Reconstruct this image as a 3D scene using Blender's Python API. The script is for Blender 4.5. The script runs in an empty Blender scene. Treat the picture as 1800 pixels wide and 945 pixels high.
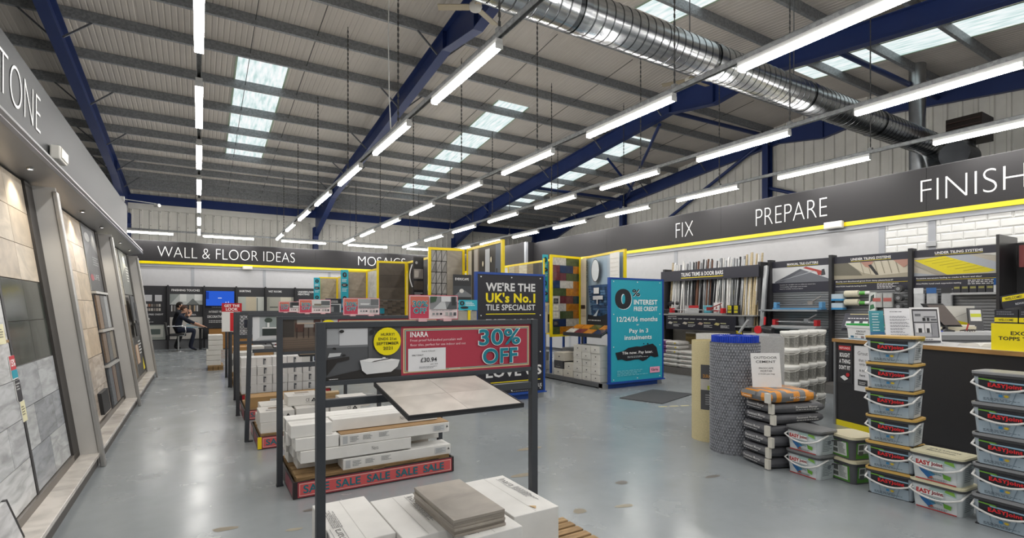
import bpy, bmesh, math, random
from mathutils import Vector, Matrix
R = random.Random(7)
SC = bpy.context.scene
COL = SC.collection
# ---------------------------------------------------------------- camera
cam = bpy.data.cameras.new('camera'); cam.sensor_width = 36; cam.lens = 908 / 1800 * 36
cam.shift_y = (540 - 472.5) / 1800; cam.clip_end = 200
camo = bpy.data.objects.new('camera', cam); COL.objects.link(camo)
camo.location = (0, 0, 1.5); camo.rotation_euler = (math.pi / 2, 0, -math.atan2(.518, .855))
SC.camera = camo
# ---------------------------------------------------------------- world, light levels, exposure
W = bpy.data.worlds.new('world'); SC.world = W; W.use_nodes = True
W.node_tree.nodes['Background'].inputs[0].default_value = (.75, .85, 1, 1)
W.node_tree.nodes['Background'].inputs[1].default_value = 1.0
LAMP = 44.0          # radiance of the batten diffusers
SKY = .95            # radiance of the daylight through the roof lights
SPOTLIGHT = 18.0     # watts of the downlights under the stone display canopy
SC.view_settings.view_transform = 'Standard'; SC.view_settings.look = 'None'
SC.view_settings.exposure = 0.08; SC.view_settings.gamma = 1; SC.view_settings.use_curve_mapping = False
SC.cycles.max_bounces = 7; SC.cycles.diffuse_bounces = 4; SC.cycles.glossy_bounces = 3; SC.cycles.sample_clamp_indirect = 6

# ---------------------------------------------------------------- materials
def lin(h):
    h = h.lstrip('#')
    out = []
    for i in (0, 2, 4):
        c = int(h[i:i + 2], 16) / 255
        out.append(c / 12.92 if c <= .04045 else ((c + .055) / 1.055) ** 2.4)
    return tuple(out) + (1.0,)

MATS = {}
def nodemat(name):
    m = bpy.data.materials.new(name); m.use_nodes = True
    nt = m.node_tree
    b = nt.nodes['Principled BSDF']
    MATS[name] = m
    return m, nt, b
def N(nt, t, **k):
    n = nt.nodes.new(t)
    for a, v in k.items():
        if a.startswith('i_'):
            n.inputs[int(a[2:]) if a[2:].isdigit() else a[2:].replace('_', ' ')].default_value = v
        else:
            setattr(n, a, v)
    return n
def mixmul(nt, a, b, fac=1.0, mode='MULTIPLY'):
    x = N(nt, 'ShaderNodeMix', data_type='RGBA', blend_type=mode)
    x.inputs[0].default_value = fac
    nt.links.new(a, x.inputs[6]); nt.links.new(b, x.inputs[7])
    return x.outputs[2]
def ramp(nt, src, stops):
    r = N(nt, 'ShaderNodeValToRGB'); e = r.color_ramp.elements
    e[0].position, e[0].color = stops[0][0], (stops[0][1],) * 3 + (1,) if not isinstance(stops[0][1], tuple) else stops[0][1]
    e[1].position, e[1].color = stops[-1][0], (stops[-1][1],) * 3 + (1,) if not isinstance(stops[-1][1], tuple) else stops[-1][1]
    for p, c in stops[1:-1]:
        q = e.new(p); q.color = (c,) * 3 + (1,) if not isinstance(c, tuple) else c
    nt.links.new(src, r.inputs[0])
    return r.outputs[0]
def colmat(name, rough=.6, metal=0, scale=20, amount=.06, bump=0, stretch=(1, 1, 1), spec=.5, kind='noise', coat=0, contrast=None, rot=(0, 0, 0), dist=1.6):
    m, nt, b = nodemat(name)
    at = N(nt, 'ShaderNodeVertexColor', layer_name='Col')
    tc = N(nt, 'ShaderNodeTexCoord'); mp = N(nt, 'ShaderNodeMapping'); mp.inputs['Scale'].default_value = stretch; mp.inputs['Rotation'].default_value = rot
    inf = N(nt, 'ShaderNodeObjectInfo')
    ml = N(nt, 'ShaderNodeMath', operation='MULTIPLY'); ml.inputs[1].default_value = 37.0
    nt.links.new(inf.outputs['Random'], ml.inputs[0])
    cb = N(nt, 'ShaderNodeCombineXYZ')
    for i in range(3): nt.links.new(ml.outputs[0], cb.inputs[i])
    nt.links.new(tc.outputs['Object'], mp.inputs['Vector']); nt.links.new(cb.outputs[0], mp.inputs['Location'])
    if kind == 'voronoi':
        tx = N(nt, 'ShaderNodeTexVoronoi'); tx.inputs['Scale'].default_value = scale
        src = tx.outputs['Color']
        bw = N(nt, 'ShaderNodeRGBToBW'); nt.links.new(src, bw.inputs[0]); src = bw.outputs[0]
    elif kind == 'marble':
        n1 = N(nt, 'ShaderNodeTexNoise'); n1.inputs['Scale'].default_value = scale; n1.inputs['Detail'].default_value = 6; n1.inputs['Distortion'].default_value = dist
        tx = n1; src = n1.outputs[0]
    else:
        tx = N(nt, 'ShaderNodeTexNoise'); tx.inputs['Scale'].default_value = scale; tx.inputs['Detail'].default_value = 5
        src = tx.outputs[0]
    nt.links.new(mp.outputs[0], tx.inputs['Vector'])
    lo, hi = contrast or (.3, .7)
    v = ramp(nt, src, [(lo, 1 - amount), (hi, 1.0)])
    nt.links.new(mixmul(nt, at.outputs[0], v), b.inputs['Base Color'])
    b.inputs['Roughness'].default_value = rough; b.inputs['Metallic'].default_value = metal
    b.inputs['Specular IOR Level'].default_value = spec; b.inputs['Coat Weight'].default_value = coat
    if bump:
        bp = N(nt, 'ShaderNodeBump'); bp.inputs['Strength'].default_value = bump; bp.inputs['Distance'].default_value = .01
        nt.links.new(src, bp.inputs['Height']); nt.links.new(bp.outputs[0], b.inputs['Normal'])
    return m
colmat('matte', .55, amount=.07)
colmat('gloss', .28, amount=.05, scale=9)
colmat('paint', .42, amount=.10, scale=3)
colmat('card', .85, amount=.08, scale=7, bump=.08)
colmat('print', .42, amount=.03)
colmat('fabric', .95, amount=.2, scale=90, bump=.3)
colmat('skin', .55, amount=.08, scale=30)
colmat('metal', .3, 1, amount=.15, scale=8)
colmat('satin', .38, .75, amount=.12, scale=4, stretch=(1, .2, 1))
colmat('duct', .24, 1, amount=.15, scale=1.5, bump=.0, stretch=(3, 1, 1))
colmat('galv', .5, .25, amount=.3, scale=28, kind='voronoi', contrast=(.2, .8))
colmat('wood', .55, amount=.35, scale=4, stretch=(1.2, 14, 14), bump=.1)
colmat('roughwood', .85, amount=.55, scale=5, stretch=(2, 14, 14), bump=.4)
colmat('marble', .22, amount=.42, scale=2.4, kind='marble', stretch=(1, 1.6, 7), contrast=(.28, .62), rot=(.75, 0, 0), dist=.7)
colmat('stone', .4, amount=.32, scale=3.2, kind='marble', contrast=(.3, .7), stretch=(1, 1, 1.6))
colmat('slate', .14, amount=.55, scale=4, kind='marble', contrast=(.32, .66), stretch=(1, 1.4, 1))
colmat('glaze', .12, amount=.38, scale=16, coat=.4)
colmat('signboard', .5, amount=.05, scale=2, spec=.35)
colmat('roof', .7, amount=.10, scale=1.3)
colmat('bag', .45, amount=.2, scale=14, bump=.35)
colmat('mesh', .6, amount=.4, scale=26, bump=.5, contrast=(.42, .56))
def emitmat(name, strength, textured=False, attr=False, col=(1, 1, 1, 1)):
    m, nt, b = nodemat(name)
    e = N(nt, 'ShaderNodeEmission'); e.inputs[1].default_value = strength; e.inputs[0].default_value = col
    out = nt.nodes['Material Output']
    if attr:
        at = N(nt, 'ShaderNodeVertexColor', layer_name='Col'); nt.links.new(at.outputs[0], e.inputs[0])
    if textured:
        tc = N(nt, 'ShaderNodeTexCoord'); mp = N(nt, 'ShaderNodeMapping'); mp.inputs['Scale'].default_value = (9, 1.3, 1)
        tx = N(nt, 'ShaderNodeTexNoise'); tx.inputs['Scale'].default_value = 1.6; tx.inputs['Detail'].default_value = 4
        nt.links.new(tc.outputs['Object'], mp.inputs[0]); nt.links.new(mp.outputs[0], tx.inputs['Vector'])
        c = ramp(nt, tx.outputs[0], [(.3, (.52, .70, .68, 1)), (.5, (.82, .92, .92, 1)), (.68, (1, 1, 1, 1))])
        nt.links.new(c, e.inputs[0])
    nt.links.new(e.outputs[0], out.inputs[0])
    nt.nodes.remove(b)
emitmat('lamp', LAMP, col=(1, .97, .93, 1))
emitmat('skylight', SKY, True)
emitmat('screen', .9, attr=True)
def floormat():
    m, nt, b = nodemat('floorpaint')
    tc = N(nt, 'ShaderNodeTexCoord')
    def noise(s, d=5, st=(1, 1, 1)):
        mp = N(nt, 'ShaderNodeMapping'); mp.inputs['Scale'].default_value = st
        t = N(nt, 'ShaderNodeTexNoise'); t.inputs['Scale'].default_value = s; t.inputs['Detail'].default_value = d
        nt.links.new(tc.outputs['Object'], mp.inputs[0]); nt.links.new(mp.outputs[0], t.inputs['Vector']); return t.outputs[0]
    c1 = ramp(nt, noise(.8, 8), [(.3, lin('#888e92')), (.7, lin('#93999c'))])
    c2 = ramp(nt, noise(9, 6), [(.35, .97), (.6, 1.0)])
    c3 = ramp(nt, noise(4.6, 12, (1, 3, 1)), [(.74, 1.0), (.80, .985)])      # scuffed patches
    col = mixmul(nt, mixmul(nt, c1, c2), c3)
    nt.links.new(col, b.inputs['Base Color'])
    rr = ramp(nt, noise(2.4, 9), [(.3, .17), (.7, .30)])
    nt.links.new(rr, b.inputs['Roughness'])
    bp = N(nt, 'ShaderNodeBump'); bp.inputs['Strength'].default_value = .015; bp.inputs['Distance'].default_value = .01
    nt.links.new(noise(14, 4), bp.inputs['Height']); nt.links.new(bp.outputs[0], b.inputs['Normal'])
floormat()

# ---------------------------------------------------------------- mesh builder
FONT = None
_tx = {}
def textgeo(s, bold=0.0, res=2):
    if len(s) <= 6 or bold < -.01: res = 6
    k = (s, bold, res)
    if k not in _tx:
        c = bpy.data.curves.new('t', 'FONT'); c.body = s; c.resolution_u = res; c.offset = bold; c.space_character = 1 + max(bold, 0) * 1.6; c.fill_mode = 'FRONT'
        o = bpy.data.objects.new('t', c)
        me = o.to_mesh()
        vs = [tuple(v.co) for v in me.vertices]; fs = [tuple(p.vertices) for p in me.polygons]
        if vs:
            x0 = min(v[0] for v in vs); x1 = max(v[0] for v in vs); y0 = min(v[1] for v in vs); y1 = max(v[1] for v in vs)
            vs = [((v[0] - x0) / max(x1 - x0, 1e-6), (v[1] - y0) / max(y1 - y0, 1e-6)) for v in vs]
            a = (x1 - x0) / max(y1 - y0, 1e-6)
        else: a = 1
        o.to_mesh_clear(); bpy.data.objects.remove(o); bpy.data.curves.remove(c)
        _tx[k] = (vs, fs, a)
    return _tx[k]

class MB:
    def __init__(s): s.v = []; s.f = []; s.c = []; s.m = []; s.s = []
    def face(s, idx, col, mat='matte', smooth=False):
        s.f.append(tuple(idx)); s.c.append(col); s.m.append(mat); s.s.append(smooth)
    def poly(s, pts, col, mat='matte'):
        n = len(s.v); s.v += [tuple(p) for p in pts]; s.face(range(n, n + len(pts)), col, mat)
    def box(s, x0, x1, y0, y1, z0, z1, col, mat='matte', M=None, skew=None):
        n = len(s.v)
        P = [(x, y, z) for z in (z0, z1) for y in (y0, y1) for x in (x0, x1)]
        if skew: P = [skew(*p) for p in P]
        if M is not None: P = [tuple(M @ Vector(p)) for p in P]
        s.v += P
        cs = col if isinstance(col, (list, tuple)) else [col] * 6    # order: bottom, top, -y, +y, -x, +x
        for q, c in zip(((0, 2, 3, 1), (4, 5, 7, 6), (0, 1, 5, 4), (2, 6, 7, 3), (0, 4, 6, 2), (1, 3, 7, 5)), cs):
            s.face([n + i for i in q], c, mat)
        return s
    def bar(s, p0, p1, w, h, col, mat='matte', up=(0, 0, 1)):
        p0, p1 = Vector(p0), Vector(p1); d = p1 - p0; L = d.length; d.normalize()
        u = Vector(up)
        if abs(d.dot(u)) > .99: u = Vector((1, 0, 0))
        x = d.cross(u).normalized(); y = x.cross(d).normalized()
        M = Matrix((( x.x, y.x, d.x, p0.x), (x.y, y.y, d.y, p0.y), (x.z, y.z, d.z, p0.z), (0, 0, 0, 1)))
        return s.box(-w / 2, w / 2, -h / 2, h / 2, 0, L, col, mat, M)
    def tube(s, pts, r, col, mat='matte', n=8, caps=True):
        pts = [Vector(p) for p in pts]; rs = r if isinstance(r, (list, tuple)) else [r] * len(pts)
        rings = []; prev = None
        for i, p in enumerate(pts):
            d = (pts[min(i + 1, len(pts) - 1)] - pts[max(i - 1, 0)]).normalized()
            if prev is None:
                a = Vector((0, 0, 1)) if abs(d.z) < .9 else Vector((1, 0, 0)); x = d.cross(a).normalized()
            else:
                x = (prev - d * prev.dot(d)).normalized()
            prev = x; y = d.cross(x)
            b = len(s.v); rings.append(b)
            for k in range(n):
                t = 2 * math.pi * k / n
                s.v.append(tuple(p + (x * math.cos(t) + y * math.sin(t)) * rs[i]))
        for a, b in zip(rings, rings[1:]):
            for k in range(n):
                s.face((a + k, a + (k + 1) % n, b + (k + 1) % n, b + k), col, mat, n > 5)
        if caps:
            s.poly([s.v[rings[0] + k] for k in range(n)][::-1], col, mat); s.poly([s.v[rings[-1] + k] for k in range(n)], col, mat)
        return s
    def lathe(s, prof, col, mat='matte', n=20, c=(0, 0, 0), cap=True):
        rings = []
        for i, (r, z) in enumerate(prof):
            b = len(s.v); rings.append(b)
            for k in range(n):
                t = 2 * math.pi * k / n; s.v.append((c[0] + r * math.cos(t), c[1] + r * math.sin(t), c[2] + z))
        cs = col if isinstance(col, list) else [col] * (len(prof) - 1)
        for j, (a, b) in enumerate(zip(rings, rings[1:])):
            for k in range(n):
                s.face((a + k, a + (k + 1) % n, b + (k + 1) % n, b + k), cs[j], mat, True)
        if cap:
            s.poly([s.v[rings[0] + k] for k in range(n)][::-1], cs[0], mat); s.poly([s.v[rings[-1] + k] for k in range(n)], cs[-1], mat)
        return s
    def rbox(s, w, d, z0, z1, r, col, mat='matte', n=4, taper=0, bulge=0, cap=(1, 1)):
        """rounded-rectangle tub section; taper shrinks the bottom"""
        rings = []
        for z, t in ((z0, taper), (z1, 0)):
            b = len(s.v); rings.append(b)
            hw, hd = w / 2 - t, d / 2 - t
            for cx, cy, a0 in ((hw - r, hd - r, 0), (-hw + r, hd - r, 90), (-hw + r, -hd + r, 180), (hw - r, -hd + r, 270)):
                for k in range(n + 1):
                    a = math.radians(a0 + 90 * k / n); s.v.append((cx + r * math.cos(a), cy + r * math.sin(a), z))
        m = 4 * (n + 1); a, b = rings
        for k in range(m):
            s.face((a + k, a + (k + 1) % m, b + (k + 1) % m, b + k), col, mat, True)
        if cap[0]: s.poly([s.v[a + k] for k in range(m)][::-1], col, mat)
        if cap[1]: s.poly([s.v[b + k] for k in range(m)], col, mat)
        return s
    def pic(s, O, U, V, items, lift=.0008, mat='print', d0=0.0):
        """flat print: items drawn in a 0..1 frame on the plane O + x U + y V, each a hair above the last"""
        O, U, V = Vector(O), Vector(U), Vector(V); Nn = U.cross(V).normalized(); k = 0
        def at(x, y): return tuple(O + U * x + V * y + Nn * (d0 + k * lift))
        for it in items:
            t = it[0]; k += 1
            if t == 'r':
                _, c, x0, y0, x1, y1 = it; s.poly([at(x0, y0), at(x1, y0), at(x1, y1), at(x0, y1)], c, mat)
            elif t == 'p':
                s.poly([at(*q) for q in it[2]], it[1], mat)
            elif t == 'c':
                _, c, cx, cy, rx, ry = it; s.poly([at(cx + rx * math.cos(a * math.pi / 12), cy + ry * math.sin(a * math.pi / 12)) for a in range(24)], c, mat)
            elif t == 't':
                _, c, txt, x0, y0, x1, y1 = it[:7]; bold = it[7] if len(it) > 7 else 0
                vs, fs, a = textgeo(txt, bold); n = len(s.v)
                s.v += [at(x0 + (x1 - x0) * v[0], y0 + (y1 - y0) * v[1]) for v in vs]
                for f in fs: s.face([n + i for i in f], c, mat)
            elif t == 'l':      # lines of print too small to read in the photograph
                _, c, x0, y0, x1, y1, n = it; rr = random.Random(int(x0 * 1e4 + y0 * 1e3) + n)
                h = (y1 - y0) / n
                for i in range(n):
                    y = y0 + h * i; e = x0 + (x1 - x0) * rr.uniform(.6, 1); x = x0
                    while x < e:
                        w = (x1 - x0) * rr.uniform(.05, .14); q = min(x + w, e)
                        s.poly([at(x, y + h * .25), at(q, y + h * .25), at(q, y + h * .7), at(x, y + h * .7)], c, mat); x = q + (x1 - x0) * .025
        return s
    def build(s, name, parent=None, loc=None, rz=None, bevel=0, kind=None):
        key = [m for m in dict.fromkeys(s.m)]
        me = bpy.data.meshes.new(name); me.from_pydata(s.v, [], s.f)
        for k in key: me.materials.append(MATS[k])
        me.polygons.foreach_set('material_index', [key.index(m) for m in s.m])
        me.polygons.foreach_set('use_smooth', s.s)
        at = me.color_attributes.new('Col', 'FLOAT_COLOR', 'CORNER')
        cc = {c: lin(c) for c in set(s.c)}
        buf = []
        for f, c in zip(s.f, s.c): buf += cc[c] * len(f)
        at.data.foreach_set('color', buf)
        me.update()
        o = bpy.data.objects.new(name, me); COL.objects.link(o)
        if parent: o.parent = parent
        if loc: o.location = loc
        if rz: o.rotation_euler.z = rz
        if bevel:
            b = o.modifiers.new('bevel', 'BEVEL'); b.width = bevel; b.segments = 2; b.limit_method = 'ANGLE'; b.angle_limit = math.radians(50)
        if kind: o['kind'] = kind
        return o
def tag(o, label, cat, group=None):
    o['label'] = label; o['category'] = cat
    if group: o['group'] = group
    return o
def thing(name, label, cat, loc=(0, 0, 0), rz=0, group=None):
    o = bpy.data.objects.new(name, None); o.empty_display_size = .1; COL.objects.link(o)
    o.location = loc; o.rotation_euler.z = rz
    return tag(o, label, cat, group)
def struct(name):
    o = bpy.data.objects.new(name, None); COL.objects.link(o); o['kind'] = 'structure'; return o
KIDS = {}
def dup(root, loc, rz=None, label=None, group=None):
    ch = {}
    for o in root.children_recursive: ch.setdefault(o.parent, []).append(o)
    def cp(o, par):
        c = o.copy(); COL.objects.link(c)
        if par: c.parent = par
        for k in ch.get(o, []): cp(k, c)
        return c
    r = cp(root, None); r.location = loc
    if rz is not None: r.rotation_euler.z = rz
    if label: r['label'] = label
    if group: r['group'] = group
    return r
def inst(o, parent, loc, rz=None):
    c = o.copy(); COL.objects.link(c); c.parent = parent; c.location = loc
    if rz is not None: c.rotation_euler.z = rz
    return c
ORD = ['first', 'second', 'third', 'fourth', 'fifth', 'sixth', 'seventh', 'eighth', 'ninth', 'tenth', 'eleventh', 'twelfth']
# ================================================================ the shell
BLUE = '#1b2f63'; GALV = '#6b6d6c'; CLAD = '#d6d4cd'; BLACK = '#2b2a2c'; YEL = '#f2dc0a'; SILV = '#a9acb2'
XL, XR, YB, YF = -6.0, 16.1, 24.0, -7.2
RY, RZ = 8.4, 7.34                    # ridge: place and height of the purlins' underside
def zt(y): return RZ - .105 * abs(y - RY)
fl = MB(); fl.box(XL, XR, YF, YB, -.1, 0, '#868e94', 'floorpaint'); o = fl.build('floor'); o['kind'] = 'structure'
for (x, y, w, d, a) in [(.42, 3.1, .12, .05, .2), (.55, 3.75, .07, .03, .4), (.7, 4.05, .06, .03, 0), (.15, 4.0, .1, .04, .3), (2.5, 3.9, .16, .05, .3), (3.0, 4.6, .2, .05, .1), (2.4, 3.0, .07, .05, 0), (2.75, 2.9, .1, .04, .6), (3.1, 3.3, .08, .05, .2), (3.9, 3.0, .1, .03, .3)]:
    m = MB(); q = [(x + w * math.cos(t * .785 + a) * R.uniform(.7, 1), y + d * math.sin(t * .785) * R.uniform(.7, 1.1), .0012) for t in range(8)]
    m.poly(q, R.choice(['#8b8373', '#6d6a66', '#9a9484']), 'matte'); m.build('worn_patch', o)
ceil = struct('ceiling')
# roof liner sheets, one metre wide with three ribs, running down both slopes
ROOFC = '#cac3bb'
for sgn in (1, -1):
    L = (YB - RY) if sgn > 0 else (RY - YF)
    m = MB(); zz = .2; prof = [(0, 0)]
    for k in range(9):
        a = .02 + .106 * k
        prof += [(a, 0), (a + .07, 0), (a + .08, .007), (a + .096, .007)]
    prof += [(1.0, 0)]
    for (x0, h0), (x1, h1) in zip(prof, prof[1:]):
        p = [(x0, 0, zz + h0), (x1, 0, zz + h1), (x1, sgn * L, zz + h1 - .105 * L), (x0, sgn * L, zz + h0 - .105 * L)]
        m.poly(p if sgn < 0 else p[::-1], ROOFC, 'roof')
    first = m.build('roof_sheet', ceil, (XL, RY, RZ))
    for k in range(1, 23): inst(first, ceil, (XL + k, RY, RZ))
# purlins: lipped channel sections
YP = [8.75, 10.05, 11.3, 12.55, 14.0, 15.4, 16.75, 17.9, 18.9, 20.0, 20.8, 21.7, 22.4, 23.1]
m = MB(); PH = .2; S = [(-.035, 0), (.035, 0), (.035, .02), (.03, .02), (.03, .006), (-.029, .006), (-.029, PH - .006), (.03, PH - .006), (.03, PH - .03), (.035, PH - .03), (.035, PH), (-.035, PH)]
for (a, b), (c, d) in zip(S, S[1:] + S[:1]):
    m.poly([(XL, a, b), (XR, a, b), (XR, c, d), (XL, c, d)], '#94979a', 'galv')
pu = None
for y in YP + [2 * RY - y for y in YP]:
    if y < YF: continue
    loc = (0, y, zt(y))
    pu = inst(pu, ceil, loc) if pu else m.build('purlin', ceil, loc)
# rafters
def rafter(x, w=.2):
    st = [(YF, 1.0), (-4, .44), (7.0, .42), (RY, .78), (9.8, .42), (20.2, .46), (23.8, 1.15)]
    m = MB()
    for (y0, d0), (y1, d1) in zip(st, st[1:]):
        a0, a1 = zt(y0), zt(y1); b0, b1 = a0 - d0, a1 - d1
        for X in (-.006, .006):
            p = [(X, y0, b0), (X, y1, b1), (X, y1, a1), (X, y0, a0)]; m.poly(p, BLUE, 'paint')
        for zz0, zz1, t in ((a0, a1, -.018), (b0, b1, .018)):
            n = len(m.v)
            m.v += [(xx, yy, z_ + k) for k in (0, t) for yy, z_ in ((y0, zz0), (y1, zz1)) for xx in (-w / 2, w / 2)]
            for q in ((0, 1, 3, 2), (4, 6, 7, 5), (0, 4, 5, 1), (2, 3, 7, 6), (0, 2, 6, 4), (1, 5, 7, 3)): m.face([n + i for i in q], BLUE, 'paint')
    for y, d in ((7.0, .42), (RY, .78), (9.8, .42), (20.2, .46)):
        m.box(-w / 2 + .01, w / 2 - .01, y - .008, y + .008, zt(y) - d + .01, zt(y) - .01, BLUE, 'paint')
    o = m.build('rafter', ceil, (x, 0, 0))
    for y in YP[1:13:2]:
        for sx in (-1, 1):
            if x > 16 and sx > 0: continue
            k = MB(); k.bar((sx * .1, y, zt(y) - .38), (sx * .55, y, zt(y) + .02), .03, .03, '#6d7075', 'galv'); k.build('knee_brace', ceil, (x, 0, 0))
for x in (-2.27, 4.36, 11.0): rafter(x)
rafter(16.0, .14)
def tubepart(name, p0, p1, r, par, col=BLUE, mat='paint'):
    m = MB(); m.tube([p0, p1], r, col, mat, 10); return m.build(name, par)
tubepart('brace', (11, 10.13, 7.0), (16.1, 10.13, 7.1), .06, ceil)
tubepart('brace', (11, 5.6, 6.75), (16.1, 5.6, 6.8), .06, ceil)
tubepart('brace', (11.0, 10.2, 6.6), (16.0, 16.8, 6.2), .05, ceil)
tubepart('brace', (11.05, 16.85, 6.2), (16.0, 16.85, 6.2), .06, ceil)
tubepart('brace', (11.05, 12.4, 6.2), (12.6, 12.9, 5.5), .04, ceil)
# thin sag rods between purlins and a long tie
for xs in (-4.2, .95, 2.1, 6.6, 8.8, 13.5):
    m = MB(); m.tube([(xs, 9.0, zt(9) + .1), (xs, 23, zt(23) + .1)], .008, '#3d3d3d', 'matte', 5); m.build('sag_rod', ceil)
# roof lights: translucent sheets over the gaps between purlins (daylight comes through them)
def rooflight(x0, y0, y1, w=1.0):
    s = 1 if y0 >= RY else -1
    def z(y): return zt(y) + .19
    m = MB(); m.poly([(x0, y0, z(y0)), (x0, y1, z(y1)), (x0 + w, y1, z(y1)), (x0 + w, y0, z(y0))], '#ffffff', 'skylight'); m.build('rooflight_sheet', ceil)
    for X in (x0, x0 + w):
        k = MB(); k.bar((X, y0, z(y0) - .006), (X, y1, z(y1) - .006), .035, .01, '#9fb39a', 'matte'); k.build('rooflight_flashing', ceil)
rooflight(.72, 12.55, 19.3, 1.06); rooflight(6.95, 12.2, 20.6); rooflight(12.0, 12.4, 21.4, 1.05); rooflight(7.4, 2.5, 7.5, 1.0); rooflight(12.65, .5, 7.4, 1.0); rooflight(-4.6, 9.2, 15.0)
rooflight(1.0, -5, 2.5); rooflight(6.4, -6, 1.0)
# ---- wall_back: ribbed cladding, columns and the eaves beam
def cladding(par, n, loc0, step, rz, H):
    m = MB(); prof = [(0, 0), (.17, 0), (.19, -.035), (.26, -.035), (.28, 0), (.3, 0)]
    pr = []
    for k in range(3): pr += [(p[0] + .3 * k, p[1]) for p in prof[:5]]
    pr.append((.9, 0))
    for (a, b), (c, d) in zip(pr, pr[1:]): m.poly([(a, b, 0), (c, d, 0), (c, d, H), (a, b, H)], CLAD, 'paint')
    for z in (2.0, H - .8):
        for k in range(3): m.box(.21 + .3 * k, .24 + .3 * k, -.042, -.035, z, z + .025, '#6d6c68', 'matte')
    f = None
    for k in range(n):
        l = (loc0[0] + step[0] * k, loc0[1] + step[1] * k, loc0[2])
        f = inst(f, par, l, rz) if f else m.build('cladding_sheet', par, l, rz)
wb = struct('wall_back'); cladding(wb, 25, (XL, YB, 2.6), (.9, 0), 0, 3.35)
m = MB(); m.box(XL, XR, YB + .05, YB + .1, 0, 6.2, '#8d8b86'); m.build('backing', wb)
m = MB(); m.box(XL, XR, YB - .16, YB - .02, 5.42, 5.75, BLUE, 'paint'); m.build('eaves_beam', wb)
m = MB(); m.box(XL, XR, YB - .10, YB - .036, 5.2, 5.42, CLAD, 'paint'); m.build('flashing', wb)
def column(par, x, y, z1, rz=0):
    m = MB(); m.box(-.1, .1, -.13, -.115, 0, z1, BLUE, 'paint'); m.box(-.1, .1, .115, .13, 0, z1, BLUE, 'paint'); m.box(-.006, .006, -.12, .12, 0, z1, BLUE, 'paint')
    m.build('column', par, (x, y, 0), rz)
for x in (-2.27, 4.36, 11.0): column(wb, x, YB - .2, 5.0)
wr = struct('wall_right'); cladding(wr, 35, (XR, YB, 2.6), (0, -.9), -math.pi / 2, 5.1)
m = MB(); m.box(XR + .05, XR + .1, YF, YB, 0, 8, '#8d8b86'); m.build('backing', wr)
for y in (23.85, 16.85, 10.13, 3.4): column(wr, XR - .2, y, zt(y) - .05, math.pi / 2)
tubepart('wind_brace', (15.9, 10.13, 7.0), (15.9, 15.6, 4.4), .06, wr)
tubepart('wind_brace', (15.9, 10.1, 5.4), (15.9, 3.5, 2.8), .06, wr)
m = MB(); m.box(XL - .1, XL, YF, YB, 0, 8, '#a09d97', 'paint'); o = m.build('wall_left'); o['kind'] = 'structure'
m = MB(); m.box(XL, XR, YF - .1, YF, 0, 8, '#a09d97', 'paint'); o = m.build('wall_front'); o['kind'] = 'structure'
# ---- the shop partitions with their fascias
YS, XS = 22.4, 10.6
def sheet(par, name, x0, x1, y0, y1, z0, z1, col, mat='paint', bev=0):
    m = MB(); m.box(x0, x1, y0, y1, z0, z1, col, mat); return m.build(name, par, bevel=bev)
sb = struct('wall_shop_back')
sheet(sb, 'core', -5.9, 10.2, YS + .06, YS + .16, 0, 3.9, '#5a5a5c')
xs = [-5.0, -2.6, -.2, 2.2, 4.66, 7.1, 9.5, 10.2]
for a, b in zip(xs, xs[1:]):
    sheet(sb, 'panel', a + .05, b - .05, YS + .03, YS + .06, .1, 2.98, '#c6c6c9', 'gloss')
    sheet(sb, 'mullion', a - .05, a + .05, YS + .02, YS + .06, 0, 3.0, SILV)
sheet(sb, 'head_rail', -5.9, 10.2, YS - .01, YS + .06, 2.97, 3.06, SILV)
xs = [-5.9, -1.9, 1.1, 4.1, 7.1, 10.2]
for a, b in zip(xs, xs[1:]):
    sheet(sb, 'fascia_panel', a + .002, b - .002, YS - .03, YS + .06, 3.15, 3.87, BLACK, 'signboard')
sheet(sb, 'yellow_strip', -5.9, 10.2, YS - .034, YS + .06, 3.06, 3.15, YEL, 'gloss')
def lettering(par, txt, O, U, V, bold=-.022, col='#f4f4f2', res=4):
    m = MB(); m.pic(O, U, V, [('t', col, txt, 0, 0, 1, 1, bold)], lift=.004); return m.build('lettering', par)
lettering(sb, 'WALL & FLOOR IDEAS', (-1.27, YS - .03, 3.31), (4.57, 0, 0), (0, 0, .385))
lettering(sb, 'MOSAICS', (5.84, YS - .03, 3.31), (2.1, 0, 0), (0, 0, .385))
sr = struct('wall_shop_right'); YJ = 15.9; XJ = 10.26
sheet(sr, 'core', XS + .06, XS + .16, YF, YJ, 0, 3.9, '#5a5a5c'); sheet(sr, 'core', XJ + .06, XJ + .16, YJ + .02, YS + .1, 0, 3.9, '#5a5a5c')
ys = [-7, -4.4, -1.9, .6, 3.80, 4.55, 9.3, 11.6, 13.8, 15.9]
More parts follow.
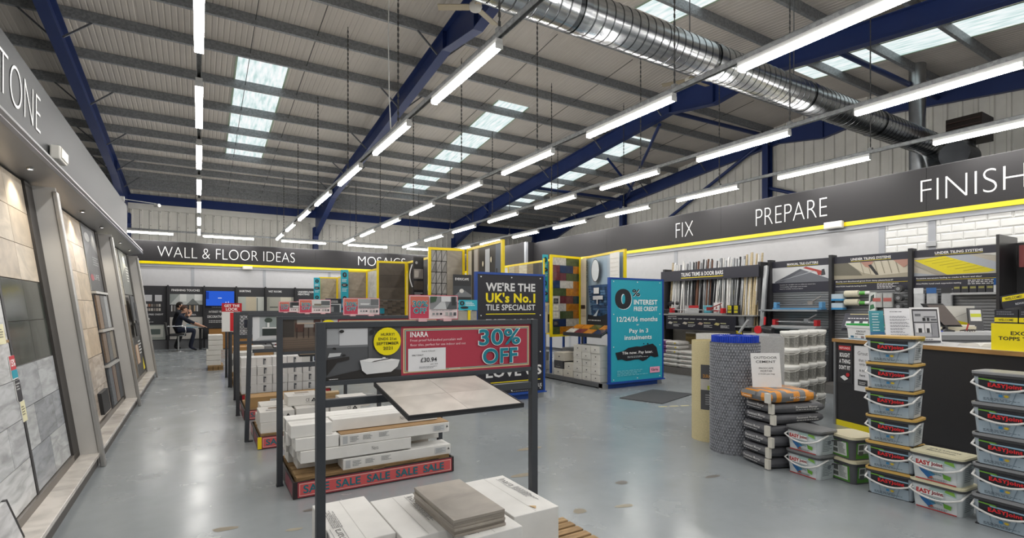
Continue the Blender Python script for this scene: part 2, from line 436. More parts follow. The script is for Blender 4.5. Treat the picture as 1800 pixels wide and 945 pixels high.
for i, (a, b) in enumerate(zip(ys, ys[1:])):
    if i in (3, 4):
        n = 0      # white bevelled brick tiles laid in half bond
        sheet(sr, 'panel', XS + .03, XS + .05, a + .05, b - .05, .1, 3.0, '#c9c9c6')
        f = {}
        for r in range(7):
            z = 2.08 + r * .132; y = a + .055 - (.15 if r % 2 else 0)
            while y < b - .06:
                y0, y1 = max(y, a + .055), min(y + .3, b - .055)
                if y1 - y0 > .03:
                    k = round(y1 - y0, 3)
                    loc = (XS + .03, (y0 + y1) / 2, z)
                    if k in f: inst(f[k], sr, loc)
                    else:
                        m = MB(); h = (y1 - y0) / 2 - .003
                        A = [(0, -h, 0), (0, h, 0), (0, h, .127), (0, -h, .127)]; B = [(-.012, -h + .018, .018), (-.012, h - .018, .018), (-.012, h - .018, .109), (-.012, -h + .018, .109)]
                        for q in range(4): m.poly([A[q], B[q], B[(q + 1) % 4], A[(q + 1) % 4]], '#e9e9e6', 'gloss')
                        m.poly(B[::-1], '#e9e9e6', 'gloss'); f[k] = m.build('brick_tile', sr, loc)
                y += .303
    else:
        sheet(sr, 'panel', XS + .03, XS + .06, a + .05, b - .05, .1, 2.98, '#bdbdbf', 'gloss')
    sheet(sr, 'mullion', XS + .02, XS + .06, a - .05, a + .05, 0, 3.0, SILV)
sheet(sr, 'head_rail', XS - .01, XS + .06, YF, YJ, 2.97, 3.05, SILV)
ys = [YF, -3, .9, 3.86, 7.9, 11.9, YJ]
for a, b in zip(ys, ys[1:]): sheet(sr, 'fascia_panel', XS - .03, XS + .06, a + .002, b - .002, 3.13, 3.87, BLACK, 'signboard')
sheet(sr, 'yellow_strip', XS - .034, XS + .06, YF, YJ, 3.05, 3.13, YEL, 'gloss')
sheet(sr, 'fascia_panel', XJ - .03, XJ + .06, YJ + .1, YS - .05, 3.13, 3.9, BLACK, 'signboard')
sheet(sr, 'fascia_return', XJ + .06, XS + .05, YJ, YJ + .06, 3.05, 3.9, '#2c2b2e', 'gloss')
sheet(sr, 'corner_trim', XJ - .04, XJ + .06, YJ, YJ + .1, 2.0, 3.9, SILV)
sheet(sr, 'yellow_strip', XJ - .034, XJ + .06, YJ + .1, YS - .05, 3.05, 3.13, YEL, 'gloss')
sheet(sr, 'panel', XJ, XJ + .06, YJ + .1, YS - .05, 0, 3.05, '#cfcfd0')
for t, a, b in (('FIX', 9.25, 8.7), ('PREPARE', 7.0, 5.48), ('FINISH', 3.94, 2.62)):
    lettering(sr, t, (XS - .03, a, 3.30), (0, b - a, 0), (0, 0, .37))

# ================================================================ lights
LROWS = [(0.0, 'over the stone display aisle'), (2.55, 'over the sale frames'), (5.06, 'over the end panel signs'), (7.55, 'before the service counter'), (9.98, 'beside the fix and prepare fascia')]
LZ = 4.07
def lampgeo(L):
    a = MB(); a.box(-.036, .036, 0, L, .045, .1, '#d8d8d6', 'paint')
    b = MB(); P = [(-.04, .05), (-.04, .016), (-.026, 0), (.026, 0), (.04, .016), (.04, .05)]
    for (x0, z0), (x1, z1) in zip(P, P[1:]): b.poly([(x0, .012, z0), (x0, L - .012, z0), (x1, L - .012, z1), (x1, .012, z1)], '#ffffff', 'lamp')
    c = MB(); c.box(-.042, .042, 0, .012, 0, .06, '#e4e4e2', 'paint')
    return a, b, c
a, b, c = lampgeo(1.67); LAMP0 = None
def lamp(x, y, rz, label):
    global LAMP0
    if LAMP0: return dup(LAMP0, (x, y, LZ), rz, label)
    LAMP0 = thing('ceiling_light', label, 'light', (x, y, LZ), rz, 'LED battens hung under the roof')
    a.build('housing', LAMP0); b.build('diffuser', LAMP0); e = c.build('end_cap', LAMP0); inst(e, LAMP0, (0, 1.658, 0))
    return LAMP0
def trunk(name, lab, x0, y0, x1, y1, drops):
    t = thing(name, lab, 'light track', (x0, y0, LZ + .1))
    L = math.hypot(x1 - x0, y1 - y0); t.rotation_euler.z = math.atan2(-(x1 - x0), (y1 - y0))
    m = MB()
    for s in (-1, 1): m.box(s * .022 - .004, s * .022 + .004, 0, L, .002, .06, '#a5a8aa', 'galv')
    m.box(-.026, .026, 0, L, .056, .062, '#a5a8aa', 'galv'); m.build('channel', t)
    for d in drops:
        X = x0 + (x1 - x0) * d / L; Y = y0 + (y1 - y0) * d / L; top = zt(Y) - LZ - .1
        m = MB(); m.tube([(0, d, .06), (0, d, top)], .007, '#4a4a4a', 'matte', 5); m.box(-.03, .03, d - .03, d + .03, .05, .1, '#a0a2a2', 'galv')
        for k in range(int((top - .1) / .09)): m.box(-.014, .014, d - .004, d + .004, .12 + .09 * k, .17 + .09 * k, '#5a5a5a', 'galv')
        m.build('hanging_chain', t)
for i, (x, where) in enumerate(LROWS):
    trunk('light_track', 'galvanised lighting channel hung on chains ' + where, x, -5.9, x, 21.7, [1.2 + 3.05 * k for k in range(9)])
    for k in range(11):
        y = 4.45 - 2.57 * 4 + 2.57 * k
        lamp(x, y, 0, 'lit white batten light %s, %s from the back wall' % (where, ORD[10 - k]))
trunk('light_track', 'galvanised lighting channel running across in front of the black back wall sign', -3.4, 21.95, 9.9, 21.95, [1, 3.3, 6, 8.8, 11.4])
pc = thing('power_cable', 'thin white power cable hanging to the light track over the sale frames', 'cable', (2.5, 7.75, LZ + .165))
m = MB(); m.tube([(.02, 0, 0), (.0, .02, .5), (-.02, 0, 1.4), (0, 0, zt(7.75) - LZ - .1)], .009, '#d9d9d5', 'matte', 6); m.build('sheath', pc)
for k, x in enumerate((-2.45, .12, 2.75, 5.3, 7.85)):
    lamp(x, 21.95, -math.pi / 2, 'lit white batten in the cross row before the back sign, %s from the stone wall' % ORD[k])
# ================================================================ duct, flue, heater, fans, fittings
du = thing('ventilation_duct', 'shiny spiral steel ventilation duct running under the roof', 'duct', (0, 5, 5.12))
r0 = .25; SEC = 2.46
m = MB(); m.v = []; prof = []; x = 0.0
while x < SEC - .13: prof += [(x, r0), (x + .118, r0), (x + .124, r0 + .005), (x + .134, r0 + .005)]; x += .14
prof.append((SEC, r0))
n = 28
for (xa, ra), (xb, rb) in zip(prof, prof[1:]):
    a = len(m.v); b = a + n
    for x, r in ((xa, ra), (xb, rb)): m.v += [(x, r * math.cos(2 * math.pi * k / n), r * math.sin(2 * math.pi * k / n)) for k in range(n)]
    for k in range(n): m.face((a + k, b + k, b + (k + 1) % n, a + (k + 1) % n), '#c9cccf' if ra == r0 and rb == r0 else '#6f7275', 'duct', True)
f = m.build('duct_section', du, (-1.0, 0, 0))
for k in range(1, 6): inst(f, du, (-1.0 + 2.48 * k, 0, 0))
c = None
for k in range(1, 6):
    if c: c = inst(c, du, (-1.0 + 2.48 * k, 0, 0))
    else:
        m = MB(); m.tube([(-.05, 0, 0), (.05, 0, 0)], r0 + .014, '#b9bcc0', 'duct', 24, False); c = m.build('coupling', du, (-1.0 + 2.48 * k, 0, 0))
m = MB(); cx = 13.88
pts = [(cx + .55 * math.sin(t), 0, -.55 + .55 * math.cos(t)) for t in [math.radians(a) for a in (0, 18, 36, 54, 72, 90)]]
m.tube(pts + [(cx + .55, 0, -1.9)], r0, '#c2c5c8', 'duct', 24, False); m.build('elbow', du)
for x in (.8, 3.6, 6.0, 8.6, 11.2):
    m = MB(); m.tube([(x, 0, r0), (x, 0, zt(5) - 5.12)], .008, '#55575a', 'matte', 5); m.box(x - .02, x + .02, -.02, .02, r0 - .01, r0 + .05, '#777', 'galv') if 0 else m.box(x - .02, x + .02, -.02, .02, r0 - .01, r0 + .05, '#777777', 'galv'); m.build('hanger_rod', du)
fu = thing('flue_pipe', 'polished steel flue pipe rising through the roof behind the fascia', 'flue', (14.5, 5.47, 0))
m = MB(); m.tube([(0, 0, 2.2), (0, 0, 7.24)], .165, '#b8bbbe', 'metal', 24); m.build('pipe', fu)
for z in (3.9, 5.3, 6.4):
    m = MB(); m.tube([(0, 0, z), (0, 0, z + .03)], .173, '#9a9da0', 'metal', 24); m.build('joint_band', fu)
h = thing('air_heater', 'dark louvred warm air heater head above the finish fascia', 'heater', (14.0, 4.35, 0))
m = MB(); m.box(-.35, .35, -.35, .35, 0, 4.3, '#6d6f72', 'satin'); m.build('cabinet', h)
m = MB(); m.tube([(0, .1, 4.3), (0, .1, 5.0)], .2, '#7c7f82', 'metal', 20); m.build('neck', h)
m = MB(); m.box(-.32, .32, -.3, .3, 5.0, 5.5, '#39322f', 'satin'); m.build('outlet_box', h)
for k in range(4):
    m = MB(); m.bar((-.34, -.28, 5.07 + .11 * k), (-.34, .28, 5.07 + .11 * k), .05, .012, '#5c4a44', 'satin'); m.build('louvre', h)
m = MB(); m.tube([(-.95, -.05, 4.6), (-.38, -.05, 4.6)], .26, '#4b4d50', 'metal', 24); m.build('fan_drum', h)
m = MB(); m.box(-.9, -.45, -.3, .2, 0, 4.3, '#585a5d', 'satin'); m.build('fan_stand', h)
def fan(loc, lab, rot):
    f = thing('ceiling_fan', lab, 'fan', loc, rot)
    m = MB(); m.tube([(0, 0, .08), (0, 0, zt(loc[1]) - loc[2])], .012, '#8a8a86', 'matte', 8); m.build('down_rod', f)
    m = MB(); m.lathe([(.02, -.06), (.09, -.05), (.11, 0), (.1, .05), (.04, .08)], '#c9c7c0', 'gloss', 20); m.build('motor', f)
    for k in range(3):
        a = k * 2.094; m = MB(); c_, s_ = math.cos(a), math.sin(a)
        M = Matrix.Rotation(a, 4, 'Z') @ Matrix.Rotation(.2, 4, 'X')
        m.box(.1, .62, -.065, .065, -.006, .006, '#a89c86', 'paint', M); m.build('blade', f)
fan((3.9, 7.6, 6.45), 'white ceiling fan with tan blades over the sale frames', .5)
fan((9.6, 8.0, 6.7), 'small white ceiling fan hung under the steel duct', 0)
cc = thing('security_camera', 'small white security camera on a thin arm by the stone fascia', 'camera', (-1.2, 13.3, 3.72))
m = MB(); m.tube([(-.15, 0, .02), (.42, 0, -.02)], .008, '#d5d5d2', 'paint', 6); m.build('arm', cc)
m = MB(); m.tube([(.40, .05, -.05), (.48, -.06, -.06)], .035, '#ecece8', 'gloss', 10); m.build('body', cc)
m = MB(); m.box(-.2, -.12, -.04, .04, -.03, .07, '#d5d5d2', 'paint'); m.build('bracket', cc)
def emergency(loc, rz, lab):
    e = thing('emergency_light', lab, 'light fitting', loc, rz)
    m = MB(); m.box(-.17, .17, -.09, -.002, -.07, .07, '#e3e1da', 'gloss'); m.build('case', e, bevel=.015)
    m = MB(); m.box(-.15, .15, -.1, -.09, -.05, .05, '#efeade', 'gloss'); m.build('lens', e, bevel=.008)
emergency((1.6, YS - .036, 3.02), 0, 'white emergency light under the wall and floor ideas sign')
emergency((XS - .04, 5.33, 3.09), -math.pi / 2, 'white emergency light on the yellow strip after the prepare lettering')
jb = thing('junction_box', 'small grey box fitting on the mullion between white brick tile panels', 'fitting', (XS + .018, 3.80, 2.53), -math.pi / 2)
m = MB(); m.box(-.07, .07, -.05, -.001, 0, .085, '#b9bbbd', 'gloss'); m.build('case', jb, bevel=.008)
# ================================================================ stone display wall with leaning boards
LEAN = .1377
def PX(z): return -.97 - (z - .13) * LEAN          # face of the leaning boards
POSTS = [-.6, 2.7, 6.2, 9.7, 13.5]
GREY = '#a6a5a4'
def leanbox(m, y0, y1, z0, z1, out, thick, col, mat):
    """a slab lying in the leaning plane, its face standing OUT proud"""
    m.box(0, 1, y0, y1, z0, z1, col, mat, skew=lambda x, y, z: (PX(z) + (out if x else out - thick), y, z))
def tiles(bay, y0, y1, z0, z1, nw, nh, cols, mat, offs=False, gap=.0025, out=.012):
    W = (y1 - y0) / nw; H = (z1 - z0) / nh
    for j in range(nh):
        ed = [y0 + W * i for i in range(nw + 1)]
        if offs and j % 2: ed = [y0] + [y0 + W * (i + .5) for i in range(nw)] + [y1]
        for a, b in zip(ed, ed[1:]):
            c = cols[(j * 3 + int(a * 7)) % len(cols)]
            yc = (a + b) / 2; zc = z0 + H * j
            m = MB(); hw = (b - a) / 2 - gap; x0 = PX(zc)
            m.box(0, 1, -hw, hw, gap, H - gap, c, mat, skew=lambda x, y, z: (-z * LEAN + (out if x else out - .012), y, z))
            m.build('tile', bay, (x0, yc, zc))
def bay(i, label):
    y0, y1 = POSTS[i] + .035, POSTS[i + 1]
    b = thing('display_bay', label, 'display', (0, 0, 0))
    m = MB(); m.box(-1.0, -.80, y0 + .02, y1 - .04, .1, .135, '#d9d3cc', 'marble'); m.build('plinth_slab', b, bevel=.003)
    m = MB(); m.box(-1.0, -.82, y0, y1, 0, .1, '#5e5a57', 'matte'); m.build('kick_board', b)
    m = MB(); leanbox(m, y0 + .02, y1 - .06, .135, .19, .03, .03, '#8f8a84', 'satin'); m.build('base_rail', b)
    m = MB(); leanbox(m, y0, y1 - .04, .1, 2.585, 0, .03, '#7e7b77', 'matte'); m.build('back_board', b)
    # side cheek facing the camera, with its grey post
    m = MB(); sk = lambda x, y, z: (PX(z) + (.19 if x else -.05), y, z)
    m.box(0, 1, y1 - .04, y1 - .01, .12, 2.585, '#cbc9c6', 'paint', skew=sk); m.build('side_cheek', b)
    m = MB(); m.box(0, 1, y1 - .05, y1 + .03, 0, 2.55, '#b9b8b6', 'satin', skew=lambda x, y, z: (PX(z) + (.20 if x else .16), y, z)); m.build('post', b, bevel=.008)
    m = MB(); leanbox(m, y1 - .27, y1 - .045, .14, 2.585, .03, .03, '#3b3836', 'matte'); m.build('edge_strip', b)
    return b
b = bay(1, 'stone display bay of white veined marble, dark green slate and beige tiles')
MARB = ['#dfe0e1', '#d6d8da', '#cfd1d4', '#e3e3e3']; SLA = ['#50564f', '#474d47', '#585e57']; MARB2 = ['#b9bcc0', '#cbced0', '#a6aab0', '#c2c5c8']; TRAV = ['#c9b9a3', '#d2c4b0', '#bdae9a', '#cbbda9']
zs = .195
tiles(b, 4.86, 5.92, zs, 1.085, 2, 3, MARB2, 'marble', True)
tiles(b, 4.86, 5.92, 1.09, 1.71, 2, 2, SLA, 'slate')
tiles(b, 4.86, 5.92, 1.715, 2.58, 2, 3, TRAV, 'stone')
tiles(b, 2.75, 4.80, zs, 1.27, 3, 4, MARB, 'marble', True)
tiles(b, 2.75, 4.80, 1.275, 1.71, 3, 1, MARB, 'marble')
tiles(b, 2.75, 4.80, 1.715, 2.58, 3, 3, TRAV, 'stone')
m = MB(); leanbox(m, 4.805, 4.85, .19, 1.71, .016, .01, '#38383a', 'matte'); m.build('edge_strip', b)
m = MB(); leanbox(m, 2.75, 4.80, 1.262, 1.28, .016, .01, '#9c7b52', 'wood'); m.build('timber_strip', b)
def onlean(y0, y1, z0, z1, items, par, name='price_card', out=.018):
    m = MB(); leanbox(m, y0, y1, z0, z1, out, .004, '#efefec', 'print')
    m.pic((PX(z0) + out, y0, z0), (0, y1 - y0, 0), (-(z1 - z0) * LEAN, 0, z1 - z0), items); return m.build(name, par)
onlean(4.72, 4.84, 1.01, 1.17, [('r', '#c8333f', 0, .4, 1, 1), ('t', '#ffffff', '15%', .1, .55, .9, .85, .02), ('r', '#1f9fb5', 0, .05, 1, .4)], b)
onlean(4.75, 4.86, .86, 1.0, [('r', '#34343a', 0, 0, 1, 1), ('l', '#cccccc', .1, .5, .9, .9, 3)], b)
onlean(4.78, 4.88, .71, .85, [('r', '#e8e2bb', 0, 0, 1, 1), ('l', '#7a776a', .1, .3, .9, .8, 4)], b)
onlean(4.45, 4.62, 1.55, 1.74, [('r', '#1f9fb5', 0, 0, 1, 1), ('c', '#222222', .5, .25, .4, .14), ('l', '#ffffff', .1, .5, .9, .9, 3)], b, out=.03)
onlean(4.5, 4.62, 1.4, 1.55, [('r', '#c9cdd2', 0, 0, 1, 1), ('l', '#6e7f94', .1, .2, .9, .9, 4)], b, out=.03)
onlean(4.55, 4.68, 1.26, 1.39, [('r', '#e8e2bb', 0, 0, 1, 1), ('l', '#7a776a', .1, .3, .9, .8, 4)], b, out=.03)
m = MB(); m.pic((PX(2.0) + .018, 4.0, 2.0), (0, .62, 0), (-.03, 0, .22), [('t', '#a8977f', 'AC', 0, 0, 1, 1, -.016)]); m.build('lettering', b)
b = bay(2, 'stone display bay of beige travertine with a dark poster and sample boards')
tiles(b, 6.25, 8.4, .92, 2.58, 3, 5, ['#d6c4ac', '#cdb9a0', '#dccbb5', '#c6b49b'], 'stone')
tiles(b, 6.25, 8.4, zs, .915, 3, 2, ['#c9bcae', '#bfb5ab', '#d2c6b9'], 'marble')
onlean(8.42, 9.42, 1.72, 2.58, [('r', '#3b3d42', 0, 0, 1, 1), ('p', '#595b5e', [(0, .5), (.5, .75), (1, .6), (1, 1), (0, 1)]), ('c', '#c9cac8', .3, .82, .18, .07), ('t', '#b7b9bc', 'LIFE', .35, .18, .75, .26), ('c', '#a3263a', .2, .2, .12, .05), ('l', '#8f9296', .45, .4, .9, .55, 4)], b, 'poster')
SMP = ['#8a7460', '#6d7177', '#a8aaac', '#7d6b5b', '#5b6168', '#8e8679', '#6a6e73', '#7a5a44', '#4d5156']
for r, (z0, z1) in enumerate(((1.22, 1.66), (.78, 1.16), (.22, .7))):
    m = MB(); leanbox(m, 8.42, 9.42, z0 - .03, z1 + .02, .02, .02, '#2e2f32', 'matte'); m.build('sample_tray', b)
    for k in range(3):
        m = MB(); leanbox(m, 8.47 + .32 * k, 8.75 + .32 * k, z0, z1, .04, .02, SMP[r * 3 + k], 'wood' if k != 1 else 'slate'); m.build('sample_board', b)
    m = MB(); leanbox(m, 8.42, 9.42, z1 + .02, z1 + .05, .06, .06, '#d9d9d7', 'satin'); m.build('shelf_rail', b)
m = MB(); leanbox(m, 7.6, 8.1, .25, .5, .05, .04, '#26272a', 'matte'); m.build('sample_board', b)
onlean(6.6, 6.8, 1.3, 1.5, [('r', '#8ba0b5', 0, 0, 1, 1), ('l', '#ffffff', .1, .2, .9, .8, 3)], b)
onlean(6.6, 6.8, .75, .92, [('r', '#5b87ab', 0, 0, 1, 1), ('l', '#ffffff', .1, .2, .9, .8, 3)], b)
b = bay(3, 'stone display bay beside the black back sign, with brown tiles and black sample boards')
tiles(b, 9.75, 11.9, 1.55, 2.58, 3, 3, ['#b9b4a4', '#a9a797', '#c4c0b2'], 'stone')
tiles(b, 9.75, 11.9, .2, 1.545, 3, 4, ['#7f705c', '#6f6454', '#8b7d68'], 'stone')
onlean(11.95, 13.3, 1.75, 2.58, [('r', '#6c6f6c', 0, 0, 1, 1), ('p', '#a5a89f', [(0, .4), (.6, .7), (.5, 1), (0, 1)]), ('l', '#e5e5e0', .55, .3, .9, .7, 6)], b, 'poster')
for (y0, y1, z0, z1, c) in ((12.0, 12.6, 1.25, 1.72, '#3d3f42'), (12.4, 12.9, 1.15, 1.6, '#2b2c2e'), (12.1, 12.7, .95, 1.2, '#1f2022')):
    m = MB(); leanbox(m, y0, y1, z0, z1, .08, .02, c, 'matte'); m.build('sample_board', b)
onlean(11.95, 13.3, .2, .92, [('r', '#3a3b3d', 0, 0, 1, 1), ('r', '#b08f74', .1, .3, .5, .8), ('r', '#d8c9b8', .25, .3, .35, .8), ('l', '#e8e8e8', .55, .5, .95, .9, 5), ('p', '#f0dc20', [(.7, .05), (.95, .05), (.85, .4)])], b, 'poster')
b = bay(0, 'marble display bay beside the camera, mostly out of the picture')
tiles(b, -.5, 2.6, .2, 2.58, 4, 4, MARB, 'marble')
lb = thing('marble_board', 'white marble sample board with black edge leaning on the plinth', 'sample board', (0, 0, 0))
m = MB(); sk = lambda x, y, z: (-.905 - (z - .137) * .33 + (.02 if x else 0), y, z)
m.box(0, 1, 3.05, 4.10, .137, .37, '#dcdddf', 'marble', skew=sk); m.build('slab', lb)
m = MB(); m.box(0, 1, 4.10, 4.13, .137, .375, '#2c2c2e', 'matte', skew=sk); m.build('edge_trim', lb)
# canopy and fascia over the boards
cn = thing('display_canopy', 'long grey canopy with black stone fascia sign over the tile boards', 'canopy')
m = MB(); prof = [(-1.6, 2.63), (-1.3, 2.60), (-1.06, 2.66), (-1.04, 2.64), (-1.025, 2.66), (-1.045, 2.69), (-1.03, 2.71), (-1.05, 2.75), (-1.25, 2.78), (-1.6, 2.78)]
for (x0, z0), (x1, z1) in zip(prof, prof[1:] + prof[:1]):
    m.poly([(x0, -1, z0), (x0, 13.6, z0), (x1, 13.6, z1), (x1, -1, z1)], '#a9a9ab', 'satin')
m.poly([(x, 13.6, z) for x, z in prof], '#a9a9ab', 'satin'); m.build('soffit', cn)
m = MB(); m.box(-1.34, -1.30, -1, 13.48, 2.77, 3.64, '#2b2d2f', 'signboard'); m.build('fascia_panel', cn)
m = MB(); m.box(-1.345, -1.295, 13.48, 13.5, 2.77, 3.64, '#b8b9bb', 'satin'); m.build('end_trim', cn)
m = MB(); m.box(-1.32, -1.29, 4.0, 4.003, 2.78, 3.64, '#3b3b3d', 'matte'); 
lettering(cn, 'STONE', (-1.298, 5.12, 3.15), (0, 1.43, 0), (0, 0, .34))
emergency((-1.296, 7.05, 3.08), math.pi / 2, 'cream emergency light fixed to the stone fascia over the marble bay')
for y in (3.7, 5.6, 7.8, 9.2, 11.2, 12.6):
    sp = thing('downlight', 'small recessed spotlight in the canopy soffit, %s along the stone boards' % ORD[(3.7, 5.6, 7.8, 9.2, 11.2, 12.6).index(y)], 'light', (-1.17, y, 2.615))
    m = MB(); m.lathe([(.018, 0), (.024, 0), (.024, .02), (.018, .02)], '#c9c9c9', 'metal', 12, cap=False); m.build('bezel', sp)
    m = MB(); m.lathe([(.001, .006), (.018, .006)], '#ffffff', 'lamp', 12, cap=False); m.build('lens', sp)
    l = bpy.data.lights.new('downlight_bulb', 'SPOT'); l.energy = SPOTLIGHT; l.spot_size = 2.0; l.spot_blend = .6; l.shadow_soft_size = .04; l.color = (1, .9, .74)
    lo = bpy.data.objects.new('downlight_bulb', l); COL.objects.link(lo); lo.location = (0, 0, -.01); lo.parent = sp; lo.rotation_euler = (0, math.radians(-6), 0)
# ================================================================ sale stands, pallets, cartons
STEEL = '#3d4147'; CARD = '#e4e3e0'; RED = '#b03a4e'; TEAL = '#0f7f92'; CORAL = '#cf5a5c'
def pallet(x0, x1, y0, y1, label, z=.14):
    p = thing('pallet', label, 'pallet', (x0, y0, 0)); w, d = x1 - x0, y1 - y0
    nb = 6; bw = d / nb * .78; W_ = '#a98a60'; fa = {}
    for k in range(nb):
        y = (d - bw) * k / (nb - 1)
        m = MB(); m.box(0, w, 0, bw, z - .022, z, R.choice(['#b3936a', '#a5865d', '#bb9c72']), 'roughwood'); m.build('deck_board', p, (0, y, 0))
    for k in range(3):
        m = MB(); m.box(0, .1, 0, d, z - .044, z - .0225, W_, 'roughwood'); x = (w - .1) * k / 2; m.build('stringer', p, (x, 0, 0))
        for j in range(3):
            m = MB(); m.box(0, .1, 0, .14, .0201, z - .0445, '#94764e', 'roughwood'); m.build('block', p, (x, (d - .14) * j / 2, 0))
        m = MB(); m.box(0, .1, 0, d, 0, .02, W_, 'roughwood'); m.build('bottom_board', p, (x, 0, 0))
    return p
def stand(x0, x1, y, label, left, right, ztop=1.425, zbot=1.125, lean=0, bar=True, circle=True, split=.32):
    """black steel stand with a printed header board between two posts"""
    s = thing('sale_stand', label, 'display stand', (x0, y, 0)); w = x1 - x0; P = .045
    for x in (0, w):
        m = MB(); m.box(-P / 2, P / 2, -P / 2, P / 2, 0, ztop, STEEL, 'matte', skew=(lambda X, Y, Z: (X + lean * (ztop - Z), Y, Z)) if x == 0 else None); m.build('post', s, (x, 0, 0), bevel=.003)
        m = MB(); m.box(-P / 2 - .004, P / 2 + .004, -P / 2 - .004, P / 2 + .004, 0, .015, '#2b2e33', 'matte'); m.build('foot_cap', s, (x, 0, 0))
    for n, z0, z1 in (('top_rail', ztop - .03, ztop), ('lower_rail', zbot - .025, zbot)) + ((('support_bar', .99, 1.03),) if bar else ()):
        m = MB(); m.box(P / 2, w - P / 2, -.018, .018, z0, z1, STEEL, 'matte'); m.build(n, s, bevel=.002)
    m = MB(); X0, X1 = P / 2, w - P / 2; H = ztop - .03 - zbot
    m.box(X0, X1, -.004, .004, zbot, zbot + H, '#dadada', 'print')
    m.pic((X0, -.004, zbot), ((X1 - X0) * split, 0, 0), (0, 0, H), left)
    m.pic((X0 + (X1 - X0) * split, -.004, zbot), ((X1 - X0) * (1 - split), 0, 0), (0, 0, H), right)
    if circle:
        cx = X0 + (X1 - X0) * split - .08; r = .075
        m.pic((cx - r, -.004, zbot + H - .153), (2 * r, 0, 0), (0, 0, 2 * r), [('c', '#f6e500', .5, .5, .5, .5), ('t', '#26281f', 'HURRY!', .26, .70, .76, .80, .012), ('t', '#26281f', 'ENDS 21st', .17, .545, .84, .64, .012), ('t', '#26281f', 'SEPTEMBER', .10, .38, .92, .48, .012), ('t', '#26281f', '2021', .34, .2, .68, .31, .012)], d0=.012)
    m.build('header_board', s)
    return s
def redpanel(title, price, lines=True):
    it = [('r', RED, 0, 0, 1, 1)]
    for a, c in ((.03, '#e7d9a8'), (.045, RED), (.052, '#8fc9b4'), (.064, RED)):
        it.append(('r', c, a * .5, a * 1.5, 1 - a * .5, 1 - a * 1.5))
    it += [('t', '#ffffff', title, .06, .775, .185, .885, .02), ('t', '#f4dfe2', 'Frost proof full-bodied porcelain wall', .06, .67, .43, .735, 0), ('t', '#f4dfe2', 'floor tiles, perfect for use indoor and out', .06, .575, .46, .64, 0),
           ('r', '#e6e8ec', .045, .07, .31, .54), ('t', '#4a4c50', title.title() + ' Cloud', .14, .465, .23, .495), ('t', '#4a4c50', 'ONLY EXACT', .07, .385, .15, .415, .02), ('t', '#2f3136', '\u00a3' + price, .13, .25, .245, .345, .015), ('t', '#2f3136', 'per m2', .20, .185, .25, .22), ('l', '#9c9fa4', .12, .12, .25, .17, 2),
           ('t', '#e9f4f4', '30%', .553, .532, .907, .918, .04), ('t', TEAL, '30%', .56, .545, .90, .905, .022), ('t', '#e9f4f4', 'OFF', .583, .117, .882, .488, .045), ('t', TEAL, 'OFF', .59, .13, .875, .475, .028), ('l', '#f4dfe2', .33, .07, .42, .1, 1)]
    if lines is None: it = [q for q in it if q[0] != 't' or '30' in q[2] and '%' in q[2] or q[2] == 'OFF'] + [('l', '#f4dfe2', .06, .58, .46, .86, 3), ('l', '#5a5c60', .07, .2, .28, .45, 3)]
    return it
bath = [('r', '#585a5e', 0, 0, 1, 1), ('r', '#7b7d81', .02, .62, .55, 1), ('r', '#a9acb0', .02, .68, .17, .98), ('r', '#d0d2d6', .175, .66, .54, .98), ('p', '#5c5e62', [(.55, 1), (.6, 1), (.6, .2), (.55, .24)]),
        ('p', '#2f2d2d', [(0, 0), (1, 0), (1, .12), (.55, .2), (0, .06)]), ('p', '#2e2b2b', [(.02, .40), (.3, .44), (.3, .38), (.15, .34), (.02, .1)]), ('p', '#c9cbcd', [(.03, .44), (.18, .46), (.2, .52), (.05, .52)]), ('c', '#2a2a2b', .23, .47, .025, .02),
        ('r', '#303033', .62, .56, .86, .73), ('r', '#8e9093', .66, .57, .68, .63), ('r', '#cfcfcf', .69, .57, .71, .62), ('p', '#1f1f20', [(.08, .6), (.13, .58), (.13, .62), (.1, .63)]), ('p', '#1f1f20', [(.70, .45), (.78, .45), (.77, .49), (.71, .48)]),
        ('c', '#262627', .20, .93, .03, .03), ('c', '#262627', .59, .9, .03, .05), ('r', '#262627', .63, .95, .72, 1),
        ('p', '#dfe1e3', [(.43, .36), (.46, .16), (.52, .08), (.85, .10), (.94, .2), (.97, .33), (.8, .37), (.55, .385)]), ('p', '#f0f1f2', [(.44, .355), (.55, .39), (.8, .375), (.965, .335), (.8, .31), (.55, .315)]), ('p', '#35302e', [(.58, .31), (.84, .36), (.86, .38), (.62, .335)]), ('r', '#e2e2e2', .73, .36, .77, .40), ('l', '#dcdcdc', .04, .015, .2, .045, 1)]
dine = [('r', '#5d5148', 0, 0, 1, 1), ('p', '#6f6054', [(0, .1), (1, .15), (1, .5), (0, .45)]), ('r', '#3a3531', 0, .45, .2, 1), ('r', '#9d9b97', .25, .75, .7, 1), ('r', '#c9c7c2', .75, .62, 1, 1), ('r', '#4a2f28', .55, .6, .68, 1), ('r', '#55382f', .22, .62, .38, .9), ('r', '#b5a493', .25, .86, .6, .9)]
for a in (.24, .36, .45, .57, .66, .7): dine.append(('r', '#2d2220', a, .42, a + .015, .75))
for k in range(6): dine.append(('p', '#4c423b', [(0, .07 * k), (1, .07 * k + .03), (1, .07 * k + .04), (0, .07 * k + .01)]))
fire = [('r', '#a9b0b3', 0, 0, 1, 1), ('r', '#d7d9dc', 0, 0, .16, 1), ('p', '#c3c5c7', [(.05, 0), (1, .15), (1, .3), (.2, .2)]), ('r', '#8d9998', .3, .55, 1, 1), ('r', '#26302f', .22, .2, .8, .5), ('r', '#e6e7e8', .22, .5, 1, .55), ('r', '#e9eaea', .33, .56, .38, .75), ('c', '#3c4a43', .36, .85, .09, .1), ('r', '#dcdcdc', .9, .3, 1, .55)]
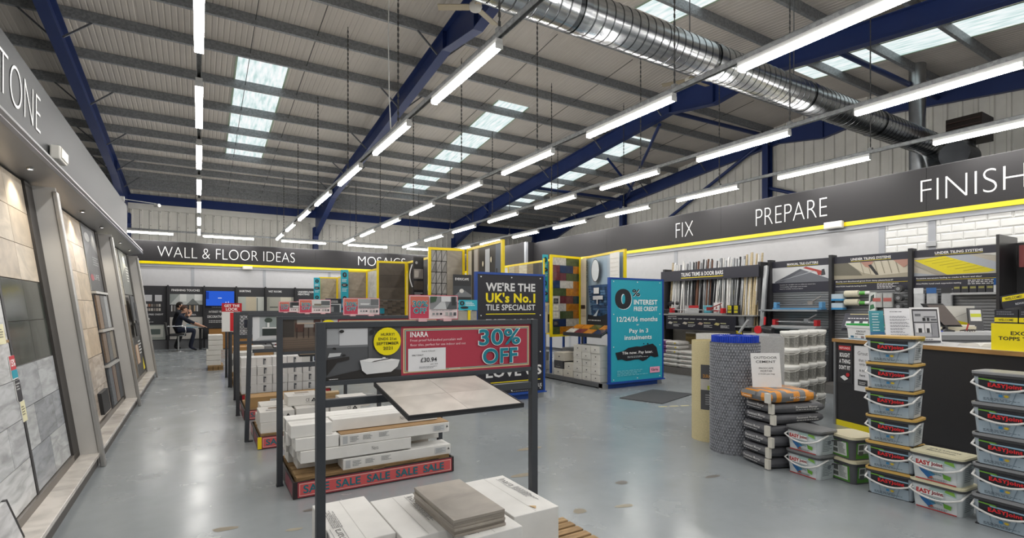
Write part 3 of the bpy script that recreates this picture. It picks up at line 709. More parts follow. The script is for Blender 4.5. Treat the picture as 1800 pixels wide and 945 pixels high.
patt = [('r', '#e2e3e5', 0, 0, 1, 1)]
for i in range(9):
    for j in range(5):
        patt += [('c', '#33363f', .06 + .11 * i, .1 + .2 * j, .048, .085), ('c', '#dfe0e3', .06 + .11 * i, .1 + .2 * j, .03, .05), ('c', '#33363f', .06 + .11 * i, .1 + .2 * j, .012, .02)]
patt += [('r', '#1d2230', .1, .38, 1, .78), ('c', '#5c6470', .4, .6, .05, .06)]
FR = [  # x0, x1, y, label, picture
    (.527, 1.823, 2.75, 'black steel sale stand with a bathtub photo and red header, in front of the others', bath, 'INARA', '30.94'),
    (.58, 2.03, 4.73, 'black steel sale stand with a dining room photo, over the long white boxes', dine, '', ''),
    (.49, 1.95, 6.47, 'black steel sale stand with a fireplace photo, its post leaning', fire, '', ''),
    (.46, 1.92, 8.1, 'black steel sale stand with a patterned tile photo, over the brown carton', patt, '', ''),
    (.50, 1.95, 9.5, 'black steel sale stand with a grey header, over the stacked white boxes', fire, '', ''),
    (.49, 1.95, 11.08, 'black steel sale stand beside the red price sign', dine, '', ''),
    (.50, 1.95, 12.64, 'black steel sale stand, last of the row towards the computer desk', bath, '', '')]
for i, (x0, x1, y, lab, pic_, tt, pr) in enumerate(FR):
    stand(x0, x1, y, lab, pic_, redpanel(tt, pr, True if i == 0 else None), ztop=1.425, zbot=1.125 if i < 3 else 1.12, lean=0 if i != 2 else -.025)
# little promotion boards standing on the top rails
def promo(x, y, w, h, lab, scene):
    t = thing('promotion_board', lab, 'sign', (x, y, 1.425))
    m = MB(); m.box(0, w, -.003, .003, .006, h, '#d0566a', 'print')
    m.pic((.004, -.003, .01), (w - .008, 0, 0), (0, 0, h - .014), [('r', '#f2e3e4', .0, .0, 1, 1), ('r', '#c9475f', .015, .03, .39, .97), ('p', '#d0705f', [(.015, .97), (.39, .97), (.39, .6), (.015, .6)]), ('t', '#e8f4f3', '30%', .055, .51, .37, .79, .04), ('t', '#128a96', '30%', .06, .52, .365, .78, .02), ('t', '#e8f4f3', 'OFF', .075, .23, .34, .48, .045), ('t', '#128a96', 'OFF', .08, .24, .335, .47, .02)] + [(q[0], q[1]) + ((.41 + .57 * q[2], .42 + .55 * q[3], .41 + .57 * q[4], .42 + .55 * q[5]) if q[0] == 'r' else ([(.41 + .57 * a, .42 + .55 * b) for a, b in q[2]],)) for q in scene] + [('l', '#9a9ea6', .43, .34, .96, .4, 1)] + [('r', c, .45 + .075 * k, .17, .50 + .075 * k, .26) for k, c in enumerate(['#8c8f91', '#77797c', '#33353a'])] + [('r', c, .72 + .085 * k, .13, .78 + .085 * k, .28) for k, c in enumerate(['#a9aaa8', '#8b8d8f', '#4c4f55'])])
    m.build('board', t)
    for k in (.25, .75):
        m = MB(); m.box(w * k - .025, w * k + .025, -.022, .022, -.004, .012, '#e3b9bd', 'gloss'); m.build('clip', t)
S1 = [('r', '#8d8f92', 0, 0, 1, 1), ('p', '#c9cbcd', [(.1, 0), (.6, 0), (.55, .6), (.4, .6)]), ('p', '#55585c', [(.6, 0), (1, 0), (1, .6), (.75, .6)]), ('r', '#35383b', .8, .3, .95, 1), ('r', '#dfe1e3', .4, .6, .75, 1), ('p', '#3f5a44', [(0, .5), (.2, .6), (.25, 1), (0, 1)])]
S2 = [('r', '#a2a4a6', 0, 0, 1, 1), ('r', '#6e7174', .6, .3, 1, 1), ('p', '#e1e2e3', [(.1, .35), (.5, .35), (.55, .5), (.08, .5)]), ('r', '#7f8184', 0, 0, 1, .2)]
S3 = [('r', '#cfd0d0', 0, 0, 1, 1), ('r', '#7b7264', .1, .1, .5, .5), ('r', '#5d6265', .5, .3, 1, .9), ('p', '#9c9f9c', [(0, 0), (1, 0), (1, .2), (0, .3)])]
S4 = [('r', '#55585b', 0, 0, 1, 1), ('r', '#2e3134', .1, .4, .6, 1), ('r', '#d7d8d8', .2, .05, .8, .35)]
promo(.995, 2.75, .30, .145, 'pink thirty percent off board with a grey hallway photo, on the bathtub stand', S1)
promo(1.10, 4.73, .33, .16, 'pink thirty percent off board with a basin photo, on the dining room stand', S2)
promo(1.00, 6.47, .36, .17, 'pink thirty percent off board with a brown floor photo, on the fireplace stand', S3)
promo(.98, 8.1, .36, .16, 'pink thirty percent off board with a dark cabinet photo, on the patterned tile stand', S4)
# tilted boards of tiles held on the stands
def tile_board(x, y, z, label, W_, D_, nx, ny, cols, mat, RI=.085):
    tb = thing('tilted_board', label, 'display board', (x, y, z))
    sk = lambda x, y, z: (x, y, z + y / D_ * RI)
    m = MB(); m.box(0, W_, 0, D_, -.014, -.004, '#2c2e31', 'matte', skew=sk); m.build('tray', tb)
    for k, (a, b_, c, d) in enumerate(((0, W_, 0, .008), (0, W_, D_ - .008, D_), (0, .008, .008, D_ - .008), (W_ - .008, W_, .008, D_ - .008))):
        m = MB(); m.box(a, b_, c, d, -.004, .008, '#1f2124', 'matte', skew=sk); m.build('edge_trim', tb)
    w = (W_ - .018) / nx; d = (D_ - .018) / ny
    for i in range(nx):
        for j in range(ny):
            m = MB(); a = .009 + i * w; c = .009 + j * d
            m.box(a + .001, a + w - .001, c + .001, c + d - .001, -.004, .006, cols[(i + j) % len(cols)], mat, skew=sk); m.build('tile', tb)
tile_board(.794, 2.2, 1.01, 'tilted black framed board of four pale grey tiles on the bathtub stand', .61, .53, 2, 2, ['#d3cdc5'], 'stone')
tile_board(.85, 7.55, .96, 'tilted board of black and white patterned tiles on the patterned tile stand', .6, .53, 6, 5, ['#e8e8e8', '#33363b'], 'glaze')
tile_board(.92, 5.92, .985, 'tilted board of pale wood tiles on the fireplace stand', .6, .53, 1, 3, ['#c2a57c'], 'wood')
# cartons
def carton(loc, w, d, h, label, group=None, rz=0, marks=None, col=CARD, name='tile_carton', bev=.004, cat='carton', tape=True):
    t = thing(name, label, cat, loc, rz, group)
    m = MB(); m.box(0, w, 0, d, .0006, h - .0006, col, 'card'); m.build('body', t, bevel=bev)
    if tape:
        m = MB()
        if w > d: m.box(.01, w - .01, d / 2 - .002, d / 2 + .002, h - .0006, h - .0002, '#c9c8c4', 'card')
        else: m.box(w / 2 - .002, w / 2 + .002, .01, d - .01, h - .0006, h - .0002, '#c9c8c4', 'card')
        m.build('flap_seam', t)
    for face, items in marks or []:
        m = MB()
        if face == 'front': m.pic((0, -.0004, 0), (w, 0, 0), (0, 0, h), items)
        elif face == 'top': m.pic((0, 0, h + .0002), (w, 0, 0), (0, d, 0), items)
        elif face == 'side': m.pic((-.0004, d, 0), (0, -d, 0), (0, 0, h), items)
        elif face == 'topr': m.pic((0, d, h + .0002), (0, -d, 0), (w, 0, 0), items)
        elif face == 'topl': m.pic((w, 0, h + .0002), (0, d, 0), (-w, 0, 0), items)
        m.build('printing', t)
    return t
pallet(.60, 1.75, 2.36, 3.16, 'light new wooden pallet under the front white boxes')
pallet(1.79, 2.02, 2.26, 2.70, 'bare end of a new pallet sticking out beside the front white boxes')
inara = [('t', '#3c3c3e', 'Inara', .08, .78, .32, .92, -.01), ('r', '#6d6d70', .06, .74, .36, .748), ('r', '#6d6d70', .12, .945, .34, .952), ('l', '#7d7d80', .34, .72, .8, .9, 6)]
inara2 = [('t', '#3c3c3e', 'Inara', .10, .76, .34, .92, -.01), ('r', '#6d6d70', .08, .72, .38, .728), ('l', '#7d7d80', .38, .72, .8, .9, 6), ('p', '#c8a878', [(.86, .5), (.95, .55), (.9, .62)])]
# cartons of thirty by sixty tiles laid across the pallet
carton((.562, 2.57, .14), .30, .60, .21, 'white carton of tiles at the bathtub stand post, lettering upside down', marks=[('topl', inara)], group='white tile cartons on the front pallet')
carton((.868, 2.46, .14), .265, .60, .21, 'white carton of tiles with torn corner, between the first and the tile stack', marks=[('topr', inara)])
carton((1.138, 2.30, .14), .32, .60, .21, 'white carton of tiles underneath the stack of loose grey tiles', marks=[('topl', inara)])
carton((1.468, 2.40, .14), .30, .64, .22, 'white carton of tiles next to the black post and bare pallet end', marks=[('topr', inara2)])
for k in range(6):
    m = MB(); c = ['#a79f95', '#9f978d', '#aca49a'][k % 3]; j = R.uniform(-.004, .004)
    m.box(0, .295, 0, .56, 0, .0135, c, 'stone')
    o = m.build('loose_tile', None, (1.088 + j, 2.352 + R.uniform(-.005, .005), .3515 + .0145 * k), R.uniform(-.01, .01), bevel=.001)
    tag(o, 'loose grey stone tile, %s from the bottom of the stack on the white cartons' % ORD[k], 'tile', 'loose grey tiles stacked on cartons')
# --- second pallet: long boxes with a SALE surround
def surround(x0, x1, y0, y1, label, txt, n, col, tcol, z0=.005, z1=.135, bg='#2a2124'):
    s = thing('pallet_surround', label, 'surround', (x0, y0, 0)); w, d = x1 - x0, y1 - y0; t = .012
    m = MB(); m.box(0, w, 0, t, z0, z1, bg, 'print')
    it = [('r', '#a03a44' if col == CORAL else col, .025, .04, .985, .96), ('r', '#e9b9ae' if col == CORAL else col, .033, .12, .977, .88), ('r', col, .037, .17, .973, .83)]
    for k in range(n):
        a = .055 + .91 / n * k; it.append(('t', tcol, txt, a, .26, a + .72 / n, .76, .025))
    m.pic((0, 0, z0), (w, 0, 0), (0, 0, z1 - z0), it); m.build('front_board', s)
    m = MB(); m.box(0, w, d - t, d, z0, z1, bg, 'print'); m.build('rear_board', s)
    for x in (0, w - t):
        m = MB(); m.box(x, x + t, t, d - t, z0, z1, bg, 'print')
        if x == 0: m.pic((0, d - t, z0), (0, -(d - 2 * t), 0), (0, 0, z1 - z0), [('r', '#8d4652', .5, .1, .97, .9), ('r', '#b98086', .03, .15, .3, .85)])
        m.build('side_board', s)
    return s
surround(.625, 1.995, 4.32, 5.16, 'red sale surround round the pallet of long white boxes', 'SALE', 5, CORAL, '#1c6f7c')
pallet(.66, 1.97, 4.37, 5.12, 'dark worn wooden pallet inside the red sale surround', z=.15)
G2 = 'long white plank tile boxes'
nora = ('front', [('t', '#4a4a4c', 'Nora', .62, .35, .68, .68, -.01)])
spec = ('front', [('r', '#b8bbbd', .02, .15, .06, .85), ('l', '#8a8d90', .08, .25, .16, .8, 4), ('l', '#8a8d90', .19, .35, .29, .8, 4), ('l', '#8a8d90', .33, .4, .43, .85, 4), ('r', '#c9ccce', .84, .25, .95, .8), ('l', '#8a8d90', .85, .3, .94, .75, 5), ('p', '#333333', [(.965, .5), (.985, .5), (.975, .75)])])
endm = ('side', [('l', '#a0a0a0', .4, .4, .6, .6, 2)])
carton((1.02, 4.38, .1505), .97, .2, .09, 'long white box with printed specification, bottom layer at the surround front', marks=[spec])
carton((.70, 4.62, .1505), .9, .2, .1, 'long white box behind the bottom front box, on the worn pallet', marks=[endm])
carton((.66, 4.84, .1505), 1.3, .2, .1, 'long white box at the rear of the bottom layer', marks=[endm])
carton((.69, 4.385, .2525), .92, .2, .098, 'long white box lettered along its front, second layer over the bottom gap', marks=[nora, endm])
carton((.665, 4.6, .2525), 1.3, .2, .098, 'long white box in the second layer, its end flush with the black post', marks=[endm])
carton((.64, 4.82, .2525), 1.3, .2, .098, 'long white box at the rear of the second layer', marks=[endm])
t = carton((1.0, 4.39, .3525), .98, .2, .09, 'opened long white box with a brown wood plank showing on top', marks=[spec], tape=False)
m = MB(); m.box(.005, .975, .005, .195, .0895, .0975, '#b08d62', 'wood'); m.build('plank', t)
carton((.655, 4.4, .3525), .335, .2, .1, 'short end of a white box in the third layer beside the opened box', marks=[endm])
carton((.62, 4.62, .3525), 1.3, .2, .1, 'long white box in the third layer behind the opened box', marks=[endm])
carton((.96, 4.505, .4535), .95, .17, .1, 'long white box with small lettering, on top behind the brown plank', marks=[nora, endm])
carton((.625, 4.43, .4535), .32, .2, .1, 'white box end on top of the pile, at the stand post', marks=[endm])
carton((.625, 4.69, .4535), 1.15, .2, .1, 'long white box at the rear of the top layer', marks=[endm])
# --- third pallet: square boxes with warning marks
surround(.53, 1.91, 6.03, 6.9, 'red sale surround with a yellow corner round the square white boxes', 'SALE', 5, CORAL, '#1c6f7c')
m = MB(); m.box(-.004, .035, -.004, .0, .008, .133, '#f0d51a', 'print'); o = m.build('corner_label', bpy.data.objects['pallet_surround.001'])
pallet(.56, 1.88, 6.07, 6.86, 'wooden pallet under the square white boxes', z=.15)
ce = [('front', [('t', '#2c2c2c', 'CE', .56, .35, .68, .68, 0), ('p', '#222222', [(.72, .33), (.90, .33), (.81, .72)]), ('c', '#e2e2e2', .81, .45, .02, .04), ('l', '#88888a', .55, .2, .9, .28, 1)])]
cet = ce + [('top', [('r', '#8f8374', .3, .55, .75, .8), ('l', '#a0a0a2', .2, .2, .8, .4, 3)])]
n3 = 'square white tile boxes'
for (x, y, z, top, lab) in [(.56, 6.10, 0, 0, 'at the pallet corner by the leaning post'), (.93, 6.12, 0, 0, 'second along the front of the bottom layer'), (1.3, 6.1, 0, 0, 'third along the front of the bottom layer'), (.57, 6.48, 0, 0, 'at the rear corner of the bottom layer'), (.94, 6.49, 0, 0, 'second along the rear of the bottom layer'), (1.31, 6.48, 0, 0, 'third along the rear of the bottom layer'),
                         (.555, 6.11, 1, 1, 'window in lid, on the leaning post corner'), (.925, 6.15, 1, 0, 'second along in the upper layer'), (1.30, 6.2, 1, 0, 'third along in the upper layer'), (.60, 6.5, 1, 0, 'at the rear of the upper layer near the post'), (.97, 6.5, 1, 0, 'second along the rear of the upper layer'), (1.5, 6.52, 1, 0, 'at the far rear of the upper layer'), (.86, 6.32, 2, 1, 'window in lid, topmost of the pile')]:
    carton((x, y, .1505 + .113 * z), .345, .345, .112, 'square white box with warning triangle, ' + lab, n3, marks=cet if top else ce, col='#dedcd8')
# --- fourth pallet: brown carton and timber
surround(.51, 1.88, 7.68, 8.55, 'red sale surround round the brown carton and timber', 'SALE', 5, CORAL, '#1c6f7c')
pallet(.54, 1.85, 7.72, 8.5, 'wooden pallet under the brown carton', z=.15)
carton((.545, 7.74, .1505), .95, .34, .14, 'long brown cardboard carton with a white label beside the timber', col='#b08d5f', marks=[('front', [('r', '#e6e6e6', .3, .35, .42, .75), ('l', '#777777', .31, .45, .41, .7, 3), ('l', '#7d6039', .6, .2, .9, .5, 2)])])
for k in range(5):
    m = MB(); m.box(0, 1.2, 0, .095, 0, .03, ['#cdb083', '#d8be93', '#c3a578'][k % 3], 'wood'); o = m.build('timber_batten', None, (.57 + .02 * k, 8.1 + .001 + (.1 * (k % 3)), .1505 + .0305 * (k // 3)))
    tag(o, 'pale timber batten lying behind the brown carton, %s laid' % ORD[k], 'timber', 'pale timber battens')
# --- fifth pallet: wall of white boxes
surround(.54, 1.91, 9.05, 9.9, 'bright red surround under the wall of white boxes', 'TRADE', 8, '#b3202c', '#f0d4d4')
pallet(.57, 1.89, 9.1, 9.86, 'wooden pallet under the wall of white boxes', z=.14)
g5 = 'white cartons stacked in a wall'
mk = [('front', [('r', '#60656d', .42, .15, .5, .85), ('l', '#6a6f77', .44, .15, .62, .85, 5), ('r', '#50555d', .50, .62, .60, .82)]), ('side', [('l', '#888888', .3, .3, .7, .7, 4)])]
c0 = None
for r in range(4):
    for k in range(6):
        if r == 3 and k > 3: continue
        loc = (.565 + .225 * k + R.uniform(-.004, .004), 9.105 + (.0 if r < 3 else .06) + R.uniform(-.005, .005), .1405 + .1405 * r)
        lab = 'white carton with grey print, %s up and %s along in the wall of boxes' % (ORD[r], ORD[k])
        c0 = dup(c0, loc, None, lab) if c0 else carton(loc, .22, .36, .14, lab, g5, marks=mk, col='#e6e6e6')
for r in range(3):
    dup(c0, (.565 + .5, 9.5, .1405 + .1405 * r), None, 'white carton with grey print, rear of the wall of boxes, %s layer' % ORD[r])
# --- further pallets
for q, (y, col) in enumerate(((10.75, '#b88f5d'), (12.3, '#dcdbd6'))):
    pallet(.55, 1.9, y, y + .8, ['wooden pallet under the brown cartons by the red price sign', 'wooden pallet under the last stand before the desk'][q], z=.14)
    for r in range(4):
        for k in range(4):
            c = ['#b88f5d', '#e0dfdb', '#8c8d8e', '#dcdbd6'][(r + k + q) % 4]
            carton((.56 + .33 * k, y + .03, .1405 + .1305 * r), .32, .5, .13, '%s tile carton, %s up and %s along on the pallet %s' % ({'#b88f5d': 'brown', '#e0dfdb': 'white', '#8c8d8e': 'grey', '#dcdbd6': 'cream'}[c], ORD[r], ORD[k], ['by the red price sign', 'nearest the desk'][q].replace('nearest', 'next to')), 'cartons under the far stands', col=c, tape=False)
pallet(.18, .50, 14.2, 14.9, 'narrow wooden pallet under the white boxes before the desk', z=.12)
for r in range(6):
    carton((.19 - (.04 if r < 3 else 0), 14.22, .1205 + .1205 * r), .3, .6, .115, 'white box with a dark gap below, %s up in the small stack by the desk' % ORD[r], 'small stack of white boxes by the desk', col='#dcdad5')
# red price sign on the sixth stand
rs = thing('price_sign', 'red and white get the look sign on the far stand', 'sign', (.36, 11.0, .3))
m = MB(); m.box(0, .30, -.03, -.024, .75, 1.2, '#eeeeec', 'print'); m.box(0, .33, -.03, -.02, 1.12, 1.28, '#c41f2a', 'print')
m.pic((0, -.03, 1.12), (.33, 0, 0), (0, 0, .16), [('r', '#c41f2a', 0, 0, 1, 1), ('t', '#ffffff', 'GET THE', .12, .54, .88, .85, .03), ('t', '#ffffff', 'LOOK', .2, .12, .8, .46, .03)]); m.pic((0, -.03, .75), (.3, 0, 0), (0, 0, .36), [('r', '#d3222c', .45, .02, .75, .98)]); m.build('board', rs)
m = MB(); m.box(.14, .17, -.02, .0, -.3, 1.2, '#45484d', 'matte'); m.build('stem', rs)
# ================================================================ double sided display gondolas
ORD = ORD[:]; _ten = ['twentieth', 'thirtieth', 'fortieth', 'fiftieth']; _tw = ['twenty', 'thirty', 'forty']
ORD += ['thirteenth', 'fourteenth', 'fifteenth', 'sixteenth', 'seventeenth', 'eighteenth', 'nineteenth']
for _i in range(3):
    ORD.append(_ten[_i]); ORD += [_tw[_i] + '-' + ORD[k] for k in range(9)]
PB = '#1f4a9c'; YF_ = '#f1d516'
def gondola(x0, x1, y0, y1, label):
    g = thing('display_gondola', label, 'display base', (x0, y0, 0)); w, d = x1 - x0, y1 - y0
    m = MB(); m.box(0, w, 0, d, .02, .10, '#626468', 'matte'); m.build('deck', g)
    m = MB(); m.box(.02, w - .02, -.02, 0, 0, .085, PB, 'paint'); m.build('blue_kick', g)
    for x in (0, w - .12):
        m = MB(); m.box(x, x + .12, -.022, .1, 0, .095, '#b7b8ba', 'satin'); m.build('corner_foot', g)
    for y in (.06, d * .33, d * .66, d - .06):
        m = MB(); m.box(w / 2 + .36, w / 2 + .42, y - .03, y + .03, .1, 1.95, '#4c4f55', 'matte'); m.build('spine_post', g)
    return g
gondola(3.63, 4.95, 7.16, 20.4, 'long display base under the yellow framed panels behind the sale stands')
gondola(6.32, 7.84, 7.24, 13.2, 'long display base behind the teal credit sign')
def frame_panel(p0, p1, label, z0=.87, z1=2.63, posts=True, name='yellow_framed_display'):
    """yellow framed board; its face looks to the side on which p0 is at the viewer's left hand"""
    L = math.hypot(p1[0] - p0[0], p1[1] - p0[1]); H = z1 - z0
    t = thing(name, label, 'display panel', (p0[0], p0[1], 0), math.atan2(p1[1] - p0[1], p1[0] - p0[0]))
    F = .05
    for n, a in (('frame_rail', (0, L, z1 - F, z1)), ('frame_rail', (0, L, z0, z0 + F)), ('frame_stile', (0, F, z0 + F, z1 - F)), ('frame_stile', (L - F, L, z0 + F, z1 - F))):
        m = MB(); m.box(a[0], a[1], -.025, .025, a[2], a[3], YF_, 'gloss'); m.build(n, t)
    m = MB(); m.box(F, L - F, -.008, .016, z0 + F, z1 - F, '#8d8d8b', 'matte'); m.build('backing', t)
    if posts:
        for x in (.02, L - .02):
            m = MB(); m.box(x - .02, x + .02, -.02, .02, .1005, z0, PB, 'paint'); m.build('blue_leg', t)
    t['_L'] = 0; del t['_L']
    return t, L - 2 * F, H - 2 * F, F, z0 + F
def fill(t, rows, x0, z0, W_, H, gap=.004, mat='glaze', proud=.012):
    """rows from the top: lists of (width share, colour)"""
    h = H / len(rows)
    for j, row in enumerate(rows):
        x = x0
        for sh, c in row:
            w = W_ * sh; z = z0 + H - h * (j + 1)
            m = MB(); m.box(x + gap / 2, x + w - gap / 2, -.008 - proud, -.008, z + gap / 2, z + h - gap / 2, c, mat); m.build('tile', t); x += w
def print_on(t, x0, z0, W_, H, items, name='poster', d=.0085):
    m = MB(); m.box(x0, x0 + W_, -d - .003, -d + .001, z0, z0 + H, items[0][1], 'print'); m.pic((x0, -d - .003, z0), (W_, 0, 0), (0, 0, H), items); return m.build(name, t)
WHT, GRN, MAR, NAV, ORA, TLD = '#c9c3ba', '#4c5733', '#6d3438', '#26365a', '#c07a24', '#24404a'
t, W_, H, F, Z = frame_panel((6.42, 9.02), (7.34, 9.16), 'yellow framed panel of bright white, green, maroon, navy and orange brick tiles')
fill(t, [[(.5, WHT), (.5, GRN)], [(.27, MAR), (.5, NAV), (.23, ORA)], [(.5, MAR), (.5, GRN)], [(.27, NAV), (.5, WHT), (.23, ORA)], [(.5, GRN), (.5, ORA)], [(.27, WHT), (.5, MAR), (.23, TLD)], [(.5, WHT), (.5, ORA)], [(.27, WHT), (.5, GRN), (.23, ORA)], [(.5, NAV), (.5, WHT)], [(.27, GRN), (.5, ORA), (.23, GRN)]], F, Z, W_, H)
for k, c in ((.40, '#2b2c30'), (.31, '#d8d2bd'), (.22, '#d8d2bd'), (.11, '#2b2c30')):
    m = MB(); m.box(F + .03, F + .17, -.026, -.0205, Z + H * k, Z + H * k + .11, c, 'print'); m.pic((F + .03, -.026, Z + H * k), (.14, 0, 0), (0, 0, .11), [('l', '#9a988e', .1, .2, .9, .8, 4)]); m.build('tile_label', t)
t, W_, H, F, Z = frame_panel((7.41, 9.10), (7.05, 7.40), 'yellow framed bathroom poster panel with an oval mirror, beside the teal credit sign', z0=.95)
blue = [('r', '#8fa6bb', 0, 0, 1, 1), ('r', '#b7c4d0', .62, .45, .76, 1), ('r', '#a7bccd', .2, .62, .62, 1), ('r', '#33557c', .2, .2, .76, .62)]
rr = random.Random(3)
for j in range(12):
    for i in range(9): blue.append(('r', rr.choice(['#2b4a70', '#3a608a', '#28425f', '#557ca3', '#34567d']), .20 + .062 * i, .21 + .034 * j, .258 + .062 * i, .24 + .034 * j))
blue += [('c', '#22262b', .4, .81, .108, .155), ('c', '#e8eef2', .4, .81, .1, .145), ('r', '#e9edf0', .36, .5, .5, .58), ('r', '#d7d9dc', .34, .42, .6, .47), ('r', '#c8cbce', .44, .36, .47, .42), ('p', '#232a33', [(.2, .0), (.76, .0), (.76, .25), (.55, .2), (.2, .22)]),
         ('p', '#c9d4dc', [(.35, .2), (.42, .24), (.5, .3), (.44, .2)]), ('r', '#efede9', .78, .2, 1, 1), ('r', '#dcd2ba', 0, 0, .16, 1)]
for j in range(14): blue.append(('r', '#d5d1c9', .8, .25 + .052 * j, .98, .254 + .052 * j))
blue += [('r', '#2e2f33', .2, 0, 1, .16), ('l', '#c8c8c8', .22, .13, .7, .16, 1), ('r', '#2b2c30', .02, .3, .14, .35), ('r', '#cfc6ae', .02, .2, .14, .27)]
print_on(t, F, Z, W_, H, blue)
m = MB(); m.pic((F + .06, -.013, Z + H * .72), (0, 0, .42), (-.001, 0, 0), []); 
m.pic((F + .17, -.0135, Z + H * .68), (0, 0, .48), (-.11, 0, 0), [('t', '#4a4636', 'CATANIA', 0, 0, 1, 1, -.01)], lift=.002, d0=.003); m.build('lettering', t)
fill(t, [[(1, NAV)]], F + .3, Z, .32, .2); fill(t, [[(1, WHT)]], F + .66, Z, .3, .2); fill(t, [[(1, ORA)]], F + 1.0, Z, .5, .2)
def strip(x, y, z0, z1, w, label, n=2):
    s = thing('credit_strip', label, 'sign', (x, y, 0))
    m = MB(); m.box(0, w, -.006, .006, z0, z1, '#22a6bb', 'print'); it = [('r', '#22a6bb', 0, 0, 1, 1)]
    for k in range(n):
        b = k / n; q = 1 / n
        it += [('t', '#26282c', '0', .22, b + q * .68, .78, b + q * .9, .05), ('l', '#e6f4f6', .15, b + q * .48, .9, b + q * .62, 3), ('c', '#26282c', .5, b + q * .36, .42, q * .075), ('l', '#dddddd', .25, b + q * .33, .8, b + q * .39, 2), ('l', '#d2eef2', .15, b + q * .08, .9, b + q * .24, 3)]
    m.pic((0, -.006, z0), (w, 0, 0), (0, 0, z1 - z0), it); m.build('board', s)
    m = MB(); m.box(w / 2 - .02, w / 2 + .02, .008, .035, .1005, z1 - .1, '#c9c9c6', 'matte'); m.build('post', s)
    return s
strip(6.33, 9.18, 1.62, 2.64, .14, 'tall teal credit strip beside the coloured brick tile panel')
lab = thing('label_board', 'cream label board with black pictures under the teal strip', 'label board', (6.33, 9.12, 0))
m = MB(); m.box(0, .2, -.006, .006, .95, 1.6, '#cfc9b4', 'print'); m.pic((0, -.006, .95), (.2, 0, 0), (0, 0, .65), [('r', '#cfc9b4', 0, 0, 1, 1)] + [('r', c, .45, .04 + .32 * k, .95, .3 + .32 * k) for k, c in enumerate(('#8d99a6', '#303238', '#a7b4bf'))] + [('l', '#77745f', .05, .7, .4, .9, 5)]); m.build('board', lab)
m = MB(); m.box(.03, .06, .008, .03, .1005, .95, '#8a8a88', 'matte'); m.build('leg', lab)
m = MB(); m.box(-.02, .01, -.01, .01, .9, 2.55, YF_, 'gloss'); m.build('yellow_edge', lab)
t, W_, H, F, Z = frame_panel((7.1, 11.9), (7.0, 9.3), 'yellow framed panel of cream slats and dark wood, deep behind the teal strip')
fill(t, [[(.12, '#cfc6a8'), (.1, '#b8a98a'), (.16, '#ddd5bd'), (.12, '#8d7f63'), (.1, '#3a3632'), (.4, '#4c453e')]], F, Z, W_, H, mat='wood')
t, W_, H, F, Z = frame_panel((6.35, 12.1), (7.05, 12.2), 'yellow framed beige panel at the far end of the teal sign display')
fill(t, [[(1, '#a99f90')], [(1, '#b5ab9b')]], F, Z, W_, H, mat='stone')
# ---- display behind the sale stands
t, W_, H, F, Z = frame_panel((3.67, 9.09), (4.38, 9.0), 'yellow framed panel of grey triangle patterned tiles beside plain concrete tiles')
fill(t, [[(.62, '#a39c92'), (.001, '#a39c92')]] and [[(1, '#aaa295')], [(1, '#a49c90')], [(1, '#aca497')]], F + W_ * .5, Z, W_ * .5, H, mat='stone')
m = MB(); m.box(F, F + W_ * .5, -.0095, -.008, Z, Z + H, '#3d3c3b', 'matte'); m.build('grout', t)
s_ = W_ * .5 / 3; n_ = 8; hh = H / n_
for i in range(3):
    for j in range(n_):
        x = F + s_ * i; z = Z + hh * j; g = .007
        for q, c in (([(x + g, z + g), (x + s_ - 2 * g, z + hh - g), (x + g, z + hh - g)], '#a7a5a2'), ([(x + 2 * g, z + g), (x + s_ - g, z + g), (x + s_ - g, z + hh - 2 * g)], R.choice(['#9b9997', '#8d8b88', '#b0aeab']))):
            m = MB(); A = [(a, -.018, b) for a, b in q]; B = [(a, -.008, b) for a, b in q]
            if q[1][1] < q[2][1] or True: m.poly(A if q[0][1] == q[1][1] else A, c, 'stone')
            for k in range(3): m.poly([A[k], B[k], B[(k + 1) % 3], A[(k + 1) % 3]], c, 'stone')
            m.build('triangle_tile', t)
t, W_, H, F, Z = frame_panel((4.42, 8.94), (4.33, 7.42), 'yellow framed poster panel of a dark bathroom shelf, above the dark specialist sign')
dk = [('r', '#3d3b3a', 0, 0, 1, 1), ('r', '#cfc8b6', 0, 0, .12, 1), ('r', '#b9b4ae', .2, .55, .32, 1), ('r', '#7a6f66', .32, .3, .36, 1), ('r', '#c3c7ca', .55, .6, .68, .97), ('p', '#5d6774', [(.82, .3), (.85, 1), (1, 1), (1, .1), (.8, .1)]), ('r', '#2b2b2c', .86, .55, .9, .75), ('r', '#cbbfae', .42, .55, .8, .6), ('r', '#a99b89', .42, .6, .8, .68), ('r', '#ece9e5', .46, .6, .53, .66), ('r', '#ece9e5', .66, .6, .73, .66), ('c', '#d7d9da', .42, .42, .13, .05), ('c', '#efe6c9', .49, .82, .02, .03), ('c', '#efe6c9', .73, .85, .02, .03), ('r', '#6e6357', .2, 0, .8, .25)]
print_on(t, F, Z, W_, H, dk)
m = MB(); m.pic((F + .14, -.0135, Z + H * .45), (0, 0, .7), (-.09, 0, 0), [('l', '#5a5646', 0, 0, 1, 1, 1)], lift=.002, d0=.003); m.build('lettering', t)
def spine(p0, p1, lab, c, **k):
    t, W_, H, F, Z = frame_panel(p0, p1, lab, **k); fill(t, [[(.5, c), (.5, c)]] * 3, F, Z, W_, H, mat='stone'); return t
t, W_, H, F, Z = frame_panel((4.42, 12.25), (4.38, 9.15), 'yellow framed dark poster panel between the triangle tiles and the dark brown panel')
print_on(t, F, Z, W_, H, [('r', '#34333a', 0, 0, 1, 1), ('r', '#a9abad', .05, 0, .5, .18), ('c', '#eeeeee', .55, .62, .12, .16), ('c', '#34333a', .555, .62, .105, .145), ('l', '#dddddd', .4, .3, .6, .36, 2)])
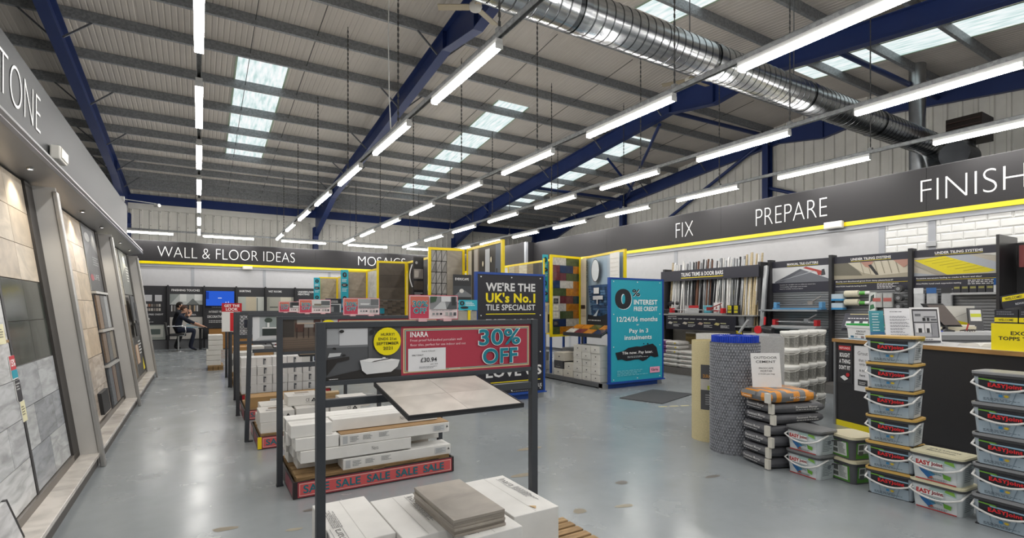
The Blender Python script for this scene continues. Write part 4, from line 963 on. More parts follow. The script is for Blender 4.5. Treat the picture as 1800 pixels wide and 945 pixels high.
sc = thing('sample_card_strip', 'hanging black card strip of mosaic pictures before the dark poster', 'sample strip', (4.05, 10.9, 0))
m = MB(); m.box(0, .24, -.006, .006, 1.55, 2.62, '#2e2d2f', 'print')
m.pic((0, -.006, 1.55), (.24, 0, 0), (0, 0, 1.07), [('r', '#2e2d2f', 0, 0, 1, 1), ('r', '#8d8782', .05, .55, .95, .75), ('r', '#b5aea6', .1, .58, .5, .72), ('r', '#5c544e', .05, .32, .95, .5), ('l', '#dddddd', .1, .2, .9, .27, 2), ('c', '#a9a9a9', .3, .88, .12, .03), ('c', '#8d8d8d', .3, .1, .12, .03)]); m.build('card', sc)
m = MB(); m.tube([(.12, .0, .1005), (.12, 0, 1.56)], .012, '#3b3b3d', 'matte', 8); m.build('stem', sc)
m = MB(); m.tube([(-.02 - .06 * math.sin(a * .314), 0, 1.95 + .05 * a) for a in range(11)], .012, '#e6e6e6', 'gloss', 6); m.build('white_hose', sc)
t, W_, H, F, Z = frame_panel((3.68, 12.4), (4.40, 12.3), 'yellow framed panel of dark brown tiles with a herringbone band', z0=.75)
fill(t, [[(1, '#5d544a')], [(1, '#574e45')], [(1, '#635a50')]], F, Z + H * .5, W_, H * .5, mat='stone'); fill(t, [[(1, '#4f473e')]], F, Z, W_, H * .28, mat='stone')
for j in range(7):
    for i in range(6):
        w = W_ / 6; z = Z + H * .285 + j * H * .03
        m = MB(); m.box(F + w * i + .002, F + w * (i + 1) - .002, -.019, -.008, z, z + H * .026, ['#6b6055', '#564d44', '#776b5e'][(i * 2 + j) % 3], 'stone', skew=lambda x, y, zz, s=(1 if i % 2 else -1): (x, y, zz + s * .12 * (x % w - w / 2) * .4)); m.build('tile', t)
m = MB(); 
for k, c in enumerate(('#cfc59d', '#cfc59d', '#2d2e31', '#1f8ba0')): m.box(F, F + .13, -.024, -.02, Z + .1 + .15 * k, Z + .23 + .15 * k, c, 'print')
m.build('tile_labels_card', t)
for y, lab, c in ((15.9, 'yellow framed beige panel, third along the display behind the stands', '#a39686'), (19.9, 'yellow framed pale beige panel, last along the display behind the stands', '#b6a992')):
    t, W_, H, F, Z = frame_panel((3.77, y), (4.42, y - .05), lab, z1=2.62)
    fill(t, [[(1, c)], [(1, c)], [(1, c)]], F, Z, W_, H, mat='stone')
t, W_, H, F, Z = frame_panel((4.42, 15.8), (4.40, 12.5), 'yellow framed white panel behind the beige panel third along'); fill(t, [[(.5, '#d8d6d0'), (.5, '#55585c')]], F, Z, W_, H, mat='stone')
t, W_, H, F, Z = frame_panel((4.44, 19.8), (4.42, 16.0), 'yellow framed cream panel before the last beige panel'); fill(t, [[(.5, '#d2c8b5'), (.5, '#cbbfa9')]], F, Z, W_, H, mat='stone')
strip(3.60, 15.75, 1.2, 2.62, .22, 'tall teal credit strip on the third beige panel')
strip(3.55, 19.7, 1.4, 2.58, .22, 'tall teal credit strip on the last beige panel')
for x, y, w, z0, z1, lab in ((3.05, 15.2, .45, 1.2, 1.75, 'navy framed leaflet board with black pictures before the last panels'), (2.45, 15.4, .38, 1.2, 1.66, 'smaller navy framed leaflet board before the last panels')):
    q = thing('leaflet_board', lab, 'leaflet board', (x, y, 0))
    m = MB(); m.box(0, w, -.01, .01, z0, z1, '#1d3566', 'paint'); m.pic((.02, -.01, z0 + .02), (w - .04, 0, 0), (0, 0, z1 - z0 - .04), [('r', '#cfd3d6', 0, 0, 1, 1), ('r', '#2f3136', 0, .75, 1, 1), ('l', '#eeeeee', .1, .8, .9, .95, 2), ('r', '#4b4f55', .1, .2, .9, .7), ('r', '#8a8d90', .2, .3, .5, .6)]); m.build('board', q)
    for X in (.03, w - .03):
        m = MB(); m.box(X - .015, X + .015, -.01, .01, 0, z0, '#1d3566', 'paint'); m.build('leg', q)
# end panels with the big signs
def endsign(x0, x1, y, label, bg, items, z1=2.05):
    s = thing('end_panel_sign', label, 'sign', (x0, y, 0)); w = x1 - x0; b = .035
    for n, a in (('frame_stile', (0, b, .0955, z1)), ('frame_stile', (w - b, w, .0955, z1)), ('frame_rail', (b, w - b, z1 - b, z1)), ('frame_rail', (b, w - b, .0955, .13))):
        m = MB(); m.box(a[0], a[1], -.03, .03, a[2], a[3], PB, 'paint'); m.build(n, s)
    m = MB(); m.box(b, w - b, -.022, .02, .13, z1 - b, bg, 'print'); pn = m.build('panel', s)
    m = MB(); m.pic((b, -.022, .13), (w - 2 * b, 0, 0), (0, 0, z1 - b - .13), items); m.build('lettering', pn)
    f = None
    for i in (.05, .5, .95):
        for j in (.02, .34, .66, .98):
            if i == .5 and j in (.34, .66): continue
            loc = (b + (w - 2 * b) * i, -.023, .13 + (z1 - b - .13) * j)
            if f: inst(f, pn, loc)
            else:
                m = MB(); m.tube([(0, 0, 0), (0, -.006, 0)], .011, '#e6e6e4', 'gloss', 8); f = m.build('screw_cap', pn, loc)
    m = MB(); m.box(-.02, w + .02, -.05, .03, .0955, .115, PB, 'paint'); m.build('base_ledge', s)
    return s
LG = '#dcdcdc'
endsign(3.63, 4.93, 7.10, 'navy end panel sign calling itself the tile specialist, with yellow lettering', '#24242c', [
    ('t', LG, "WE'RE THE", .12, .862, .87, .935, .03), ('t', '#f0dc12', "UK's No.1", .12, .766, .87, .85, .035), ('t', LG, 'TILE SPECIALIST', .12, .702, .87, .752, .02), ('r', '#f0dc12', .12, .668, .87, .675),
    ('t', LG, 'EST. 1963', .12, .56, .87, .63, .03), ('t', LG, 'LOVE US', .12, .142, .97, .228, .03), ('r', '#f0dc12', .12, .096, .95, .103),
    ('t', LG, 'EXCLUSIVE', .08, .032, .39, .064, .02), ('t', LG, 'AND', .43, .032, .54, .064, .02), ('t', '#f0dc12', 'UNIQUE', .57, .032, .79, .064, .02), ('t', LG, 'TO US', .82, .032, .97, .064, .02), ('l', '#9a9aa0', .5, .008, .8, .018, 1)])
brush = []
rr = random.Random(11)
top = [(.08 + .08 * i, .285 + .004 * i + (.03 if 2 < i < 10 else 0) + rr.uniform(-.01, .01)) for i in range(11)]
bot = [(.92 - .08 * i, .225 - (.03 if 2 < i < 9 else 0) + rr.uniform(-.012, .012)) for i in range(11)]
endsign(6.40, 7.80, 7.16, 'teal end panel sign offering zero percent interest free credit', '#2aa3b8', [
    ('t', '#e8f4f6', '0', .085, .705, .395, .905, .06), ('t', '#26272d', '0', .075, .71, .385, .91, .055), ('t', '#e8f4f6', '%', .405, .835, .555, .905, .02), ('t', '#26272d', '%', .40, .838, .55, .908, .02), ('t', '#f4f8f8', 'INTEREST', .43, .755, .90, .805, .025), ('t', '#f4f8f8', 'FREE CREDIT', .43, .69, .90, .735, .022),
    ('t', '#f4f8f8', '12/24/36 months', .11, .585, .90, .635, .016), ('t', '#f4f8f8', 'or', .48, .545, .53, .56, .01), ('t', '#f4f8f8', 'Pay in 3', .34, .46, .71, .515, .016), ('t', '#f4f8f8', 'instalments', .25, .405, .78, .452, .016),
    ('p', '#23242a', top + bot), ('c', '#23242a', .62, .36, .012, .006), ('c', '#23242a', .70, .358, .014, .008), ('t', '#f6f6f6', 'Tile now. Pay later.', .2, .255, .80, .29, .014), ('l', '#b9c1c4', .3, .225, .75, .245, 2),
    ('l', '#7fcbd8', .11, .05, .7, .11, 4), ('r', '#f0a9c2', .74, .06, .94, .12), ('t', '#26272d', 'Klarna.', .77, .078, .91, .106, .02)])
# poster board on a stem by the dark sign
pb = thing('poster_stand', 'black and white outdoor tile poster standing beside the dark specialist sign', 'poster stand', (3.22, 7.0, 0))
m = MB(); m.box(0, .30, -.006, .006, 1.38, 1.99, '#2d2e31', 'print')
m.pic((0, -.006, 1.38), (.30, 0, 0), (0, 0, .61), [('r', '#2d2e31', 0, 0, 1, 1), ('t', '#f2f2f2', 'EVERSCAPE', .1, .86, .85, .92, .01), ('r', '#3f4246', 0, .45, 1, .72), ('p', '#77797c', [(0, .45), (1, .45), (1, .5), (.6, .62), (.3, .58)]), ('c', '#d8d5d0', .45, .6, .12, .05), ('r', '#e8e8e8', 0, .1, 1, .36), ('p', '#5f6367', [(0, .3), (.8, .22), (.8, .25), (0, .34)]), ('p', '#5f6367', [(0, .18), (.8, .1), (.8, .13), (0, .22)])]); m.build('board', pb)
m = MB(); m.box(.13, .16, .008, .03, 0, 1.95, '#c9c9c6', 'matte'); m.build('stem', pb)
m = MB(); m.box(.02, .30, -.1, .1, 0, .015, '#5b5d60', 'matte'); m.build('foot', pb)
cs = thing('credit_card_sign', 'small teal zero percent card on a yellow edged grey board', 'sign', (3.24, 6.85, 0))
m = MB(); m.box(0, .3, -.006, .006, 1.46, 1.61, '#2fa9bd', 'print'); m.pic((0, -.006, 1.46), (.3, 0, 0), (0, 0, .15), [('r', '#2fa9bd', 0, 0, 1, 1), ('t', '#26282c', '0', .05, .45, .3, .9, .05), ('l', '#eaf6f8', .35, .4, .9, .85, 3), ('c', '#26282c', .3, .25, .22, .12)]); m.build('card', cs)
m = MB(); m.box(.0, .3, .008, .03, 0, 1.45, '#a9a49a', 'stone'); m.build('grey_board', cs)
m = MB(); m.box(.15, .19, -.004, .008, .9, 1.46, YF_, 'gloss'); m.build('yellow_edge', cs)
# ---- stock on the decks
bm = [('front', [('c', '#55565a', .5, .5, .07, .09), ('l', '#b8b8b4', .25, .2, .75, .3, 1)])]
g = 'small white tile cartons beside the teal sign'; c0 = None
for k in range(3):
    for r in range(5):
        loc = (6.36 + R.uniform(0, .02), 7.36 + .265 * k + .26, .1005 + .134 * r)
        lab_ = 'small white carton, %s up in the %s stack behind the teal sign' % (ORD[r], ORD[k])
        c0 = dup(c0, loc, None, lab_) if c0 else carton(loc, .25, .34, .133, lab_, g, rz=-math.pi / 2, marks=bm, col='#dedcd6', tape=False)
sl = thing('sample_ledge', 'dark ledge of slanted orange, maroon and cream sample tiles', 'sample ledge', (6.38, 8.5, .98), -math.pi / 2)
sk = lambda x, y, z: (x, y + .02, z + y * .5)
m = MB(); m.box(0, 1.15, 0, .34, -.03, 0, '#3c3d40', 'matte', skew=sk); m.build('ledge', sl)
m = MB(); m.box(0, 1.15, -.01, .02, -.05, .02, '#33343a', 'matte'); m.build('lip', sl)
for x in (.05, 1.06):
    m = MB(); m.box(x, x + .04, .5, .54, -.879, .12, PB, 'paint'); m.build('leg', sl)
    m = MB(); m.box(x, x + .04, .2, .54, .08, .11, PB, 'paint'); m.build('arm', sl)
for k, c in enumerate((WHT, MAR, ORA, NAV)):
    m = MB(); m.box(.02 + .28 * k, .28 + .28 * k, .02, .16, 0, .012, c, 'glaze', skew=sk); m.build('tile', sl)
    m = MB(); m.box(.02 + .28 * k, .28 + .28 * k, .18, .32, 0, .012, (ORA, ORA, GRN, ORA)[k], 'glaze', skew=sk); m.build('tile', sl)
i = 0
for (x, y, z, w, d, h, c, lab_) in [(6.36, 8.80, 0, .36, .3, .14, '#d8d5cd', 'white carton at the bottom next to the blue post'), (6.36, 8.47, 0, .3, .3, .14, '#d6d2c8', 'second white carton along the bottom by the small cartons'), (6.36, 8.80, .14, .36, .3, .16, '#4a4a4d', 'black printed carton in the middle by the blue post'), (6.38, 8.47, .14, .3, .3, .14, '#dad6cd', 'white carton with brown lid edge over the second'), (6.36, 8.80, .30, .38, .36, .17, '#cfc9bd', 'cream carton with a dark side, topmost by the blue post'), (6.8, 8.6, 0, .5, .4, .28, '#77787a', 'grey carton deep behind the white ones'), (6.8, 8.6, .28, .5, .4, .25, '#838486', 'grey carton stacked deep behind the white ones'), (6.8, 7.9, 0, .5, .4, .55, '#6f7072', 'tall grey carton in the dark of the display')]:
    carton((x, y + .0, .1005 + z + .0005 * int(z * 20)), d, w, h, lab_, 'mixed cartons behind the teal sign', rz=-math.pi / 2 if x < 6.7 else 0, marks=bm if x < 6.7 else None, col=c, tape=False)
for k, (x, y, c, h) in enumerate([(6.4, 9.6, '#d5d3cc', .2), (6.4, 10.05, '#d5d3cc', .2), (6.4, 9.6, '#8a8c8e', .2), (6.4, 10.05, '#4d4f52', .25), (6.4, 10.6, '#55575a', .4), (6.4, 11.05, '#6a6c6f', .4)]):
    z = .1005 + (.2005 if k in (2, 3) else 0)
    carton((x, y, z), .4, .42, h, ['white', 'second white', 'mid grey', 'black', 'dark grey tall', 'pale grey tall'][k] + ' carton in the alcove behind the coloured brick tile panel', 'cartons in the rear alcove', col=c, tape=False)
for k in range(8):
    carton((3.68, (7.5, 8.2, 9.5, 10.5, 11.4, 13.2, 14.4, 16.8)[k], .1005), .45, .5, .4, 'plain white carton on the display base behind the stands, %s from the dark sign' % ORD[k], 'cartons behind the stands', col='#d6d5d1', tape=False)
# ================================================================ shelving along the fix and prepare wall
DK = '#2e2e31'; XB = 10.0
def poster_box(parent, y0, y1, z0, z1, items, x=XB - .03, name='header_poster'):
    m = MB(); m.box(x - .01, x, y1, y0, z0, z1, '#2b2b34', 'print'); m.pic((x - .01, y0, z0), (0, y1 - y0, 0), (0, 0, z1 - z0), items); return m.build(name, parent)
def shelf_bay(y0, y1, label, items=None, shelves=(), ztop=2.42, slat=True):
    b = thing('shelving_bay', label, 'shelving')
    m = MB(); m.box(XB, XB + .04, y1 + .03, y0 - .03, 0, ztop, '#56585b', 'matte'); m.build('back_panel', b)
    for y in (y0,):
        m = MB(); m.box(XB - .12, XB + .06, y - .028, y + .028, 0, ztop + .04, DK, 'matte'); m.build('upright', b)
    if slat:
        f = None
        for k in range(28):
            z = .62 + k * .046
            if f: inst(f, b, (XB, 0, z))
            else:
                m = MB(); m.box(-.022, -.001, y1 + .03, y0 - .03, 0, .036, '#96989b', 'satin'); f = m.build('slat', b, (XB, 0, z))
    m = MB(); m.box(9.4, XB - .13, y1 + .03, y0 - .03, .0, .15, '#6d6a67', 'matte'); m.build('base_shelf', b)
    for z, dep in shelves:
        m = MB(); m.box(XB - dep, XB - .024, y1 + .03, y0 - .03, z - .03, z, '#b7b8ba', 'satin'); m.build('shelf', b)
    if items: poster_box(b, y0 - .03, y1 + .03, 1.80, ztop, items)
    return b
DN = '#2c2c38'
cut = [('r', DN, 0, 0, 1, 1), ('t', '#f4f4f4', 'MANUAL TILE CUTTERS', .27, .85, .80, .92, .02), ('r', YEL, .27, .825, .80, .834), ('r', '#d3d4d6', 0, .3, 1, .79), ('p', '#6e7178', [(.05, .34), (.5, .72), (1, .36), (1, .3), (.05, .3)]), ('p', '#565961', [(.05, .34), (.5, .72), (.54, .68), (.2, .34)]), ('p', '#b0413a', [(.55, .74), (.6, .78), (.9, .6), (.88, .5), (.8, .5), (.78, .6)]), ('p', '#3b3c40', [(.85, .48), (.92, .5), (.9, .68), (.86, .66)]), ('p', '#b0b3b8', [(.1, .36), (.12, .36), (.75, .62), (.74, .64)]), ('t', '#e9e9e9', 'Suitable for straight cuts on different sized tiles', .14, .215, .76, .25, .0), ('t', '#e9e9e9', 'Good quality, lightweight and durable', .14, .15, .62, .185, 0), ('t', '#e9e9e9', 'Ideal for smaller home projects', .14, .085, .55, .12, 0)]
b1 = [('r', DN, 0, 0, 1, 1), ('t', '#f4f4f4', 'UNDER TILING SYSTEMS', .24, .86, .77, .93, .02), ('r', YEL, .24, .835, .77, .844), ('r', '#a39b88', 0, .33, 1, .8), ('p', '#c9c1ae', [(.2, .8), (1, .8), (1, .45), (.6, .4), (.4, .5)]), ('p', '#6e6a5d', [(0, .8), (.2, .8), (.35, .55), (.4, .42), (0, .45)])] + [('p', '#8d8673', [(.42 + .09 * k, .45), (.43 + .09 * k, .45), (.38 + .09 * k, .8), (.37 + .09 * k, .8)]) for k in range(6)] + [('p', '#b5897a', [(.38, .8), (.55, .8), (.5, .62), (.44, .66)]), ('p', '#b5897a', [(.8, .8), (1, .8), (1, .68), (.93, .58), (.86, .7)]), ('p', '#2a2a2c', [(.48, .7), (.52, .72), (.62, .42), (.58, .42)]), ('t', '#f0f0f0', 'Mouldy and discoloured grout from damp plasterboard?', .03, .235, .8, .285, .01), ('r', YEL, .03, .205, 1, .213), ('t', '#eeeeee', 'SOLUTION: Install tile backing boards', .03, .1, .46, .145, .008), ('l', '#dddddd', .6, .03, .9, .19, 4)]
b2 = [('r', DN, 0, 0, 1, 1), ('t', '#f4f4f4', 'UNDER TILING SYSTEMS', .24, .87, .75, .935, .02), ('r', YEL, .24, .845, .75, .853), ('r', '#b7b0a2', 0, .33, 1, .81), ('p', '#9ea3ab', [(0, .33), (0, .42), (.3, .33)]), ('p', '#aeb2ba', [(.35, .81), (.6, .81), (1, .5), (1, .4), (.9, .36)]), ('p', '#e2d21a', [(0, .75), (.35, .81), (.88, .40), (.8, .36), (.38, .34)])] + [('p', '#8d7f1c', [(.04 + .085 * k, .73 - .055 * k + .02), (.32 + .075 * k, .79 - .055 * k + .02), (.32 + .075 * k, .785 - .055 * k + .02), (.04 + .085 * k, .722 - .055 * k + .02)]) for k in range(7)] + [('p', '#a19a8b', [(0, .62), (.25, .36), (.38, .34), (.02, .72)]), ('p', '#d6d4cf', [(.7, .81), (1, .81), (1, .7)]), ('t', '#f0f0f0', 'Excessive movement leading to cracks in floors and tiles?', .03, .24, .74, .285, .01), ('r', YEL, .03, .215, 1, .222), ('t', '#eeeeee', 'SOLUTION: Install crack suppression matting', .03, .1, .53, .145, .008), ('l', '#dddddd', .6, .03, .98, .2, 4)]
shelf_bay(6.26, 5.07, 'slatted shelving bay headed manual tile cutters', cut, ((1.46, .5), (1.13, .58)))
shelf_bay(5.07, 3.83, 'slatted shelving bay headed under tiling systems, with a hand and knife photo', b1)
shelf_bay(3.83, 2.62, 'slatted shelving bay headed under tiling systems, with a yellow matting photo', b2)
m = MB(); m.box(XB - .3, XB - .024, 2.65, 3.24, 1.69, 1.72, '#b7b8ba', 'satin'); m.build('shelf', bpy.data.objects['shelving_bay.002'])
bb = thing('shelving_bay', 'black ended shelving bay with a dark red patch, at the picture edge', 'shelving')
m = MB(); m.box(9.35, XB + .06, 2.585, 2.62, 0, 2.5, '#2b2a2c', 'gloss'); m.build('end_cheek', bb)
m = MB(); m.box(XB, XB + .04, .4, 2.58, 0, 2.42, '#232325', 'matte'); m.build('back_panel', bb)
m = MB(); m.box(9.6, XB, 2.05, 2.45, 2.05, 2.35, '#6e2324', 'print'); m.build('red_header', bb)
for k, z in enumerate((1.95, 1.62, 1.45)):
    q = thing('tool_pack', 'black carded hand tool pack on the black ended bay, %s from the top' % ORD[k], 'tool pack', (9.85, 1.55, z), 0, 'tool packs on the black bay')
    m = MB(); m.box(0, .14, 0, .45, .0, .2, '#3a3a3c', 'gloss'); m.pic((0, .45, 0), (0, -.45, 0), (0, 0, .2), [('r', '#333335', 0, 0, 1, 1), ('r', '#c9c9c9', .1, .3, .4, .6), ('p', '#b0453c', [(.3, .2), (.6, .3), (.5, .6)])]); m.build('pack', q)
# tiling trims rack
tr = thing('trim_rack', 'rack headed tiling trims and door bars full of tall thin strips', 'rack')
m = MB(); m.box(XB, XB + .04, 6.3, 8.85, 0, 2.2, '#4a4b4e', 'matte'); m.build('back_panel', tr)
for y in (8.83, 6.33):
    m = MB(); m.box(XB - .33, XB + .04, y - .03, y + .03, .2, 2.42, DK, 'matte'); m.build('upright', tr)
m = MB(); m.box(9.60, 9.62, 6.3, 8.86, 2.12, 2.36, DN, 'print'); m.pic((9.60, 8.86, 2.12), (0, -2.56, 0), (0, 0, .24), [('r', DN, 0, 0, 1, 1), ('t', '#f4f4f4', 'TILING TRIMS & DOOR BARS', .24, .38, .68, .75, .02), ('r', YEL, .24, .22, .68, .28)]); m.build('header_board', tr)
m = MB(); m.box(9.42, XB, 6.3, 9.0, 1.32, 1.345, '#c9c8c4', 'satin'); m.build('shelf', tr)
m = MB(); m.box(9.70, XB, 6.3, 7.4, 1.62, 1.64, '#a9aaac', 'satin'); m.build('shelf', tr)
m = MB(); m.box(9.38, 9.40, 6.66, 8.5, 1.0, 1.32, '#22222c', 'print'); it = [('r', '#22222c', 0, 0, 1, 1), ('t', '#e8e0dd', 'WALLS & FLOORS', .03, .86, .17, .93, .01), ('l', '#d9d9d9', .03, .72, .9, .8, 1)]
for k, c in enumerate(('#c9c6bd', '#c2bbae', '#b0988a', '#b7ac74')):
    it += [('p', c, [(.03 + .23 * k, .42), (.09 + .23 * k, .36), (.11 + .23 * k, .5), (.06 + .23 * k, .56)]), ('l', '#c9c59a', .12 + .23 * k, .45, .22 + .23 * k, .58, 1), ('l', '#cfcfcf', .12 + .23 * k, .2, .24 + .23 * k, .4, 3)]
m.pic((9.38, 8.5, 1.0), (0, -1.84, 0), (0, 0, .32), it); m.build('guide_board', tr)
m = MB(); m.box(9.2, XB, 6.3, 10.3, 0, .15, '#6d6a67', 'matte'); m.build('base_shelf', tr)
m = MB(); m.box(XB - .04, XB, 6.3, 10.3, .15, 1.0, '#9b9792', 'matte'); m.build('lower_back', tr)
m = MB(); m.box(9.3, XB, 5.0 + 1.3, 6.62, 1.1, 1.125, '#c2c3c4', 'satin'); m.build('shelf', tr)
kinds = [('chrome', '#d6d8da', 'metal'), ('white', '#e9e8e5', 'gloss'), ('grey', '#8f9194', 'satin'), ('black', '#26262a', 'gloss'), ('brown', '#6d4733', 'matte'), ('pale wood', '#d9c7a2', 'wood'), ('silver', '#b7babd', 'satin')]
seq = [5, 5, 1, 0, 1, 0, 1, 2, 1, 0, 1, 2, 0, 6, 2, 6, 3, 3, 4, 4, 6, 3, 3, 6, 2, 4, 6, 4, 3, 2, 3, 6, 1, 0, 1, 2, 1, 6, 0, 1, 1, 2, 6, 2, 6, 3, 2, 6, 5, 1, 5, 1, 5, 5, 1, 5]
cnt = {}
for k, q in enumerate(seq):
    y = 8.72 - k * .0425; nm, c, mt = kinds[q]; i = cnt.get(q, 0); cnt[q] = i + 1
    h = R.uniform(1.17, 1.26) if k < 50 else R.uniform(1.24, 1.32); w = R.choice([.02, .026, .03])
    m = MB(); m.box(-.005, .012, 0, w, 0, h, c, mt); m.box(.012, .03, 0, .004, 0, h, c, mt)
    o = m.build('tiling_trim', None, (9.73 + R.uniform(0, .03), y, 1.3455)); o.rotation_euler = (R.uniform(-.03, .03), R.uniform(.06, .11), 0)
    if k < 55 and 7.4 > y: o.location.x -= .08
    tag(o, 'thin %s tiling trim in the rack, %s of its colour from the teal sign' % (nm, ORD[i]), 'tiling trim', 'trims in the trims rack')
for k, (x, y, c) in enumerate(((9.55, 6.36, '#d8c6a0'), (9.5, 6.42, '#cdb98f'), (9.45, 6.22, '#b4b6b8'), (9.4, 6.15, '#a4a6a8'))):
    m = MB(); m.box(0, .05, 0, .04, 0, 2.2, c, 'wood' if k < 2 else 'satin'); o = m.build('trim_length', None, (x, y, .1505)); o.rotation_euler.y = .12
    tag(o, ['pale wood', 'darker pale wood', 'silver', 'dull silver'][k] + ' long trim length leaning at the rack end before the tile cutters', 'tiling trim')
wp = thing('sample_cabinet', 'brown wood sample cabinet with a black speaker shaped print beside the teal sign', 'sample cabinet', (9.8, 10.3, 0), -math.pi / 2)
m = MB(); m.box(0, 1.3, 0, .25, 0, 2.05, '#47484b', 'matte'); m.build('carcass', wp)
for k, c in enumerate(('#3d2d22', '#8b5a2b', '#a06a33', '#2c2623')):
    m = MB(); m.box(.05 + .07 * k, .11 + .07 * k, -.015, 0, 1.3, 1.95, c, 'wood'); m.build('sample_strip', wp)
m = MB(); m.box(.4, .85, -.012, 0, 1.45, 1.9, '#6d4326', 'wood'); m.pic((.4, -.012, 1.45), (.45, 0, 0), (0, 0, .45), [('r', '#8a5a33', .05, .05, .95, .95), ('r', '#2a2725', .2, .25, .9, .9), ('c', '#77736e', .6, .58, .14, .14), ('c', '#1d1c1b', .6, .58, .09, .09)]); m.build('picture', wp)
m = MB(); m.box(-.05, 1.3, -.3, 0, 1.0, 1.35, '#26262c', 'print'); m.build('dark_box', wp)
# goods on the shelves
def simple(name, label, cat, loc, fn, rz=0, group=None):
    t = thing(name, label, cat, loc, rz, group); fn(t); return t
def cutter(t, L, body, rail, head, feet):
    m = MB(); m.box(0, L, 0, .18, .0, .03, body, 'paint'); m.build('bed', t)
    for y in (.07, .11):
        m = MB(); m.tube([(.04, y, .1), (L - .04, y, .1)], .008, rail, 'metal', 8); m.build('rail', t)
    for x in (0, L - .06):
        m = MB(); m.box(x, x + .06, .03, .15, .03, .14, feet, 'paint'); m.build('end_bracket', t, bevel=.006)
    m = MB(); m.box(L * .7, L * .8, .06, .12, .09, .16, head, 'paint'); m.tube([(L * .78, .09, .15), (L * .95, .09, .24)], .012, head, 'paint', 8); m.build('cutting_head', t)
simple('tile_cutter', 'long grey manual tile cutter with red ends on the trims rack shelf', 'tile cutter', (9.46, 8.5, 1.3455), lambda t: cutter(t, 1.45, '#9b9c9d', '#c9cbcd', '#8d2a2a', '#c9252c'), -math.pi / 2)
simple('tile_cutter', 'blue manual tile cutter on the upper shelf under the cutter header', 'tile cutter', (9.56, 5.98, 1.4605), lambda t: cutter(t, .92, '#4f86b0', '#8d8f92', '#8f8a86', '#5b94c0'), -math.pi / 2)
simple('tile_cutter', 'grey manual tile cutter with red ends on the lower shelf', 'tile cutter', (9.47, 5.95, 1.1305), lambda t: cutter(t, .85, '#a4a5a6', '#d0d2d4', '#7b7d80', '#b3242a'), -math.pi / 2)
def wetsaw(t):
    m = MB(); m.box(0, .5, 0, .3, 0, .12, '#232326', 'gloss'); m.build('base', t, bevel=.02)
    m = MB(); m.tube([(.0, .15, .15), (.3, .15, .26), (.55, .15, .25)], [.06, .075, .05], '#2b2b2e', 'gloss', 12); m.build('motor_arm', t)
    m = MB(); m.tube([(.42, .05, .02), (.46, .05, .12), (.5, .05, .2)], [.03, .05, .05], '#c9cacb', 'gloss', 10); m.build('blade_guard', t)
    m = MB(); m.box(.36, .44, -.03, .02, .0, .09, '#c4262c', 'gloss'); m.build('red_lock', t)
simple('wet_saw', 'black electric tile saw with a red lock on the trims rack shelf', 'tile saw', (9.66, 8.98, 1.3455), wetsaw, -math.pi / 2)
def tub(t, w, d, h, body, lid, label=None):
    m = MB(); m.rbox(w, d, 0, h * .88, .03, body, 'gloss', taper=.012); m.build('body', t)
    m = MB(); m.rbox(w + .014, d + .014, h * .86, h, .034, lid, 'gloss'); m.build('lid', t)
simple('adhesive_tub', 'small teal tub on the trims rack shelf', 'tub', (9.75, 7.6, 1.3455), lambda t: tub(t, .16, .2, .2, '#63b2c4', '#7ec3d1'))
def bx(t, w, d, h, col, items):
    m = MB(); m.box(0, w, 0, d, 0, h, col, 'card'); m.pic((0, 0, 0), (w, 0, 0), (0, 0, h), items); m.build('box', t)
simple('boxed_tool', 'white boxed tool with red pictures on the trims rack shelf', 'box', (9.68, 7.42, 1.3455), lambda t: bx(t, .24, .1, .26, '#e3e1df', [('r', '#e3e1df', 0, 0, 1, 1), ('r', '#c03a3c', .02, .25, .98, .36), ('p', '#8d3a38', [(.2, .45), (.4, .5), (.3, .75)]), ('p', '#8d3a38', [(.6, .5), (.85, .55), (.8, .85)])]), -math.pi / 2)
simple('boxed_tool', 'flat red boxed tool behind the long cutter', 'box', (9.72, 8.25, 1.3455), lambda t: bx(t, .4, .15, .2, '#a9aaab', [('r', '#b5b6b7', 0, 0, 1, .7), ('r', '#b7282d', .3, .7, 1, 1)]), -math.pi / 2)
for k, y in enumerate((6.95, 6.8)):
    simple('blade_pack', 'black and yellow diamond blade pack, %s along at the shelf end' % ORD[k], 'tool pack', (9.5, y, 1.3455), lambda t: bx(t, .12, .06, .2, '#26272b', [('r', '#26272b', 0, 0, 1, 1), ('r', '#e0d21c', .15, .55, .85, .95), ('r', '#b5ab2a', .15, .2, .85, .45), ('l', '#26272b', .2, .6, .8, .9, 3)]), -math.pi / 2, 'blade packs')
def kneepads(t):
    m = MB(); m.tube([(0, .1, 0.0), (.12, .1, .16), (.2, .1, .2), (.35, .1, .2), (.45, .1, .12), (.5, .1, .02)], [.05, .06, .06, .06, .06, .045], '#2a2b2e', 'fabric', 10); m.build('pad', t)
    m = MB(); m.box(.17, .33, .02, .04, .1, .2, '#cfc58f', 'print'); m.build('hang_tag', t)
simple('knee_pads', 'black knee pads with a yellow tag on the raised shelf', 'knee pads', (9.72, 7.2, 1.665), kneepads, -math.pi / 2)
for k, y in enumerate((6.6, 6.42)):
    def bagfn(t):
        m = MB(); m.rbox(.1, .16, 0, .22, .03, '#6e7073', 'bag', taper=.015); m.build('pouch', t)
    simple('spacer_bag', 'clear bag of grey tile spacers, %s beside the trims' % ORD[k], 'bag', (9.5, y, 1.1255), bagfn, 0, 'spacer bags')
def hang(t, fn): fn(t)
